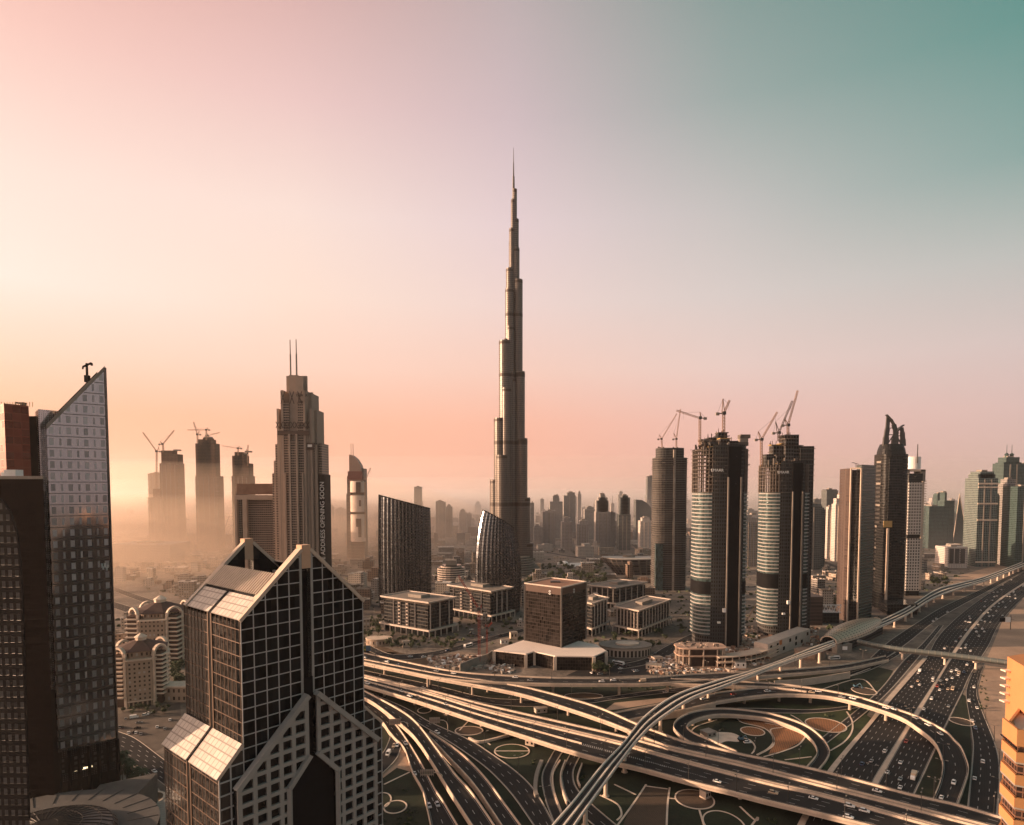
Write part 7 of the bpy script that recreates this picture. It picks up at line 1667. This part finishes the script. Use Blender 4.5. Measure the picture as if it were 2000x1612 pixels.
rc = random.Random(11)
for px, py, k in z1:
    colr = rc.choices(['white', 'silver', 'black', 'beige', 'red', 'blue'], [64, 14, 6, 6, 3, 3])[0]; kd = rc.choices(['saloon', 'suv'], [6, 4])[0]
    put(k, px, py, colr, kd, rev=k in ('HR', 'SR', 'A2', 'C'))
put('HR', 1785, 1518, 'white', 'truck', True); put('HR', 1859, 1347, 'beige', 'van', True); put('Q0', 758, 1472, 'white', 'van'); put('C', 1255, 1330, 'beige', 'van', True); put('HL', 1795, 1312, 'white', 'van')
put('HR', 1872, 1316, 'beige', 'van', True); put('ST', 915, 1262, 'white', 'bus')
for x_, y_ in ((910, 930), (870, 970), (1030, 810), (1240, 880), (1290, 830), (1300, 855), (1270, 905), (1300, 905), (1170, 1090), (1170, 1115), (1375, 1030), (1460, 990), (1485, 1030), (1415, 1080), (1475, 1130), (1380, 925), (1450, 880), (1490, 890), (1550, 830), (1515, 770), (1440, 745), (1640, 760), (1720, 810), (1765, 710),
               (1440, 630), (1500, 635), (1520, 610), (1590, 620), (1610, 575), (1650, 565), (1610, 515), (1545, 520), (1660, 510), (1705, 485), (1775, 485), (1715, 400), (1680, 655), (1665, 700), (1770, 550), (1820, 570), (1820, 630), (1865, 520), (1885, 550), (1890, 590), (1890, 430), (1970, 510), (1990, 440), (1965, 385), (1840, 350),
               (1350, 960), (1400, 820), (1560, 730), (1600, 680), (1730, 640), (1850, 480), (1930, 470), (1240, 1010), (1120, 1150), (1560, 900), (1600, 820), (1490, 700)):
    px, py = 1700 + x_ * .15, 1080 + y_ * .15
    med = 1862 + (1273 - py) * .72 if py > 1227 else 1895 + (1227 - py) * .95
    key = 'S1' if px < med - 60 else ('HL' if px < med else 'HR')
    put(key, px, py, rc.choices(['white', 'silver', 'black', 'red'], [72, 16, 8, 4])[0], 'saloon' if rc.random() < .6 else 'suv', rev=key == 'HR')
def loose(px, py, ang, colour, kind, label, z=.05):
    k_ = (colour, kind); p = G(px, py, 0); p.z = z
    if k_ not in PROTO: PROTO[k_] = car_proto(colour, kind); c = PROTO[k_]; c.location = p; c.rotation_euler = (0, 0, ang)
    else: c = copy_tree(PROTO[k_], p, ang)
    c['category'] = 'car' if kind in ('saloon', 'suv') else kind; c['group'] = 'parked vehicles'; c['label'] = label
loose(1208, 1298, -.7, 'white', 'bus', 'white bus on the dark lot right of the white podium')
loose(1629, 1288, .25, 'white', 'bus', 'white bus in the station forecourt below the metro track')
loose(262, 1403, .5, 'white', 'van', 'white van parked in front of the nearest beige apartment block')
loose(284, 1398, .5, 'white', 'suv', 'white tall car parked in front of the nearest beige apartment block, left one')
loose(291, 1394, .5, 'white', 'saloon', 'white saloon car parked at the right corner of the nearest beige apartment block')
loose(1460, 1452, .1, 'white', 'suv', 'white tall car parked by the sand patch inside the loop ramp')
loose(1172, 1318, .2, 'silver', 'suv', 'silver tall car on the dark lot at the right end of the podium')
loose(1160, 1316, .6, 'black', 'saloon', 'black saloon car on the dark lot below the podium pillar')
rp_ = random.Random(5); park = []
for k in range(46):
    l, r, t, b = rp_.choice([(900, 1000, 1226, 1246), (1150, 1250, 1300, 1316), (640, 720, 1205, 1240), (215, 330, 1240, 1262), (1590, 1640, 1150, 1195)])
    px, py = rp_.uniform(l, r), rp_.uniform(t, b); p = G(px, py, 0); p.z = .05
    k_ = (rp_.choice(['white', 'silver', 'black']), 'saloon')
    if k_ not in PROTO: continue
    c = copy_tree(PROTO[k_], p, rp_.choice([.4, .4 + math.pi / 2])); c['category'] = 'car'; c['group'] = 'parked vehicles'
    wh = {900: 'in the car park left of the cube', 1150: 'on the dark lot right of the podium', 640: 'on the lot beyond the gridded tower', 215: 'in the court behind the apartment block', 1590: 'on the lot left of the twin slab tower'}[l]
    park.append((c, f"{k_[0]} parked car {wh}", px))
for k in range(16):
    px, py = rp_.uniform(222, 345), rp_.uniform(1404, 1436); p = G(px, py, 0); p.z = .05; k_ = (rp_.choice(['white', 'silver', 'black']), 'saloon')
    c = copy_tree(PROTO[k_], p, rp_.choice([.5, .5 + math.pi / 2])); c['category'] = 'car'; c['group'] = 'parked vehicles'; park.append((c, f"{k_[0]} car on the forecourt of the apartment blocks", px))
ordinals(park, 'from the left'); ordinals(placed, 'from the camera')
# ------------------------------------------------------------------ trees
def tree_proto(seed, h, r, flat=1.0, mat='leaf'):
    rnd = random.Random(seed); root = bpy.data.objects.new('tree', None); COL.objects.link(root); BASE[root.name] = Vector((0, 0, 0))
    m = MB(); m.tube((0, 0, 0), (.1, 0, h * .45), .22, .13, 7)
    for k in range(5): A = rnd.uniform(0, 6.28); m.tube((.1, 0, h * .4), (r * .6 * math.cos(A), r * .6 * math.sin(A), h * rnd.uniform(.6, .85)), .1, .04, 5)
    m.build('trunk', MAT['trunk'], root)
    m = MB()
    cl = [(rnd.uniform(-.6, .6) * r, rnd.uniform(-.6, .6) * r, h * rnd.uniform(.5, .88), r * rnd.uniform(.35, .6)) for _ in range(9)]
    for x_, y_, z_, q in cl:
        for k in range(34):
            d = Vector((rnd.gauss(0, 1), rnd.gauss(0, 1), rnd.gauss(0, .8))).normalized() * q * rnd.uniform(.5, 1.05); c = Vector((x_, y_, z_)) + d; s = rnd.uniform(.18, .42)
            a = Vector((rnd.gauss(0, 1), rnd.gauss(0, 1), rnd.gauss(0, 1))).normalized(); b = a.cross(d).normalized() * s; a = b.cross(d).normalized() * s
            m.face([c - a - b, c + a - b * .6, c + a * .7 + b, c - a + b * .8], rnd.choice((0, 0, 1)))
    m.build('crown', [MAT['leaf'], MAT['palm']], root); return root
def palm_proto(seed, h):
    rnd = random.Random(seed); root = bpy.data.objects.new('palm_tree', None); COL.objects.link(root); BASE[root.name] = Vector((0, 0, 0))
    m = MB(); m.tube((0, 0, 0), (.2, .1, h), .24, .17, 8); m.build('trunk', MAT['trunk'], root)
    m = MB()
    for k in range(22):
        A = 2 * math.pi * k / 22 + rnd.uniform(-.2, .2); up = rnd.uniform(.1, 1.0); e = Vector((math.cos(A), math.sin(A), 0)); s = Vector((-e.y, e.x, 0)); L_ = rnd.uniform(2.2, 3.1); pr = None
        for i in range(6):
            t = i / 5; c = Vector((.2, .1, h)) + e * L_ * t + Vector((0, 0, L_ * (up * t - .95 * t * t))); w = .42 * (1 - t) + .05
            q = (c - s * w - Vector((0, 0, w * .5)), c + s * w - Vector((0, 0, w * .5)), c)
            if pr: m.face([pr[0], q[0], q[2], pr[2]]); m.face([pr[2], q[2], q[1], pr[1]])
            pr = q
    m.build('crown', MAT['palm'], root); return root
TP = [tree_proto(1, 7, 3.2), tree_proto(2, 9, 4.2), tree_proto(3, 6, 3.6)]; PP = [palm_proto(4, 8), palm_proto(5, 6.5)]
used_p = set(); tl = []; rt = random.Random(3)
def plant(px, py, lab, palm=False, sc=1.0):
    pr = rt.choice(PP if palm else TP); p = G(px, py, 0); s = sc * rt.uniform(.75, 1.25)
    if pr.name not in used_p: used_p.add(pr.name); c = pr; c.location = p; c.scale = (s, s, s); c.rotation_euler = (0, 0, rt.uniform(0, 6))
    else: c = copy_tree(pr, p, rt.uniform(0, 6), s)
    c['category'] = 'palm tree' if palm else 'tree'; c['group'] = 'palms on the plaza' if palm else 'trees among the buildings'; tl.append((c, lab, px))
for k in range(34):
    t = k / 34; plant(208 + 66 * t + rt.uniform(-8, 10), 1488 + 66 * t + rt.uniform(-8, 8), 'palm tree in the row along the banded plaza paving', True, 1.35)
for k in range(75): plant(rt.uniform(1030, 1190), rt.uniform(1106, 1148), 'dark leafy tree in the grove behind the cube', sc=1.7)
for k in range(22): plant(rt.uniform(708, 745), rt.uniform(1205, 1258), 'small leafy tree left of the overhanging roof office block', sc=1.1)
for k in range(34): plant(rt.uniform(750, 900), rt.uniform(1246, 1270), 'small leafy tree in front of the overhanging roof office block', sc=.9)
for k in range(18): plant(rt.uniform(895, 1020), rt.uniform(1212, 1230), 'leafy tree in front of the second office block', sc=.9)
for k in range(26): plant(rt.uniform(1195, 1345), rt.uniform(1236, 1275), 'leafy tree around the finned office block', sc=.9)
for k in range(14): plant(rt.uniform(328, 352), rt.uniform(1300, 1345), 'dark leafy tree between the apartment blocks and the gridded tower', sc=1.5)
for k in range(16): plant(rt.uniform(216, 330), rt.uniform(1385, 1400), 'small leafy tree at the foot of the nearest apartment block', sc=.7)
for k in range(12): plant(rt.uniform(1160, 1200), rt.uniform(1308, 1317), 'low leafy tree behind the rear flyover by the podium', sc=.9)
for k in range(14): plant(rt.uniform(1590, 1650), rt.uniform(1170, 1200), 'leafy tree by the brown banded office', sc=1.2)
for k in range(20): plant(rt.uniform(1914, 1930), rt.uniform(1320, 1390), 'small round tree along the sand by the service road', sc=.28)
for k in range(10): plant(rt.uniform(1820, 1860), rt.uniform(1128, 1150), 'leafy tree in the loop of sand by the far metro track', sc=1.4)
ordinals(tl, 'from the left')

# ------------------------------------------------------------------ lamp posts, signs
def lamp_proto(arms):
    root = bpy.data.objects.new('street_lamp', None); COL.objects.link(root); BASE[root.name] = Vector((0, 0, 0))
    m = MB(); m.tube((0, 0, 0), (0, 0, 11), .20, .12, 6); m.build('pole', MAT['steel'], root)
    for sg in arms:
        m = MB(); m.tube((0, 0, 10.8), (0, sg * 2.4, 11.5), .09, .07, 5); ar_ = m.build('arm', MAT['steel'], root); m = MB(); m.box(-.3, .3, min(sg * 1.9, sg * 3.2), max(sg * 1.9, sg * 3.2), 11.35, 11.6); m.build('lamp_head', MAT['dull'], ar_)
    return root
LP = lamp_proto((-1, 1)); lamps = []; first = True
for key, f, n0, wh in (('A1', .985, 17, 'on the near edge of the nearest viaduct'), ('A2', .02, 13, 'on the far edge of the middle viaduct'), ('C', .02, 13, 'on the far edge of the rearmost flyover'), ('D', .98, 10, 'on the inner edge of the curved flyover'), ('T', .02, 9, 'along the viaduct lane by the loop'),
                       ('HL', .99, 12, 'on the highway median'), ('SR', .97, 7, 'along the sand side service road'), ('P1', .02, 6, 'along the wide curving road'), ('R3', .05, 7, 'along the low road between the ramps')):
    A, B = ROADS[SHORT[key]]
    for k in range(n0):
        i = int((k + .7) / (n0 + .4) * (len(A) - 2)); p = A[i].lerp(B[i], f); d = A[i + 1] - A[i]; ang = math.atan2(d.y, d.x)
        u, v = proj(p)
        if not (-40 < u < 2040 and v < 1660): continue
        if first: c = LP; c.location = p; c.rotation_euler = (0, 0, ang); first = False
        else: c = copy_tree(LP, p, ang)
        c['category'] = 'street lamp'; c['group'] = 'street lamps along the roads'; lamps.append((c, f"twin armed street lamp {wh}", u if key not in ('HL', 'SR') else -v))
ordinals(lamps, 'along its line')
def gantry(label, px, py, z, w, h, ang, dark=False):
    p = G(px, py, z); root = thing('road_sign', label, 'road sign', (p.x, p.y, 0)); c_, s_ = math.cos(ang), math.sin(ang)
    def at_(u, v, zz): return Vector((p.x + u * c_ - v * s_, p.y + u * s_ + v * c_, zz))
    m = MB(); m.hexa([at_(-w / 2, 0, z - h / 2), at_(w / 2, 0, z - h / 2), at_(w / 2, .2, z - h / 2), at_(-w / 2, .2, z - h / 2), at_(-w / 2, 0, z + h / 2), at_(w / 2, 0, z + h / 2), at_(w / 2, .2, z + h / 2), at_(-w / 2, .2, z + h / 2)]); m.build('panel', MAT['dull'] if dark else plain('panel_back', (.36, .27, .22), .6, .15, .5), root)
    m = MB()
    for k in range(7): u = -w / 2 + w * k / 6; m.bar(at_(u, -.15, z - h / 2 - .4), at_(u, -.15, z + h / 2), .2)
    for zz in (-.3, .3): m.bar(at_(-w / 2, -.3, z + h * zz), at_(w / 2, -.3, z + h * zz), .25)
    m.build('panel_frame', MAT['concrete'], root)
    m = MB(); pt = [at_(w / 2, -.2, z), at_(w / 2 + 2.5, -.2, z - .2), at_(w / 2 + 4.6, -.2, z - 1.6), at_(w / 2 + 5.4, -.2, z - 4), at_(w / 2 + 5.5, -.2, 0)]
    for a_, b_ in zip(pt, pt[1:]): m.tube(a_, b_, .3, .32, 8)
    m.build('curved_pole', MAT['concrete'], root)
gantry('overhead sign panel on a curved pole above the low road, nearest the gridded glass tower', 771, 1410, 9, 7.5, 4, .15)
gantry('overhead sign panel on a curved pole above the wide curving road', 849, 1407, 9, 7, 4, .15)
gantry('dark overhead sign panel hanging over the low road at the bottom', 834, 1509, 7, 7.5, 3.6, .08, True)
p = G(715, 1276, 9); root = thing('road_sign', 'blue and yellow direction sign where the rear flyover leaves the gridded tower', 'road sign', (p.x, p.y, 0))
m = MB(); m.box(p.x, p.x + 4.4, p.y, p.y + .25, 11, 16.5); m.build('blue_panel', plain('blue_sign', (.06, .12, .19), .5, .08, .5), root); m = MB(); m.box(p.x - 4.6, p.x - .1, p.y, p.y + .25, 11, 16); m.build('green_panel', plain('olive_sign', (.12, .13, .05), .5, .08, .5), root)
m = MB(); m.bar((p.x - 4.4, p.y - .05, 13.4), (p.x - .3, p.y - .05, 12.2), .25, .8); m.build('yellow_stripe', plain('yellow_sign', (.62, .45, .06), .5, .08, .5), root)
m = MB(); m.tube((p.x, p.y + .5, 0), (p.x, p.y + .5, 16.5), .3, .25, 8); m.build('pole', MAT['steel'], root)
p = G(1974, 1230, 0); root = thing('billboard', 'white billboard on a post in the sand beside the far highway', 'billboard', p); yy = p.y
m = MB(); m.box(p.x - 6.5, p.x - .5, yy, yy + .4, 9, 15); m.build('white_panel', MAT['white'], root); m = MB(); m.box(p.x - 13, p.x - 6.8, yy + .3, yy + .8, 9.2, 14.2); m.build('dark_panel', MAT['black'], root); m = MB(); m.tube((p.x, yy + .4, 0), (p.x, yy + .4, 17), .45, .4, 8); m.bar((p.x - 12, yy + .9, 12), (p.x + 4, yy + .9, 12), .4); m.build('post', MAT['steel'], root)
# golfing net frames: two small blue machines on the lawn
for px, py, lab in ((1447, 1446, 'small blue digger working at the edge of the loop bed'), (1671, 1343, 'teal digger beside the ragged oval bed')):
    p = G(px, py); root = thing('digger', lab, 'digger', p); m = MB(); m.box(p.x - 1.4, p.x + 1.4, p.y - 1.6, p.y + 1.6, .9, 2.1); m.build('body', plain('digger_blue', (.06, .13, .18), .5, .1, .5), root)
    m = MB(); m.box(p.x - .7, p.x + .7, p.y - .8, p.y + .8, 2.1, 3.4); m.build('cab', MAT['glassd'], root); m = MB(); m.box(p.x - 1.7, p.x - 1.0, p.y - 2, p.y + 2, 0, .9); m.box(p.x + 1.0, p.x + 1.7, p.y - 2, p.y + 2, 0, .9); m.build('tracks', MAT['black'], root)
    m = MB(); m.bar((p.x, p.y - 1, 2), (p.x + 2, p.y - 3, 4.6), .4); m.bar((p.x + 2, p.y - 3, 4.6), (p.x + 3.5, p.y - 4.2, 1.4), .35); m.box(p.x + 3, p.x + 4, p.y - 4.7, p.y - 3.8, .6, 1.5); m.build('arm', plain('digger_blue2', (.07, .14, .19), .5, .1, .5), root)

# ------------------------------------------------------------------ low rise city between the towers
OCC = set(); CS = 8.0
for o in list(COL.objects):
    if o.type != 'MESH' or o.name.split('.')[0] in ('ground', 'lawn_ground', 'sand_verge', 'dark_lot', 'haze', 'mist', 'site_ground', 'paving', 'building_rubble'): continue
    r_ = o
    while r_.parent: r_ = r_.parent
    if r_.get('category') in ('tree', 'palm tree', 'car', 'street lamp', 'crane'): continue
    off = r_.location if r_ is not o else Vector((0, 0, 0)); vs = o.data.vertices
    for pl_ in o.data.polygons:
        xs = [vs[i].co.x + off.x for i in pl_.vertices]; ys = [vs[i].co.y + off.y for i in pl_.vertices]
        if max(xs) - min(xs) > 400 or max(ys) - min(ys) > 400: continue
        for ix in range(int(min(xs) // CS), int(max(xs) // CS) + 1):
            for iy in range(int(min(ys) // CS), int(max(ys) // CS) + 1): OCC.add((ix, iy))
LM = [(760, 1240, 'the flat roofed office'), (940, 1190, 'the second office block'), (880, 1100, 'the brown banded block'), (1085, 1200, 'the cube building'), (1250, 1210, 'the finned office block'), (1225, 1110, 'the boat shaped hall'), (1305, 1100, 'the bare concrete tower'), (1400, 1180, 'the left banded tower'),
      (1530, 1180, 'the right banded tower'), (1675, 1150, 'the twin slab tower'), (1790, 1120, 'the punched tower'), (1875, 1090, 'the white louvred block'), (790, 1110, 'the taller curved glass tower'), (690, 1050, 'the sail topped tower'), (1000, 1080, 'the needle skyscraper'), (300, 1290, 'the second apartment block'),
      (270, 1120, 'the long terminal roof'), (400, 1060, 'the tallest unfinished tower'), (500, 1050, 'the framed hotel'), (1178, 1020, 'the gold emblem tower'), (1110, 1010, 'the tall flat topped tower'), (1880, 1010, 'the pyramid tower'), (1930, 1060, 'the cross banded tower'), (640, 1110, 'the banner of the stepped tower')]
LOWM = [facade('low_sand', (.33, .27, .215), (.07, .055, .045), .25, .3, .8, .3, .9, 0, .5, light=.1), facade('low_white', (.48, .42, .37), (.09, .08, .07), .25, .3, .8, .3, .9, 0, .5), facade('low_brown', (.22, .15, .11), (.05, .04, .035), .2, .3, .85, .3, .9, 0, .5), facade('low_grey', (.28, .255, .23), (.05, .05, .05), .1, .3, .9, .2, .8, 0, .5)]
LOWR = [plain('roof_sand', (.33, .27, .22), .9, .2, .15), plain('roof_pale', (.44, .39, .35), .9, .15, .1), MAT['roofg'], plain('roof_white', (.68, .62, .57), .8, .1, .1)]
CN_ = ['sandy', 'white', 'brown', 'grey']; rl = random.Random(21); low = []
zones = [((640, 1270), (1066, 1240), 165, .9), ((205, 460), (1085, 1290), 64, .9), ((1575, 1910), (1050, 1205), 60, .9)]
for (l, r), (t, b), cnt, big in zones:
    got = tries = 0
    while got < cnt and tries < 5000:
        tries += 1; px, py = rl.uniform(l, r), t + (b - t) * rl.random() ** .8; p = G(px, py)
        sc = min(max(p.y / 1000, .7), 3.0) * big; w, d_ = rl.uniform(11, 30) * sc, rl.uniform(9, 18) * sc; h = rl.choice([5, 7, 7, 10, 10, 14, 18, 24]) * (1 if py > 1070 else 1.4)
        cells = [(ix, iy) for ix in range(int((p.x - w / 2 - 5) // CS), int((p.x + w / 2 + 5) // CS) + 1) for iy in range(int((p.y - 4) // CS), int((p.y + d_ + 5) // CS) + 1)]
        if any(c in OCC for c in cells): continue
        OCC.update(cells); got += 1
        k = rl.choices((0, 1, 2, 3), (5, 3, 2, 2))[0]; ang = rl.choice((0, .18, -.15, .3)) * (1 if rl.random() < .7 else 0)
        c_, s_ = math.cos(ang), math.sin(ang); cx, cy = p.x, p.y + d_ / 2
        Q = lambda hx, hy, ox=0, oy=0: [(cx + (x_ + ox) * c_ - (y_ + oy) * s_, cy + (x_ + ox) * s_ + (y_ + oy) * c_) for x_, y_ in ((-hx, -hy), (hx, -hy), (hx, hy), (-hx, hy))]
        root = thing('low_building', '', 'low building', (cx, cy, 0), 'low blocks of the city floor')
        m = MB(); m.prism(Q(w / 2 - .6, d_ / 2 - .6), 0, h, 0, 0, 3.5, 3.5)
        if rl.random() < .45: m.prism(Q(w * .2, d_ * .55, w * rl.uniform(-.2, .2), 0), 0, h + rl.choice((3.5, 7)), 0, 0, 3.5, 3.5)
        m.build('wall', LOWM[k], root)
        m = MB(); e = Q(w / 2, d_ / 2); m.prism(e, h - .1, h + .35)
        for i in range(4): a_, b_ = e[i], e[(i + 1) % 4]; m.bar((a_[0], a_[1], h + .8), (b_[0], b_[1], h + .8), .6, 1.0)
        rf_ = m.build('roof', LOWR[rl.choice((0, 0, 1, 2, 3))], root)
        if p.y < 1500:
            m = MB()
            for q in range(rl.randint(1, 4)): ox, oy = rl.uniform(-.35, .35) * w, rl.uniform(-.3, .3) * d_; m.prism(Q(rl.uniform(.8, 2.4), rl.uniform(.8, 2), ox, oy), h + .3, h + rl.uniform(1.5, 3.2))
            m.build('roof_plant', MAT['dull'], rf_)
        size = 'long' if w > 32 * sc * .7 else 'small' if w < 16 * sc else 'broad'; tall = 'low' if h < 8 else 'medium' if h < 13 else 'taller'
        ln = min(LM, key=lambda q: (q[0] - px) ** 2 + 4 * (q[1] - py) ** 2); dx_, dy_ = px - ln[0], py - ln[1]
        rel = ('right of' if dx_ > 0 else 'left of') if abs(dx_) > 1.6 * abs(dy_) else ('in front of' if dy_ > 0 else 'behind')
        low.append((root, f"{size} {tall} {CN_[k]} block {rel} {ln[2]}", px))
ordinals(low, 'from the left')
far_ = MB(); rf = random.Random(77)
for k in range(520):
    px, py = rf.uniform(205, 2060), 1000 + 66 * rf.random() ** .7; p = G(px, py); w, d_, h = rf.uniform(10, 46), rf.uniform(10, 30), rf.choice((6, 8, 10, 14, 20, 32))
    if (int(p.x // CS), int(p.y // CS)) in OCC: continue
    far_.box(p.x - w / 2, p.x + w / 2, p.y, p.y + d_, 0, h, rf.choice((0, 0, 1, 2, 3)), bay=3.6, fl=3.6)
tag(far_.build('distant_city', LOWM), kind='stuff')
# streets, plots and sparse shrubs on the city floor
for pts in ([(640, 1165), (740, 1185), (900, 1205), (1010, 1218)], [(640, 1120), (760, 1135), (900, 1142), (1060, 1150), (1150, 1168), (1260, 1200)], [(860, 1060), (900, 1110), (925, 1150), (905, 1200)], [(1030, 1070), (1100, 1085), (1180, 1095), (1280, 1100)], [(1575, 1085), (1640, 1110), (1700, 1140), (1800, 1160)], [(1600, 1060), (1700, 1075), (1830, 1090), (1960, 1092)], [(1350, 1215), (1450, 1190), (1560, 1180), (1640, 1195)], [(220, 1110), (330, 1120), (470, 1150), (640, 1190)]):
    a_ = edge_world([(x_, y_) for x_, y_ in pts], .03, 0, 40); m = MB()
    for u, v in zip(a_, a_[1:]):
        d_ = (v - u).normalized(); s = Vector((-d_.y, d_.x, 0)) * 6; m.face([u - s, u + s, v + s, v - s])
    tag(m.build('street', MAT['asphalt']), kind='structure')
m = MB(); rs = random.Random(9)
for k in range(4200):
    px, py = rs.uniform(205, 1960), rs.uniform(1035, 1260); p = G(px, py)
    if (int(p.x // CS), int(p.y // CS)) in OCC or p.y > 2600: continue
    s = rs.uniform(.8, 2.6)
    for j in range(3):
        a_ = rs.uniform(0, 6.28); e = Vector((math.cos(a_), math.sin(a_), 0)) * s; u = Vector((0, 0, s * rs.uniform(.7, 1.5))); o_ = Vector((rs.uniform(-1, 1), rs.uniform(-1, 1), 0)) * s
        m.face([p + o_ - e, p + o_ + e, p + o_ + e * .6 + u, p + o_ - e * .7 + u])
for k in range(2600):
    px, py = rs.uniform(700, 1740), rs.uniform(1332, 1640); p = G(px, py)
    if (int(p.x // CS), int(p.y // CS)) in OCC: continue
    s = rs.uniform(.35, 1.0)
    for j in range(5):
        a_ = rs.uniform(0, 6.28); e = Vector((math.cos(a_), math.sin(a_), 0)) * s; u = Vector((0, 0, s * rs.uniform(.7, 1.6))); o_ = Vector((rs.uniform(-1, 1), rs.uniform(-1, 1), 0)) * s
        m.face([p + o_ - e, p + o_ + e, p + o_ + e * .6 + u, p + o_ - e * .7 + u])
tag(m.build('shrubbery', MAT['leaf']), kind='stuff')
# ------------------------------------------------------------------ haze
def volume(name, dens, col, g_):
    hm = bpy.data.materials.new(name); hm.use_nodes = True; t = hm.node_tree; t.nodes.clear()
    pv = N(t, 'ShaderNodeVolumePrincipled'); pv.inputs['Color'].default_value = (*col, 1); pv.inputs['Density'].default_value = dens; pv.inputs['Anisotropy'].default_value = g_
    ho = N(t, 'ShaderNodeOutputMaterial'); L(t, pv.outputs[0], ho.inputs['Volume']); return hm
hz = MB(); hz.box(-13500, 13500, -2800, 15500, -1.0, 905.0)
tag(hz.build('haze', volume('haze', HAZE_D, (.94, .90, .88), HAZE_G)), kind='stuff')
MIST_G = .5
def bank(name, cx, cy, rx, ry, rz, dens, col):
    rings = []; n = 56
    for k in range(15):
        A = math.pi / 2 * k / 14.2; rings.append([Vector((cx + rx * math.cos(A) * math.cos(2 * math.pi * i / n), cy + ry * math.cos(A) * math.sin(2 * math.pi * i / n), -.5 + rz * math.sin(A))) for i in range(n)])
    m = MB(); m.loft(rings); tag(m.build(name, volume(name, dens, col, MIST_G), smooth=False), kind='stuff')
for rz_, dn_ in ((150, 1.2e-4), (260, 8e-5), (420, 6e-5)): bank('mist', 300, 6600, 9500, 5300, rz_, dn_, (.96, .91, .90))
for k_, rz_, dn_ in ((1.0, 240, 3.6e-4), (.87, 150, 5.5e-4), (.76, 90, 1.0e-3)): bank('mist', -960, 1860, 960 * k_, 1230 * k_, rz_, dn_, (.999, .82, .66))  # left banks tinted orange, so the sun glow sits in their colour
